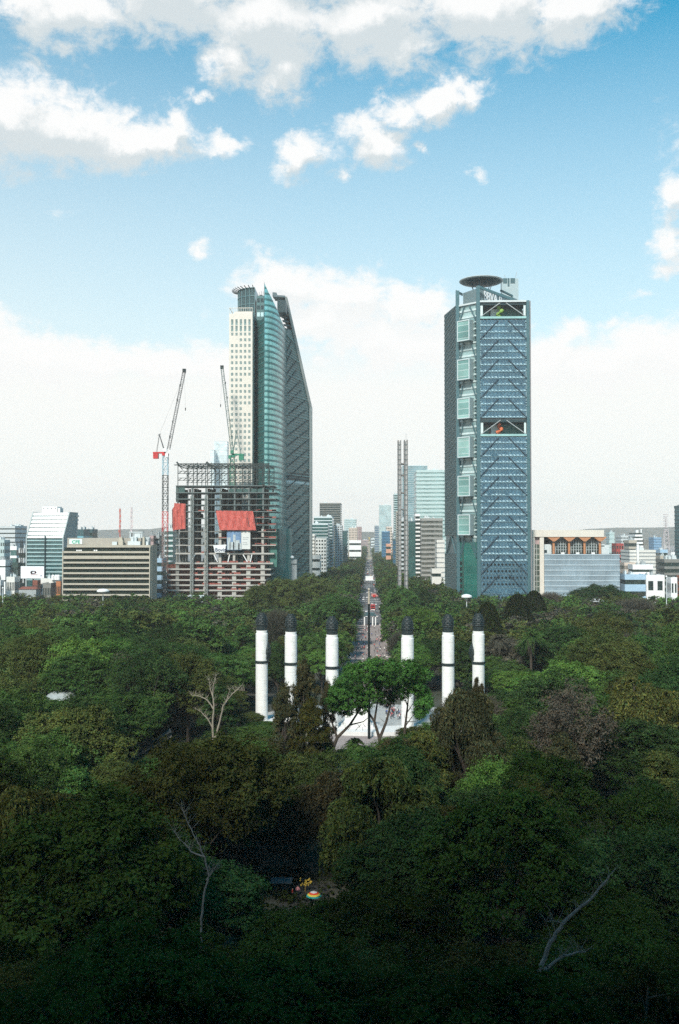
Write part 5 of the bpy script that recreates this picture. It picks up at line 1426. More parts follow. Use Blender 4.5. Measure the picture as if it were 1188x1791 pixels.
for i in range(150):
    y = 690 + 2100 * cr_.random() ** 1.5; l = cr_.randrange(6); key = (l, int(y / 9))
    if key in used or 1138 < y < 1165 or (l > 3 and 728 < y < 770) or any(abs(y - q) < 6 for q in (744, 848, 874, 960)): continue
    used.add(key); k_ = cr_.choice(['white', 'white', 'silver', 'dark', 'grey', 'white', 'red', 'yellow'])
    r_ = thing('car', '%s car in the traffic far up the avenue' % k_, 'car', (lanes[l] + cr_.uniform(-.3, .3), (key[1] + .5) * 9, .015), '%s cars in the avenue traffic' % k_)
    r_.rotation_euler = (0, 0, 0 if l > 2 else math.pi)
    for nm_, me in zip(('body', 'cabin_glass', 'wheels', 'lamps'), cm_[k_]): place(nm_.rstrip('s') if nm_ in ('wheels', 'lamps') else nm_, me, r_, (0, 0, 0))
# red bus
br_ = thing('bus', 'red double decked bus facing the crowd on the avenue', 'bus', (X(652.3, 745), 748, .015)); bx = X(652.3, 745)
b = MB(); b.box(bx - 1.7, bx + 1.7, 744, 755, .5, 4.6); b.build('body', REDP, br_)
b = MB(); b.box(bx - 1.4, bx + 1.4, 743.9, 744.2, 1.5, 2.5); b.box(bx - 1.4, bx + 1.4, 743.9, 744.2, 3.2, 4.2); b.build('windscreen', BLACK, br_)
b = MB(); b.box(bx - 1.6, bx + 1.6, 743.85, 744.1, .45, 1.1); b.build('bumper', WHITE, br_)
b = MB()
for sx in (-1.75, 1.35):
    for y in (746, 752.5): b.bar((bx + sx, y, .5), (bx + sx + .4, y, .5), .5, .5, 12)
b.build('wheel', BLACK, br_)
tr = thing('truck', 'flat pale red truck beyond the bus on the avenue', 'truck', (5, 905, 0)); b = MB(); b.box(2, 8.2, 902, 910, 1, 3.4); b.build('body', mat('faded_red', (.5, .22, .2), .6), tr); b = MB(); b.box(3.5, 5.8, 899, 901.9, .6, 2.8); b.build('cab', REDP, tr)
b = MB()
for sx in (2.2, 7.4):
    for y in (903.5, 908): b.bar((sx, y, .5), (sx + .5, y, .5), .5, .5, 10)
b.build('wheel', BLACK, tr)

# ---- small group glimpsed in the dark clearing
def gp(px, py, z=0): 
    d = at(px, py, 100) - CAM; t = (z - CAM.z) / d.z; return CAM + d * t
q = gp(549, 1590); uc = q + Vector((0, 0, 2.0))
um = thing('parasol', 'rainbow banded parasol standing in the dark clearing', 'parasol', (q.x, q.y, 0))
b = MB(); b.tube([(q.x, q.y, 0), (q.x, q.y, 2.9)], [.03, .025], 6); b.build('pole', WHITE, um)
b = MB(); b.lathe((q.x, q.y, 2.1), [(1.25, 0), (1.05, .2), (.82, .4), (.55, .58), (.02, .75)], 16, ks=[0, 1, 2, 3])
b.build('canopy', [mat('cloth_teal', (.02, .35, .32), .8), mat('cloth_yellow', (.85, .65, .08), .8), mat('cloth_red', (.85, .08, .03), .8), mat('cloth_white', (.8, .75, .72), .8)], um)
q = gp(521, 1567); person(q.x, q.y, 0, (.8, .35, .38), 'person in pink top and dark trousers standing beside the rainbow parasol', None, .4, 1.0, PMESH[0])
q = gp(512, 1570); person(q.x, q.y, 0, (.6, .08, .05), 'person in red top beside the grey awning in the clearing', None, 1.4, .9, PMESH[1])
q = gp(492, 1568); aw = thing('awning', 'dark grey flat awning on posts in the dark clearing', 'awning', (q.x, q.y, 0))
b = MB(); b.box(q.x - 1.9, q.x + 1.7, q.y, q.y + 2.6, 2.1, 2.2); b.build('roof', mat('awning_grey', (.16, .19, .2), .7), aw)
for sx in (-1.8, 1.6):
    b = MB(); b.box(q.x + sx - .04, q.x + sx + .04, q.y + .1, q.y + .18, 0, 2.1); b.box(q.x + sx - .04, q.x + sx + .04, q.y + 2.4, q.y + 2.48, 0, 2.1); b.build('post', STEEL, aw)
q = gp(534, 1560); b = MB(); rr = random.Random(9)
for k in range(26):
    p_ = Vector((q.x + rr.uniform(-1.1, 1.1), q.y + rr.uniform(-.3, .3), 1.2 + rr.uniform(-.2, 1.1))); b.bar(p_, p_ + Vector((.12, 0, .18)), .13, .09, 6)
b.bar((q.x, q.y, 0), (q.x, q.y, 1.9), .04); o = b.build('balloon_stand', YELLOW, None, (q.x, q.y, 0)); tag(o, 'stand hung with small yellow balloons in the dark clearing', 'stall')
sheet('path', [(gp(485, 1596).x, gp(485, 1596).y), (gp(572, 1596).x, gp(572, 1596).y), (gp(578, 1545).x, gp(578, 1545).y), (gp(500, 1540).x, gp(500, 1540).y)], .02, mat('path_grey', (.05, .05, .045), .9, var=.3, scale=.5))
# ================================================================ TREES
def quads_mesh(name, C, U, V, tone, extra=None):
    """leaf quads: centres C, half axes U and V, tone colours"""
    n = len(C); v = np.empty((n, 4, 3), np.float32)
    v[:, 0] = C - U; v[:, 1] = C - V * .9 + U * .15; v[:, 2] = C + U; v[:, 3] = C + V * .9 - U * .1
    return raw_mesh(name, v.reshape(-1, 3), tone)
def raw_mesh(name, v, tone):
    n = len(v) // 4; me = bpy.data.meshes.new(name)
    me.vertices.add(n * 4); me.vertices.foreach_set('co', v.ravel().astype(np.float32))
    me.loops.add(n * 4); me.loops.foreach_set('vertex_index', np.arange(n * 4, dtype=np.int32))
    me.polygons.add(n); me.polygons.foreach_set('loop_start', np.arange(0, n * 4, 4, dtype=np.int32))
    me.polygons.foreach_set('loop_total', np.full(n, 4, np.int32))
    at_ = me.attributes.new('tone', 'FLOAT_COLOR', 'FACE')
    c4 = np.ones((n, 4), np.float32); c4[:, :3] = tone; at_.data.foreach_set('color', c4.ravel())
    me.materials.append(LEAF); me.update(calc_edges=True); me.validate()
    return me

def norm(a): return a / np.maximum(np.linalg.norm(a, axis=-1, keepdims=True), 1e-6)

def leaves(g, C, outw, size, elong=.6, up=.5, jit=.62):
    n = len(C); nr = norm(norm(outw) * .7 + np.array([0, 0, up]) + g.normal(0, 1, (n, 3)) * jit * .6)
    t = norm(np.cross(nr, g.normal(0, 1, (n, 3)))); b = np.cross(nr, t)
    s = (size * g.uniform(.6, 1.35, (n, 1)))
    return t * s, b * s * elong

def broad(seed, R_=8, z0=6, z1=20, nl=34, sub=26, nleaf=22, size=.30, flat=1.0, gap=0.0):
    g = np.random.default_rng(seed); cz = (z0 + z1) / 2; hz = (z1 - z0) / 2
    cs, rs = [], []
    k = 0
    while len(cs) < nl:
        u = g.uniform(-.6, 1); a = g.uniform(0, 2 * math.pi); rr = math.sqrt(max(0, 1 - u * u)) ; f = g.uniform(.55, .86)
        irr = 1 + .22 * math.sin(a * 2 + seed) + .12 * math.sin(a * 5 + seed * 2)
        cs.append((R_ * rr * f * math.cos(a) * irr, R_ * rr * f * math.sin(a) * irr, cz + hz * u * f * flat)); rs.append(g.uniform(.22, .40) * R_)
    cs = np.array(cs); rs = np.array(rs)
    ltone = g.uniform(.84, 1.2, nl)
    if gap: keep = g.random(nl) > gap; cs, rs, ltone = cs[keep], rs[keep], ltone[keep]; nl = len(cs)
    d = norm(g.normal(0, 1, (nl, sub, 3)) + np.array([0, 0, .5])); sc_ = cs[:, None] + d * rs[:, None, None] * g.uniform(.65, 1.18, (nl, sub, 1)) * np.array([1, 1, .9])
    st = g.uniform(.8, 1.22, (nl, sub)) * ltone[:, None]
    C = sc_[:, :, None] + g.normal(0, .37 * R_ / 8, (nl, sub, nleaf, 3)) * np.array([1, 1, .7])
    O = C - cs[:, None, None]; tone = (st[:, :, None] * g.uniform(.76, 1.26, (nl, sub, nleaf))).reshape(-1, 1)
    C = C.reshape(-1, 3); O = O.reshape(-1, 3)
    U, V = leaves(g, C, O, size)
    hue = g.normal(0, .07, (len(C), 1)); tcol = tone * np.concatenate([1 + hue * 1.6, np.ones_like(hue), 1 - hue], 1)
    return (C, U, V, tcol), cs, rs

def weep(seed, R_=8, z0=3, z1=20, nl=40, strands=22, nleaf=16, size=.3):
    g = np.random.default_rng(seed); cs = []
    for k in range(nl):
        u = g.uniform(-.5, 1); a = g.uniform(0, 2 * math.pi); rr = math.sqrt(max(0, 1 - max(u, 0) ** 1.6)) ; f = g.uniform(.35, .85)
        cs.append((R_ * rr * f * math.cos(a), R_ * rr * f * math.sin(a), (z0 + z1) / 2 + (z1 - z0) / 2 * u * .92))
    cs = np.array(cs); lt = g.uniform(.65, 1.35, nl)
    ax = norm(cs * np.array([1, 1, 0]) + 1e-3); a = g.normal(0, .9, (nl, strands)); ca, sa = np.cos(a), np.sin(a)
    dx = ax[:, None, 0] * ca - ax[:, None, 1] * sa; dy = ax[:, None, 0] * sa + ax[:, None, 1] * ca
    ln = g.uniform(.4, 3.0, (nl, strands)); dr = g.uniform(1.2, 5.2, (nl, strands)) * g.uniform(.5, 1.2, (nl, 1)); t = (np.arange(nleaf) + .5) / nleaf
    hx = ln[:, :, None] * np.minimum(1, t * 2.0)[None, None]; hz = .5 * np.sin(np.minimum(1, t * 2) * math.pi)[None, None] - dr[:, :, None] * np.maximum(0, t - .3)[None, None] ** 1.1 * 1.3
    C = np.stack([cs[:, None, None, 0] + dx[:, :, None] * hx, cs[:, None, None, 1] + dy[:, :, None] * hx, cs[:, None, None, 2] + hz + 0 * hx], -1) + g.normal(0, .09, (nl, strands, nleaf, 3))
    T = np.gradient(C, axis=2); T = norm(T + g.normal(0, .12, T.shape)); tone = (lt[:, None, None] * g.uniform(.75, 1.25, (nl, strands, 1)) * g.uniform(.6, 1.45, (nl, strands, nleaf))).reshape(-1, 1)
    C = C.reshape(-1, 3); T = T.reshape(-1, 3); n = len(C); b = norm(np.cross(T, g.normal(0, 1, (n, 3))))
    s = size * g.uniform(.7, 1.4, (n, 1)); hue = g.normal(0, .10, (n, 1))
    return (C, T * s, b * s * .38, tone * np.concatenate([1 + hue * 1.5, np.ones_like(hue), 1 - hue], 1)), cs, None

def ragged(seed, R_=8, z0=2, z1=20, nl=58, sub=34, nleaf=20, size=.22):
    g = np.random.default_rng(seed); cs, rs = [], []
    for k in range(nl):
        t = g.uniform(0, 1) ** .8; a = g.uniform(0, 2 * math.pi); rad = R_ * (1 - t) ** .55 * g.uniform(.25, 1.0)
        cs.append((rad * math.cos(a), rad * math.sin(a), z0 + 1 + (z1 - z0 - 2) * t)); rs.append(g.uniform(.13, .30) * R_ * (1.1 - .5 * t))
    cs = np.array(cs); rs = np.array(rs); lt = g.uniform(.7, 1.3, nl)
    d = norm(g.normal(0, 1, (nl, sub, 3)) * np.array([1, 1, .5]) + np.array([0, 0, .15])); sc_ = cs[:, None] + d * rs[:, None, None] * g.uniform(.4, 1.2, (nl, sub, 1))
    sc_[:, :, 2] -= .12 * np.linalg.norm(sc_[:, :, :2] - cs[:, None, :2], axis=2) ** 1.5
    C = sc_[:, :, None] + g.normal(0, .28, (nl, sub, nleaf, 3)) * np.array([1, 1, .6]); tone = (lt[:, None, None] * g.uniform(.75, 1.25, (nl, sub, 1)) * g.uniform(.6, 1.4, (nl, sub, nleaf))).reshape(-1, 1)
    O = (C - cs[:, None, None]).reshape(-1, 3); C = C.reshape(-1, 3); U, V = leaves(g, C, O, size, .45); hue = g.normal(0, .12, (len(C), 1))
    return (C, U, V, tone * np.concatenate([1 + hue * 1.5, np.ones_like(hue), 1 - hue], 1)), cs, rs

def dome(seed, R_=6, z0=2, z1=19, n=34000, size=.24, p=.42):
    g = np.random.default_rng(seed); t = g.random(n) ** .8; a = g.uniform(0, 2 * math.pi, n)
    lump = 1 + .10 * np.sin(a * 7 + t * 23 + seed) + .07 * np.sin(a * 13 - t * 41)
    r = R_ * (1 - t) ** p * (1 - .25 * (1 - t) ** 6) * lump * g.uniform(.84, 1.03, n)
    C = np.stack([r * np.cos(a), r * np.sin(a), z0 + (z1 - z0) * t + g.normal(0, .15, n)], -1); O = C - np.array([0, 0, z0 + 2]); 
    U, V = leaves(g, C, O, size, .5, .5)
    tone = (.8 + .35 * np.sin(a * 9 + t * 30) * np.sin(t * 50 + a * 3)) [:, None] * g.uniform(.6, 1.4, (n, 1))
    return (C, U, V, tone * np.ones((1, 3))), np.array([[0, 0, z1 * .7]]), None

def twigs(seed, R_=7, z0=5, z1=18, n=9000):
    g = np.random.default_rng(seed); d = norm(g.normal(0, 1, (n, 3)) + np.array([0, 0, .5])); rad = g.uniform(.35, 1, (n, 1)) ** .6
    cz = (z0 + z1) / 2; C = d * rad * np.array([R_, R_, (z1 - z0) / 2]) * (1 + .15 * np.sin(np.arctan2(d[:, 1:2], d[:, :1]) * 5 + seed)) + np.array([0, 0, cz])
    T = norm(d + np.array([0, 0, .5]) + g.normal(0, .45, (n, 3))); b = norm(np.cross(T, g.normal(0, 1, (n, 3)))); s = g.uniform(.4, 1.0, (n, 1))
    tone = g.uniform(.6, 1.4, (n, 1)) * np.ones((1, 3)); return (C, T * s, b * s * .055 + b * .02, tone), C[g.integers(0, n, 10)], None

def merge_core(q, seed, R_, z0, z1):
    return q

def trunk_mesh(name, seed, targets, z_split, r0, m_=None, lean=0):
    r = random.Random(seed); b = MB()
    p0 = Vector((0, 0, -.5)); p1 = Vector((r.uniform(-.4, .4) + lean, r.uniform(-.4, .4), z_split))
    b.tube([p0, p0.lerp(p1, .1) , p0.lerp(p1, .5) + Vector((r.uniform(-.3, .3), 0, 0)), p1], [r0 * 1.35, r0, r0 * .85, r0 * .7], 8)
    for t in targets:
        t = Vector(t); mid = p1.lerp(t, .5) + Vector((r.uniform(-.6, .6), r.uniform(-.6, .6), r.uniform(-.2, 1.0)))
        b.tube([p1, mid, t], [r0 * .5, r0 * .3, r0 * .08], 6)
        for k in range(3):
            q = mid.lerp(t, .2 + .25 * k); e = q + Vector((r.uniform(-1.6, 1.6), r.uniform(-1.6, 1.6), r.uniform(.2, 1.8))); b.tube([q, e], [r0 * .18, r0 * .04], 5)
    me = bpy.data.meshes.new(name); me.from_pydata(b.v, [], b.f); me.materials.append(m_ or BARK); me.update(); return me

PROT = {}
def addproto(kind, data, cs, zs, r0, ntar, seed, m_=None):
    me = quads_mesh('crown', *data); idx = np.random.default_rng(seed).choice(len(cs), min(ntar, len(cs)), replace=False)
    tm = trunk_mesh('trunk', seed, [tuple(cs[i]) for i in idx], zs, r0, m_); PROT.setdefault(kind, []).append((me, tm))
for s in range(5): d, cs, rs = broad(s + 1, 8, 6.5 + (s % 3), 20, 34 + s * 2, 44, 34, .205); addproto('broad', d, cs, 5, .45, 9, s)
for s in range(3): d, cs, rs = broad(s + 20, 8, 6, 20, 38, 38, 17, .19, gap=.12); addproto('airy', d, cs, 5, .35, 14, s + 9)
for s in range(3): d, cs, _ = weep(s + 40, 8, 4, 20, 50, 42, 26, .25); addproto('weep', d, cs, 9, .5, 9, s + 19)
for s in range(3): d, cs, rs = ragged(s + 140); addproto('ragged', d, cs, 8, .45, 16, s + 49)
for s in range(2): d, cs, _ = dome(s + 60); addproto('dome', d, cs, 14, .4, 1, s)
for s in range(2): d, cs, _ = twigs(s + 70, n=11000); addproto('twig', d, cs, 5, .35, 10, s + 29)
for s in range(4): d, cs, rs = broad(s + 80, 8, 6, 20, 30, 26, 14, .40); addproto('broad_far', d, cs, 5, .45, 5, s + 39)

TONES = {'bright green': (.076, .150, .030), 'mid green': (.058, .108, .027), 'dark green': (.034, .066, .020), 'olive': (.070, .086, .024), 'brown': (.060, .056, .026), 'grey brown': (.085, .080, .058), 'blackish green': (.026, .038, .008), 'shadow green': (.027, .048, .010), 'deep olive': (.045, .048, .013)}  # shadow green paints shade into near leaves; blackish green too, besides the conifers
NT = []
def tree(kind, tone, x, y, ztop, Rr, label=None, rz=None, zb=0, cat='tree', name=None, group=None, thick=1.0):
    r = random.Random(int(x * 13 + y * 7)); me, tm = r.choice(PROT[kind])
    nm = name or {'weep': 'cypress_tree', 'ragged': 'cypress_tree', 'dome': 'conifer_tree', 'twig': 'bare_tree'}.get(kind, 'broadleaf_tree')
    rt = bpy.data.objects.new(nm, None); COL.objects.link(rt); rt.location = (x, y, zb); WPOS[rt.name] = Vector((x, y, zb)); tag(rt, label, cat, group)
    rt.rotation_euler = (0, 0, rz if rz is not None else r.uniform(0, 6.28))
    base_r = {'dome': 6, 'twig': 7}.get(kind, 8); base_h = {'dome': 19.0, 'twig': 18}.get(kind, 20.6)
    sx = Rr / base_r; sz = (ztop - zb) / base_h
    for n_, m_ in (('crown', me), ('trunk', tm)):
        o = bpy.data.objects.new(n_, m_); COL.objects.link(o); o.parent = rt; o.scale = (sx, sx * r.uniform(.94, 1.06), sz)
        c = TONES[tone]; v = r.uniform(.72, 1.3); o.color = (c[0] * v * r.uniform(.9, 1.12), c[1] * v, c[2] * v, 1)
    NT.append((rt, kind, tone, x, y, ztop, Rr)); return rt

def hero(kind, tone, px, ptop, Y, Rr, label, rz=None, name=None):
    x = X(px, Y); return tree(kind, tone, x, Y, Z(ptop, Y, px), Rr, label, rz, max(0, hillz(x, Y)), name=name)

HERO = []
def H_(*a, **k): 
    o = hero(*a, **k); HERO.append((a[2], a[4], a[5])); return o
# spreading bright tree before the columns: umbrella crown on leaning limbs
def umbrella_tree():
    Y = 232; px = 655; x = X(px, Y)
    rt = thing('spreading_tree', 'bright green spreading tree covering the foot of the two middle columns', 'tree', (x, Y, 0))
    g = np.random.default_rng(5); lob = [(-61, 1213, 3.2), (-52, 1195, 3.3), (-38, 1215, 3.4), (-30, 1183, 3.3), (-12, 1175, 3.0), (-8, 1205, 3.4), (10, 1172, 3.0), (18, 1200, 3.4), (36, 1185, 3.0), (40, 1210, 2.6), (56, 1168, 2.3), (68, 1175, 2.4), (82, 1185, 2.3), (86, 1212, 2.0), (88, 1236, 1.8), (-64, 1238, 2.6), (-48, 1243, 2.4), (-25, 1232, 2.2), (-70, 1228, 2.2), (0, 1165, 2.0), (30, 1165, 1.8), (64, 1195, 1.2), (80, 1247, 1.6), (-40, 1175, 2.2), (-20, 1192, 3), (24, 1182, 3), (8, 1190, 3), (48, 1198, 2.8), (-55, 1205, 3), (-45, 1228, 3), (74, 1200, 2.2), (86, 1225, 2.0), (60, 1182, 2.4), (-15, 1220, 2.8), (20, 1222, 2.2), (-66, 1222, 2.6)]
    L_ = []; 
    for dx, py, r_ in lob:
        for k in range(2):
            yy = Y + g.uniform(-7, 7); p = at(px + dx + g.uniform(-4, 4), py + g.uniform(-4, 4), yy); L_.append((p.x - x, p.y - Y, p.z, r_ * g.uniform(.9, 1.25)))
    cs = np.array([l[:3] for l in L_]); rs = np.array([l[3] for l in L_]); nl, sub, nf = len(cs), 46, 32; lt = g.uniform(.75, 1.3, nl)
    d = norm(g.normal(0, 1, (nl, sub, 3)) + np.array([0, 0, .5])); sc_ = cs[:, None] + d * rs[:, None, None] * g.uniform(.7, 1.05, (nl, sub, 1)) * np.array([1, 1, .75])
    C = sc_[:, :, None] + g.normal(0, .25, (nl, sub, nf, 3)); tone = (lt[:, None, None] * g.uniform(.8, 1.2, (nl, sub, 1)) * g.uniform(.65, 1.4, (nl, sub, nf))).reshape(-1, 1)
    O = (C - cs[:, None, None]).reshape(-1, 3); C = C.reshape(-1, 3); U, V = leaves(g, C, O, .2); hue = g.normal(0, .07, (len(C), 1))
    me = quads_mesh('crown', C, U, V, tone * np.concatenate([1 + hue, np.ones_like(hue), 1 - hue], 1))
    o = bpy.data.objects.new('crown', me); COL.objects.link(o); o.parent = rt; o.color = (.050, .122, .026, 1)
    b = MB(); bp = at(648, 1335, Y)
    for pts, r0 in (([(668, 1330), (664, 1292), (655, 1262), (641, 1240), (622, 1222)], .5), ([(664, 1292), (676, 1262), (684, 1230), (700, 1200)], .42), ([(655, 1262), (660, 1230), (668, 1200)], .3), ([(576, 1325), (590, 1290), (612, 1268), (630, 1240), (628, 1215)], .5), ([(590, 1290), (580, 1262), (588, 1235)], .3), ([(612, 1268), (636, 1262), (650, 1250)], .2), ([(704, 1320), (709, 1270), (713, 1235), (716, 1205)], .42), ([(709, 1270), (722, 1252), (736, 1240)], .16), ([(711, 1248), (726, 1225)], .16), ([(713, 1235), (705, 1212), (703, 1195)], .16), ([(709, 1262), (730, 1262)], .12), ([(715, 1215), (727, 1200), (733, 1182)], .13)):
        P = [at(a, c, Y + (1 if a > 690 else 0)) for a, c in pts]
        b.tube(P, [r0 * (1 - .8 * i / (len(P) - 1)) for i in range(len(P))], 7)
        if pts[0][1] > 1315: b.tube([Vector((P[0].x, P[0].y, -.3)), P[0]], [r0 * 1.25, r0], 8)
    rg = random.Random(3)
    for k in range(60):
        a, c = rg.uniform(600, 735), rg.uniform(1200, 1290); p = at(a, c, Y); b.tube([p, p + Vector((rg.uniform(-1.5, 1.5), rg.uniform(-1, 1), rg.uniform(.3, 2.2)))], [.07, .02], 4)
    b.build('trunk', BARK, rt)
umbrella_tree()
H_('ragged', 'brown', 533, 1146, 222, 7.0, 'brown cypress whose top hides the second and third columns from the left')
H_('ragged', 'brown', 497, 1188, 214, 5.6, 'shorter brown cypress in front of the second column from the left')
H_('ragged', 'deep olive', 545, 1212, 210, 7.0, 'bushy brown cypress in front of its taller brown neighbour')
H_('ragged', 'brown', 572, 1185, 236, 3.4, 'thin brown cypress spur left of the bright spreading tree')
H_('weep', 'brown', 812, 1196, 186, 8.0, 'tall weeping brown cypress hiding the feet of the two right columns')
H_('weep', 'brown', 835, 1176, 190, 2.3, 'narrow brown spire poking above the weeping cypress at the far right column')
H_('ragged', 'olive', 742, 1268, 178, 8.5, 'broad drooping olive brown cypress below the bright spreading tree')
H_('weep', 'olive', 668, 1318, 146, 9.5, 'large golden olive weeping cypress nearest the lower middle')
H_('dome', 'blackish green', 905, 1040, 470, 10.5, 'black green domed conifer before the grey banded block')
H_('dome', 'blackish green', 934, 1034, 520, 9.5, 'taller black green conifer behind the domed one')
H_('dome', 'blackish green', 852, 1054, 420, 9.0, 'black green conifer directly behind the far right column')
H_('broad', 'dark green', 1045, 1022, 640, 15.5, 'large dark rounded tree in front of the grey banded block')
H_('broad', 'olive', 500, 1012, 570, 14, 'high olive tree rising beside the glass tower foot')
H_('broad', 'olive', 545, 1004, 640, 14, 'high olive tree nearest the cream blocks left of the avenue')
H_('broad', 'olive', 455, 1022, 560, 10, 'olive tree covering the right foot of the unfinished frame')
H_('twig', 'grey brown', 484, 1068, 420, 9.5, 'grey leafless rounded tree behind the two leftmost columns')
H_('twig', 'grey brown', 1110, 1048, 560, 15, 'wide grey leafless tree under the blue fronted house')
H_('twig', 'grey brown', 962, 1037, 640, 10, 'grey leafless tree at the foot of the vaulted roof block')
H_('airy', 'olive', 1060, 1082, 300, 11.5, 'tall airy olive tree standing above the right hand wood')
H_('airy', 'grey brown', 1000, 1190, 200, 9, 'grey green thin crowned tree right of the weeping cypress')
H_('broad', 'bright green', 372, 1146, 330, 9.5, 'bright green round tree behind the pale dead tree')
H_('broad', 'bright green', 735, 1064, 430, 11, 'bright green tree behind the third column from the right')
H_('broad', 'mid green', 590, 1040, 500, 14, 'broad green tree left of the avenue crowd behind the third column')
H_('broad', 'bright green', 505, 1080, 440, 9, 'bright green tree between the two leftmost columns')
H_('broad', 'dark green', 636, 1306, 240, 4.5, 'dark low bushy tree beneath the spreading tree at the flagpole')
H_('broad', 'olive', 684, 1300, 242, 4.5, 'olive low bushy tree right of the flagpole foot')
H_('broad', 'mid green', 700, 1026, 560, 9.5, 'mid green tree hiding the foot of the twin thin slabs')
H_('broad', 'dark green', 738, 1030, 585, 9.0, 'dark green tree just right of the twin slab foot')
H_('weep', 'brown', 700, 1286, 182, 6.5, 'low brown cypress under the right side of the spreading tree')
H_('broad', 'mid green', 462, 1262, 280, 5.5, 'low green tree at the foot of the far left column')
H_('broad', 'olive', 436, 1248, 290, 5.5, 'low olive tree just left of the far left column foot')
H_('broad', 'olive', 722, 1272, 262, 5.0, 'low olive bushy tree at the foot of the third column from the right')
H_('broad', 'mid green', 765, 1262, 268, 5.5, 'low green tree between the two inner right column feet')
H_('broad', 'dark green', 600, 1312, 244, 4.5, 'dark low bushy tree before the central pedestal')
H_('broad', 'mid green', 548, 1112, 362, 7.5, 'green tree filling the gap between second and third columns from the left')
H_('broad', 'dark green', 752, 1118, 365, 7.5, 'green tree between the two inner right hand columns')
H_('broad', 'dark green', 486, 1128, 338, 6.0, 'dark green tree low down between the two leftmost columns')
H_('broad', 'dark green', 812, 1120, 340, 6.0, 'dark green tree between the two rightmost columns')
H_('broad', 'mid green', 428, 1150, 330, 7.5, 'mid green tree immediately left of the far left column')
H_('broad', 'deep olive', 400, 1290, 150, 10, 'olive green tree with visible dark limbs below the dead tree')
H_('airy', 'deep olive', 300, 1300, 140, 9, 'loose olive tree below the pale ramp at the left')
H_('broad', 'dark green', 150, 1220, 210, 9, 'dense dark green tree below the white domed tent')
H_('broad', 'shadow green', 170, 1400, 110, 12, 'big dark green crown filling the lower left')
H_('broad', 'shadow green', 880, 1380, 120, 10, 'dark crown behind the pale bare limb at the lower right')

def palm(label, px, pc, Y, Rr, tone, dead=True):
    x = X(px, Y); zc = Z(pc, Y, px); rt = thing('palm_tree', label, 'palm', (x, Y, 0)); g = random.Random(int(px))
    b = MB(); b.tube([(x, Y, 0), (x, Y, zc * .5), (x, Y, zc)], [.55, .45, .5], 8)
    if dead:
        for k in range(40): a = g.uniform(0, 6.28); b.tube([(x, Y, zc - .3), (x + 1.3 * math.cos(a), Y + 1.3 * math.sin(a), zc - 2), (x + 1.0 * math.cos(a), Y + 1.0 * math.sin(a), zc - g.uniform(4, 7.5))], [.1, .14, .03], 4)
    b.build('trunk', BARK, rt)
    Cs, Us, Vs = [], [], []
    for k in range(64):
        a = g.uniform(0, 6.28); e = g.uniform(-.5, 1.35); prev = None
        for j in range(26):
            t = j / 25; r_ = Rr * (math.cos(e) * t + .05 * t); z = zc + Rr * (math.sin(e) * t - .62 * t * t)
            p = np.array((x + r_ * math.cos(a), Y + r_ * math.sin(a), z))
            if prev is not None:
                dirn = p - prev; dirn /= np.linalg.norm(dirn) + 1e-6; sd = np.cross(dirn, (0, 0, 1)); sd /= np.linalg.norm(sd) + 1e-6
                ll = .85 * (math.sin(math.pi * min(1, t * .9 + .12)) + .2)
                for s in (-1, 1):
                    ax = (sd * s * .8 + dirn * .7 + np.array((0, 0, -.25))) * ll * .5; Cs.append(p + ax); Us.append(ax); Vs.append(dirn * .09)
            prev = p
    C = np.array(Cs) - np.array((x, Y, 0)); gg = np.random.default_rng(int(px)); me = quads_mesh('frond', C, np.array(Us), np.array(Vs), gg.uniform(.6, 1.5, (len(C), 1)) * np.ones((1, 3)))
    o = bpy.data.objects.new('fronds', me); COL.objects.link(o); o.parent = rt; c = TONES[tone]; o.color = (*c, 1); o.name = 'frond_crown'
palm('dark fan of palm fronds on a shaggy trunk right of the black conifers', 928, 1112, 330, 6.2, 'mid green')
palm('pale grey green palm top beside the far right column', 872, 1118, 345, 5.0, 'grey brown', False)
palm('small palm fan on the plaza under the bright spreading tree', 620, 1300, 236, 3.0, 'mid green', False)

def bare(name, label, base_px, Y, chains, m_=BARKP, zb=None, seed=1, tw=30, r_tw=.05):
    b = MB(); r = random.Random(seed); P0 = at(*base_px, Y)
    for pts, r0, r1 in chains:
        P = [at(p[0], p[1], Y + (p[2] if len(p) > 2 else 0)) for p in pts]; n = len(P)
        Q = []; Rd = []
        for i in range(n - 1):
            for k in range(3):
                t = k / 3; Q.append(P[i].lerp(P[i + 1], t) + Vector((r.uniform(-.08, .08), 0, r.uniform(-.08, .08)))); Rd.append(r0 + (r1 - r0) * ((i + t) / (n - 1)))
        Q.append(P[-1]); Rd.append(r1); b.tube(Q, Rd, 7)
        for k in range(int(tw * r0)):
            q = Q[r.randrange(len(Q) // 3, len(Q))]; e = q + Vector((r.uniform(-1.2, 1.2), r.uniform(-.6, .6), r.uniform(.3, 1.6))); b.tube([q, q.lerp(e, .5) + Vector((.1, 0, .1)), e], [r_tw, r_tw * .7, r_tw * .3], 4)
    b.tube([Vector((P0.x, P0.y, max(0, hillz(P0.x, P0.y)) - .4)), P0], [chains[0][1] * 1.15, chains[0][1]], 8)
    rt = thing(name, label, 'tree', (P0.x, P0.y, 0)); b.build('trunk', m_, rt)
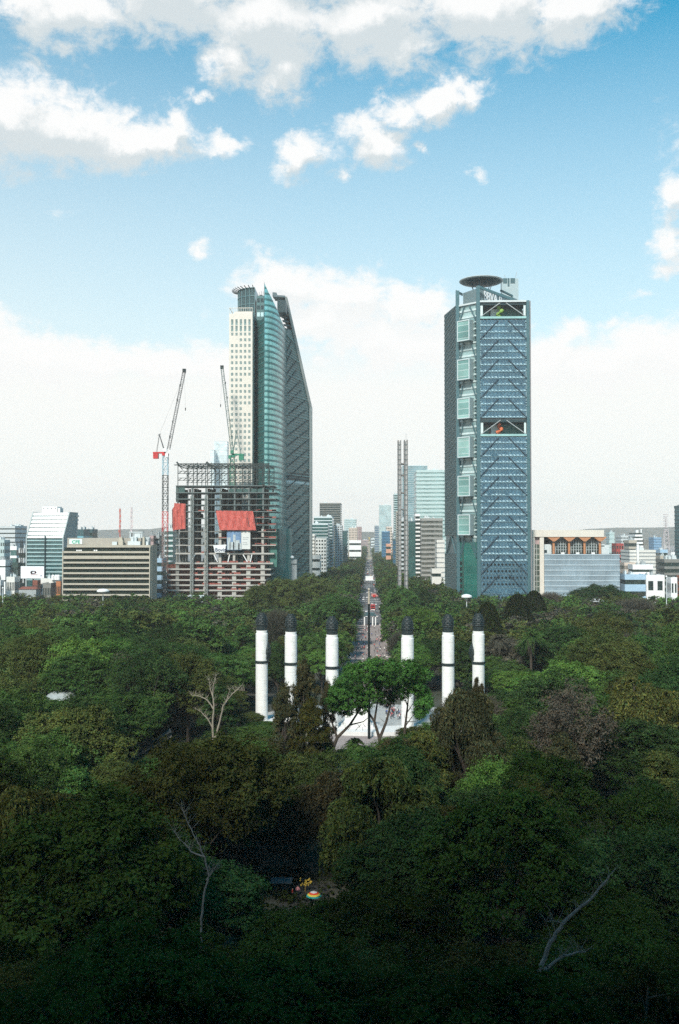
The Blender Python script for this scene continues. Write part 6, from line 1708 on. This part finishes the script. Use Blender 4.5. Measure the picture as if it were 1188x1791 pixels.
bare('dead_tree', 'pale leafless dead tree standing above the left wood', (373, 1300), 246, [
    ([(373, 1300), (372, 1270), (374, 1235), (372, 1205), (378, 1182)], .32, .06), ([(376, 1290), (385, 1262), (390, 1235), (406, 1214), (421, 1201)], .28, .06),
    ([(373, 1240), (364, 1225), (350, 1218), (336, 1216)], .2, .05), ([(374, 1225), (368, 1206), (366, 1190)], .18, .04), ([(390, 1236), (398, 1222), (402, 1206)], .15, .04),
    ([(373, 1275), (364, 1258), (352, 1245), (342, 1240)], .2, .04), ([(406, 1214), (416, 1206), (428, 1208)], .1, .03)], tw=150, r_tw=.04)
pb = mat('mottled_bark', (.13, .13, .12), .9, var=.55, scale=1.6)
bare('bare_limbed_tree', 'pale forked limbs rising through dark crowns at the lower left', (352, 1610), 104, [
    ([(352, 1610), (356, 1570), (365, 1530), (358, 1500), (345, 1470), (330, 1440), (318, 1410)], .13, .04), ([(358, 1500), (335, 1490), (318, 1470), (305, 1455)], .1, .03), ([(362, 1540), (371, 1525), (374, 1520)], .07, .03)], m_=pb, tw=260, r_tw=.025)
bare('bare_limbed_tree', 'long pale bare limb curving up at the lower right', (940, 1736), 84, [
    ([(940, 1736), (944, 1700), (955, 1665), (968, 1640), (985, 1615), (1008, 1593), (1030, 1575), (1048, 1555), (1066, 1532)], .24, .08), ([(948, 1700), (965, 1685), (985, 1672), (1008, 1666), (1024, 1665)], .17, .06),
    ([(984, 1615), (972, 1611), (954, 1611)], .05, .02)], m_=pb, tw=150, r_tw=.025)

# ---------------- the wood: jittered grid of individual trees, then a far mass
LIM = [(425, 482, 302, 1268), (482, 572, 290, 1292), (560, 655, 284, 1306), (655, 768, 284, 1286), (768, 872, 302, 1215), (222, 306, 240, 1332), (80, 142, 262, 1224), (900, 956, 330, 1172), (852, 892, 345, 1150), (502, 566, 158, 1594), (352, 405, 246, 1298), (322, 362, 104, 1560), (945, 1050, 84, 1720)]
gr = random.Random(99)
def fill(y0, y1, sp, far=False):
    out_ = []; y = y0; row = 0
    while y < y1:
        s = sp(y); hw = y * .39 + 6; x = -hw - (s * .5 if row % 2 else 0)
        while x < hw:
            xx = x + gr.uniform(-.28, .28) * s + y * .0; yy = y + gr.uniform(-.3, .3) * s; x += s
            px, _ = proj((xx, yy, 15))
            Rr = s * gr.uniform(.54, .68); rp = Rr * F / yy
            if px + rp < -10 or px - rp > 1198: continue
            if abs(xx) < 27 and yy > 340: continue
            if 272 < yy < 345 and abs(xx) < 36: continue
            if 225 < yy <= 272 and -13 < xx < 3: continue
            if any(abs(px - hp) * yy / F < (hr + Rr) * .5 and abs(yy - hy) < (hr + Rr) * .5 for hp, hy, hr in HERO): continue
            zb = max(0, hillz(xx, yy)); zt = zb + (gr.uniform(15, 24) if yy > 130 else gr.uniform(14, 19))
            if yy > 470: zt = gr.uniform(16, 24)
            elif 200 < yy < 420 and (px > 925 or px < 350): zt = zb + gr.uniform(18, 30); Rr *= 1.12
            elif 125 < yy <= 200: zt = zb + gr.uniform(17, 26)
            py = proj((xx, yy, zt))[1]; lim = 1034 if yy > 300 else 1040
            for a, c, ym, pl in LIM:
                if yy < ym and px + rp * (.6 if yy > 165 or a == 502 else .35) > a and px - rp * (.6 if yy > 165 or a == 502 else .35) < c: lim = max(lim, pl)
            if py < lim:
                zt = at(px, lim, yy).z
                if zt < zb + (3.2 if 225 < yy < 305 else 6.5): continue
                Rr = max(3.4, min(Rr, (zt - zb) * .75))
            out_.append((xx, yy, zt, Rr, zb, px))
        y += s * .86; row += 1
    return out_
near = fill(66, 470, lambda y: 13.0 + max(0, y - 110) * .017)
far_ = fill(470, 655, lambda y: 18.5)
far_ = [t for t in far_ if True]
MAXN = 245
rows = []
y = 356.0
while y < 655:
    for s_ in (-1, 1):
        r1 = gr.uniform(7.2, 8.6); rows.append((s_ * (r1 + (9.5 if y < 400 else 7.2) + gr.uniform(-.6, .8)), y + gr.uniform(-2, 2), gr.uniform(16, 21), r1, 0, 0))
    y += 12.5
near += [(a, c, d, e, f, proj((a, c, 15))[0]) for a, c, d, e, f, g_ in rows if c < 470]; far_ += [t for t in rows if t[1] >= 470]
near.sort(key=lambda t: t[1]); extra_far = near[MAXN:]; near = near[:MAXN]
def zone(px, Y):
    if Y < 125: row = 'in the darkest front row'
    elif Y < 190: row = 'in the second dark row'
    elif Y < 262: row = 'level with the monument front'
    elif Y < 350: row = 'beside the monument'
    else: row = 'beyond the monument'
    for a, t in ((130, 'below the slanted white block'), (290, 'below the striped office block'), (470, 'below the unfinished frame'), (640, 'left of the avenue line'), (800, 'right of the avenue line'), (935, 'below the blue lattice tower'), (1085, 'below the vaulted roof block'), (9999, 'near the right edge')):
        if px < a: return row, t
groups = {}
cho = random.Random(12)
for xx, yy, zt, Rr, zb, px in near:
    q = cho.random()
    if yy < 120: tone = cho.choices(['blackish green', 'shadow green', 'deep olive'], [2.5, 4, 1.6])[0]  # front rows get darker leaf colour in place of shade
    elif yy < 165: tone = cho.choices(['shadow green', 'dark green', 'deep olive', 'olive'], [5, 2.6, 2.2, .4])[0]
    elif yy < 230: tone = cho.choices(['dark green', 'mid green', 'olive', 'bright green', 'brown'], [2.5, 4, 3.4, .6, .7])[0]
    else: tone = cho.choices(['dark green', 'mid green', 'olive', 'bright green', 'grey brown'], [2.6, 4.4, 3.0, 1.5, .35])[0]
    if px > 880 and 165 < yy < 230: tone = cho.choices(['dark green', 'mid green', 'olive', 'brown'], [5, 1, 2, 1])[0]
    kind = 'twig' if tone == 'grey brown' and q < .6 else ('airy' if q < .22 else ('ragged' if q > .86 else ('weep' if tone in ('brown', 'deep olive') or (tone == 'olive' and q < .35) else 'broad')))
    if kind == 'twig' or yy > 330: pass
    if yy > 330 and kind == 'broad': kind = 'broad_far' if yy > 360 else 'broad'
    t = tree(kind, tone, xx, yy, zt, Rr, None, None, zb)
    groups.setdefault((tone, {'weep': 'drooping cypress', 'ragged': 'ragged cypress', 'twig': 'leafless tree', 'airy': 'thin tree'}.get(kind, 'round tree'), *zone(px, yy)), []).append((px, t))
ORD = ['first', 'second', 'third', 'fourth', 'fifth', 'sixth', 'seventh', 'eighth', 'ninth', 'tenth', 'eleventh', 'twelfth']
for (tone, kd, row, z_), L_ in groups.items():
    L_.sort(key=lambda e: e[0])
    for i, (px, t) in enumerate(L_):
        t['label'] = ('%s %s %s, %s' % (tone, kd, z_, row)) + ('' if len(L_) == 1 else ', %s from left' % ORD[i])
        w = t['label'].split()
        if len(w) > 16: t['label'] = t['label'].replace(' from left', '').replace('in the ', 'in ', 1)
        t['group'] = 'trees of the park wood'
# dark undergrowth between the trunks
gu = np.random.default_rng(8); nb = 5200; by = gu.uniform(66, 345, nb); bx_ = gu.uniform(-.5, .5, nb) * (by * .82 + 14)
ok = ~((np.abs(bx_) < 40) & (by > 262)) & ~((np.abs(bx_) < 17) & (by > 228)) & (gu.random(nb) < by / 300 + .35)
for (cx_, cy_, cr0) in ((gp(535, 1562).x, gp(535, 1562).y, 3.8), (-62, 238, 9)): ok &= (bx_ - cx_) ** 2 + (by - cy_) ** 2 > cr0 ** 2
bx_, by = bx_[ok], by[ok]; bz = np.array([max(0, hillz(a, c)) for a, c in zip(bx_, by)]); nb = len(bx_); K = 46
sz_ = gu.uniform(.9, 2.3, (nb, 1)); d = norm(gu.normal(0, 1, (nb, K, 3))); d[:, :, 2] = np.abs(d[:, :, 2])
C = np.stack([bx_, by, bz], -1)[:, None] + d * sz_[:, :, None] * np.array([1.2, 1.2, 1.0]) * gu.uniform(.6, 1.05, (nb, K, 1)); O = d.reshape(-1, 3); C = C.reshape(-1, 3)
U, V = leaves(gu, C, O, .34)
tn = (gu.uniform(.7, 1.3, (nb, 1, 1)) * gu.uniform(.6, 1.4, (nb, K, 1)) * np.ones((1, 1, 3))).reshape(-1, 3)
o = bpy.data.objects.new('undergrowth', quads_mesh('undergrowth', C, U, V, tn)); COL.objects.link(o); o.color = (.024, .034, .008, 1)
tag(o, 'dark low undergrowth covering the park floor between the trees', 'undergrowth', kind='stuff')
# distant wood and avenue rows as one mass
av = []
y = 662.0
while y < 3400:
    for s in (-1, 1):
        for k, xo in enumerate((17, 31, 45, 58)):
            if y > 2000 and k > 2: continue
            if k > 1 and y < 1500 and s < 0 and (40 < xo) and y > 1150: continue
            av.append((s * (xo + gr.uniform(-2.5, 2.5)), y + gr.uniform(-5, 5), gr.uniform(18, 24), gr.uniform(7.5, 9.5), 0, 0))
    y += 14 if y < 1400 else 22
src = []
for k in range(5):
    d, _, _ = broad(200 + k, 8, 5, 20, 22, 14, 8, .66); src.append(d)
CC, UU, VV, TT = [], [], [], []
gq = np.random.default_rng(4)
tl = [TONES[t] for t in ('mid green', 'dark green', 'olive', 'mid green', 'bright green', 'grey brown', 'olive')]
for (xx, yy, zt, Rr, zb, px) in extra_far + far_ + av:
    C, U, V, T = src[gq.integers(5)]; a = gq.uniform(0, 6.28); M = np.array([[math.cos(a), -math.sin(a), 0], [math.sin(a), math.cos(a), 0], [0, 0, 1]]) ; S = np.array([Rr / 8, Rr / 8, zt / 20.6])
    step = 1 if yy < 700 else 2
    C2 = (C[::step] * S) @ M.T + np.array([xx, yy, 0]); m = 1 if step == 1 else 1.35
    tn = np.array(tl[gq.integers(len(tl) - (1 if yy > 700 else 0)) if yy < 700 else gq.integers(4)]) * gq.uniform(.85, 1.15)
    CC.append(C2); UU.append((U[::step] @ M.T) * m); VV.append((V[::step] @ M.T) * m); TT.append(T[::step] * tn)
me = quads_mesh('distant_wood', np.concatenate(CC), np.concatenate(UU), np.concatenate(VV), np.concatenate(TT))
o = bpy.data.objects.new('distant_wood', me); COL.objects.link(o); o.color = (1, 1, 1, 1)
tag(o, 'far mass of tree crowns lining both sides of the avenue to the horizon', 'wood', kind='stuff')
print('trees', len(near), 'far', len(extra_far) + len(far_), len(av), 'faces', len(me.polygons))
# ================================================================ SKY, SUN, AIR
SUN_EL, SUN_AZ = R(42), R(180 + 16)      # azimuth measured clockwise from +Y: behind the camera, a little to the left
sd = Vector((math.sin(SUN_AZ) * math.cos(SUN_EL), math.cos(SUN_AZ) * math.cos(SUN_EL), math.sin(SUN_EL)))
sl = bpy.data.lights.new('sun', 'SUN'); sl.energy = 4.0; sl.angle = R(9); sl.color = (1, .95, .87)
so = bpy.data.objects.new('sun', sl); COL.objects.link(so); so.rotation_euler = (-sd).to_track_quat('-Z', 'Y').to_euler(); so.location = (0, -50, 200)
w = bpy.data.worlds.new('World'); sc.world = w; w.use_nodes = True
nt = w.node_tree; N, L = nt.nodes, nt.links; N.clear()
out = N.new('ShaderNodeOutputWorld'); bg = N.new('ShaderNodeBackground'); L.new(bg.outputs[0], out.inputs[0])
sky = N.new('ShaderNodeTexSky'); sky.sky_type = 'NISHITA'; sky.sun_disc = False; sky.sun_elevation = SUN_EL; sky.sun_rotation = SUN_AZ
sky.air_density = 1.6; sky.dust_density = 1.2; sky.ozone_density = 1.2; sky.altitude = 2200
STR = 0.13; EX = 2 ** .3
bg.inputs['Strength'].default_value = STR
tc = N.new('ShaderNodeTexCoord'); sx = N.new('ShaderNodeSeparateXYZ'); L.new(tc.outputs['Generated'], sx.inputs[0])
def M(op, a, b=None, c=None, clamp=False):
    n = N.new('ShaderNodeMath'); n.operation = op; n.use_clamp = clamp
    for i, v in enumerate((a, b, c)):
        if v is None: continue
        if isinstance(v, (int, float)): n.inputs[i].default_value = v
        else: L.new(v, n.inputs[i])
    return n.outputs[0]
az = M('ARCTAN2', sx.outputs[0], sx.outputs[1]); el = M('ARCSINE', sx.outputs[2])
comb = N.new('ShaderNodeCombineXYZ'); L.new(az, comb.inputs[0]); L.new(el, comb.inputs[1])
def azel(px, py):
    d = (RM @ Vector(((px - 594) / F, -(py - 895.5) / F, -1))).normalized(); return math.atan2(d.x, d.y), math.asin(d.z)
CL = [(110, 15, 150, 62, 1), (290, -10, 150, 80, 1), (470, 40, 150, 75, 1), (500, 115, 62, 62, 1), (400, 95, 60, 48, .9), (640, 30, 170, 75, 1), (700, 80, 90, 42, .9), (850, 25, 170, 72, 1), (1000, 5, 110, 58, 1), (120, 95, 45, 26, .7), (560, -160, 800, 170, 1), (60, 45, 60, 50, .8),
      (10, 205, 120, 72, 1), (110, 225, 120, 62, 1), (215, 240, 105, 52, 1), (310, 215, 38, 34, .8), (300, 245, 70, 34, .8), (390, 250, 45, 20, .65),
      (520, 268, 52, 42, .9), (575, 270, 40, 20, .5), (655, 262, 72, 46, .95), (640, 225, 50, 30, .7), (700, 195, 55, 30, .8), (760, 172, 62, 34, .9), (815, 160, 42, 28, .8), (735, 255, 20, 15, .5), (600, 310, 30, 15, .4),
      (355, 157, 26, 13, .6), (355, 419, 22, 15, .48), (840, 291, 20, 15, .45), (1183, 355, 40, 36, .9), (1175, 425, 42, 30, .85), (1170, 460, 40, 24, .6), (97, 373, 28, 12, .18), (1130, 520, 30, 10, .35), (430, 430, 20, 10, .3),
      (505, 495, 95, 52, 1), (610, 510, 95, 54, 1), (720, 535, 90, 48, 1), (560, 560, 170, 52, 1), (700, 600, 200, 60, 1), (780, 560, 60, 40, .8), (430, 500, 40, 26, .7),
      (-20, 610, 90, 70, 1), (60, 625, 110, 50, 1), (170, 625, 120, 44, 1), (290, 632, 120, 40, 1), (390, 640, 90, 38, 1), (0, 560, 30, 22, .7),
      (960, 625, 70, 52, 1), (1030, 640, 90, 48, .95), (1120, 625, 90, 52, 1), (1200, 625, 90, 60, 1), (990, 585, 40, 24, .7),
      (-260, 150, 240, 90, 1), (1500, 200, 240, 120, 1), (1450, 600, 260, 90, 1), (-330, 600, 250, 90, 1)]
grp = bpy.data.node_groups.new('cloud_field', 'ShaderNodeTree')
grp.interface.new_socket('Vector', in_out='INPUT', socket_type='NodeSocketVector'); grp.interface.new_socket('Density', in_out='OUTPUT', socket_type='NodeSocketFloat'); grp.interface.new_socket('Smooth', in_out='OUTPUT', socket_type='NodeSocketFloat')
gi = grp.nodes.new('NodeGroupInput'); go = grp.nodes.new('NodeGroupOutput')
def G(t): return grp.nodes.new(t)
GL = grp.links
nz = G('ShaderNodeTexNoise'); nz.inputs['Scale'].default_value = 11; nz.inputs['Detail'].default_value = 8; nz.inputs['Roughness'].default_value = .68; GL.new(gi.outputs[0], nz.inputs['Vector'])
sb = G('ShaderNodeVectorMath'); sb.operation = 'SUBTRACT'; GL.new(nz.outputs['Color'], sb.inputs[0]); sb.inputs[1].default_value = (.5, .5, .5)
sc1 = G('ShaderNodeVectorMath'); sc1.operation = 'SCALE'; GL.new(sb.outputs[0], sc1.inputs[0]); sc1.inputs['Scale'].default_value = .075
ad = G('ShaderNodeVectorMath'); GL.new(sc1.outputs[0], ad.inputs[0]); GL.new(gi.outputs[0], ad.inputs[1])
fl_ = G('ShaderNodeVectorMath'); fl_.operation = 'MULTIPLY'; GL.new(ad.outputs[0], fl_.inputs[0]); fl_.inputs[1].default_value = (1, 1, 0)
acc = None
for (px, py, rx, ry, am) in CL:
    a0, e0 = azel(px, py); s1 = G('ShaderNodeVectorMath'); s1.operation = 'SUBTRACT'; GL.new(fl_.outputs[0], s1.inputs[0]); s1.inputs[1].default_value = (a0, e0, 0)
    s2 = G('ShaderNodeVectorMath'); s2.operation = 'MULTIPLY'; GL.new(s1.outputs[0], s2.inputs[0]); s2.inputs[1].default_value = (F / (rx * 1.05), F / (ry * 1.05), 0)
    s3 = G('ShaderNodeVectorMath'); s3.operation = 'LENGTH'; GL.new(s2.outputs[0], s3.inputs[0])
    s4 = G('ShaderNodeMath'); s4.operation = 'MULTIPLY_ADD'; GL.new(s3.outputs['Value'], s4.inputs[0]); s4.inputs[1].default_value = -am; s4.inputs[2].default_value = am * 1.18
    if acc is None: acc = s4.outputs[0]
    else:
        s5 = G('ShaderNodeMath'); s5.operation = 'SMOOTH_MAX'; s5.inputs[2].default_value = .25; GL.new(acc, s5.inputs[0]); GL.new(s4.outputs[0], s5.inputs[1]); acc = s5.outputs[0]
n2 = G('ShaderNodeTexNoise'); n2.inputs['Scale'].default_value = 30; n2.inputs['Detail'].default_value = 9; n2.inputs['Roughness'].default_value = .68; n2.inputs['Distortion'].default_value = .3
st = G('ShaderNodeVectorMath'); st.operation = 'MULTIPLY'; GL.new(gi.outputs[0], st.inputs[0]); st.inputs[1].default_value = (1, 1.5, 1); GL.new(st.outputs[0], n2.inputs['Vector'])
s6 = G('ShaderNodeMath'); s6.operation = 'MULTIPLY_ADD'; GL.new(n2.outputs['Fac'], s6.inputs[0]); s6.inputs[1].default_value = 1.7; GL.new(acc, s6.inputs[2])
s7 = G('ShaderNodeMath'); s7.operation = 'SUBTRACT'; GL.new(s6.outputs[0], s7.inputs[0]); s7.inputs[1].default_value = .97; GL.new(s7.outputs[0], go.inputs[0])
s8 = G('ShaderNodeMath'); s8.operation = 'MULTIPLY_ADD'; GL.new(n2.outputs['Fac'], s8.inputs[0]); s8.inputs[1].default_value = .5; GL.new(acc, s8.inputs[2]); s9 = G('ShaderNodeMath'); s9.operation = 'SUBTRACT'; GL.new(s8.outputs[0], s9.inputs[0]); s9.inputs[1].default_value = .25; GL.new(s9.outputs[0], go.inputs[1])
def field(vec):
    g_ = N.new('ShaderNodeGroup'); g_.node_tree = grp; L.new(vec, g_.inputs[0]); return g_.outputs[0], g_.outputs[1]
d0, m0 = field(comb.outputs[0])
off = N.new('ShaderNodeVectorMath'); L.new(comb.outputs[0], off.inputs[0]); off.inputs[1].default_value = (-.006, .020, 0)
_, d1 = field(off.outputs[0])
def mapr(v, a, b, c, d, smooth=True):
    n = N.new('ShaderNodeMapRange'); n.interpolation_type = 'SMOOTHSTEP' if smooth else 'LINEAR'; L.new(v, n.inputs['Value'])
    for k, x in zip(('From Min', 'From Max', 'To Min', 'To Max'), (a, b, c, d)): n.inputs[k].default_value = x
    return n.outputs['Result']
alpha = mapr(d0, -.06, .62, 0, .96)
# self shading: where more cloud lies towards the sun the cloud is greyer
shade = mapr(M('ADD', d1, M('MULTIPLY', M('SUBTRACT', d1, m0), 2.0)), -.15, .95, 0, 1)
elw = mapr(el, .02, .46, 0, 1, False)
shade = M('MULTIPLY', shade, mapr(el, .20, .36, .1, 1))
ccol = N.new('ShaderNodeMix'); ccol.data_type = 'RGBA'; L.new(shade, ccol.inputs[0]); ccol.inputs[6].default_value = (.97 / STR / EX, .965 / STR / EX, .95 / STR / EX, 1); ccol.inputs[7].default_value = (.66 / STR / EX, .72 / STR / EX, .74 / STR / EX, 1)
# high thin haze that whitens the sky towards the horizon
hz = N.new('ShaderNodeMix'); hz.data_type = 'RGBA'; el2 = M('MULTIPLY_ADD', az, .06, el); hzf = mapr(el2, .04, .52, .98, 0.0, False); hzf = M('MAXIMUM', M('POWER', hzf, .84), mapr(el, .15, .30, .97, 0))
tint = N.new('ShaderNodeMix'); tint.data_type = 'RGBA'; tint.blend_type = 'MULTIPLY'; tint.inputs[0].default_value = 1; L.new(sky.outputs[0], tint.inputs[6]); tint.inputs[7].default_value = (.04, .88, .96, 1)
L.new(hzf, hz.inputs[0]); L.new(tint.outputs[2], hz.inputs[6]); hz.inputs[7].default_value = (.97 / STR / EX, .955 / STR / EX, .92 / STR / EX, 1)
mx = N.new('ShaderNodeMix'); mx.data_type = 'RGBA'; L.new(alpha, mx.inputs[0]); L.new(hz.outputs[2], mx.inputs[6]); L.new(ccol.outputs[2], mx.inputs[7])
L.new(mx.outputs[2], bg.inputs['Color'])
w.cycles.sampling_method = 'MANUAL'; w.cycles.sample_map_resolution = 512
# unseen cloud added behind the viewpoint to shade the castle hill and near trees
def add_shade_cloud():
    r = random.Random(2); base = Vector((0, 0, 430)); k = 430 / math.tan(SUN_EL); bm = bmesh.new()
    for i in range(90):
        x = r.uniform(-330, 330); y = r.uniform(-210, 60); s = r.uniform(45, 80)
        y = min(y, 65 - .25 * s + 22 * math.sin(x * .013 + 1))
        g_ = bmesh.ops.create_icosphere(bm, subdivisions=3, radius=s, matrix=Matrix.Translation((x - math.sin(SUN_AZ + math.pi) * k, y - math.cos(SUN_AZ + math.pi) * k, 430 + r.uniform(-10, 30))) @ Matrix.Diagonal((1, 1, .45, 1)))
        for v in g_['verts']: v.co.z += 5 * math.sin(v.co.x * .07) * math.cos(v.co.y * .09)
    me = bpy.data.meshes.new('shade_cloud'); bm.to_mesh(me); bm.free(); me.materials.append(mat('shade_cloud_white', (.85, .85, .86), 1, var=.02))
    o = bpy.data.objects.new('shade_cloud', me); COL.objects.link(o); tag(o, kind='structure')
add_shade_cloud()
# air
b = MB(); b.box(-4900, 4900, -290, 6600, -1, 300); hb = b.build('haze', [bpy.data.materials.new('haze_air')]); hb['kind'] = 'stuff'
m = hb.data.materials[0]; nt2, N2, L2 = nodes_of(m); o_ = N2.new('ShaderNodeOutputMaterial'); pv = N2.new('ShaderNodeVolumePrincipled')
pv.inputs['Color'].default_value = (.99, .95, .90, 1); pv.inputs['Density'].default_value = .0001; pv.inputs['Anisotropy'].default_value = 0; L2.new(pv.outputs[0], o_.inputs['Volume'])
sc.view_settings.view_transform = 'Standard'; sc.view_settings.look = 'None'; sc.view_settings.exposure = 0.4; sc.view_settings.gamma = 1
cy = sc.cycles; cy.use_denoising = False; cy.denoiser = 'OPENIMAGEDENOISE'; cy.max_bounces = 5; cy.diffuse_bounces = 3; cy.glossy_bounces = 3; cy.transmission_bounces = 2; cy.volume_bounces = 1; cy.transparent_max_bounces = 4
cy.volume_step_rate = 1; cy.use_adaptive_sampling = True; cy.adaptive_threshold = .02; cy.sample_clamp_indirect = 4
cy.use_fast_gi = False
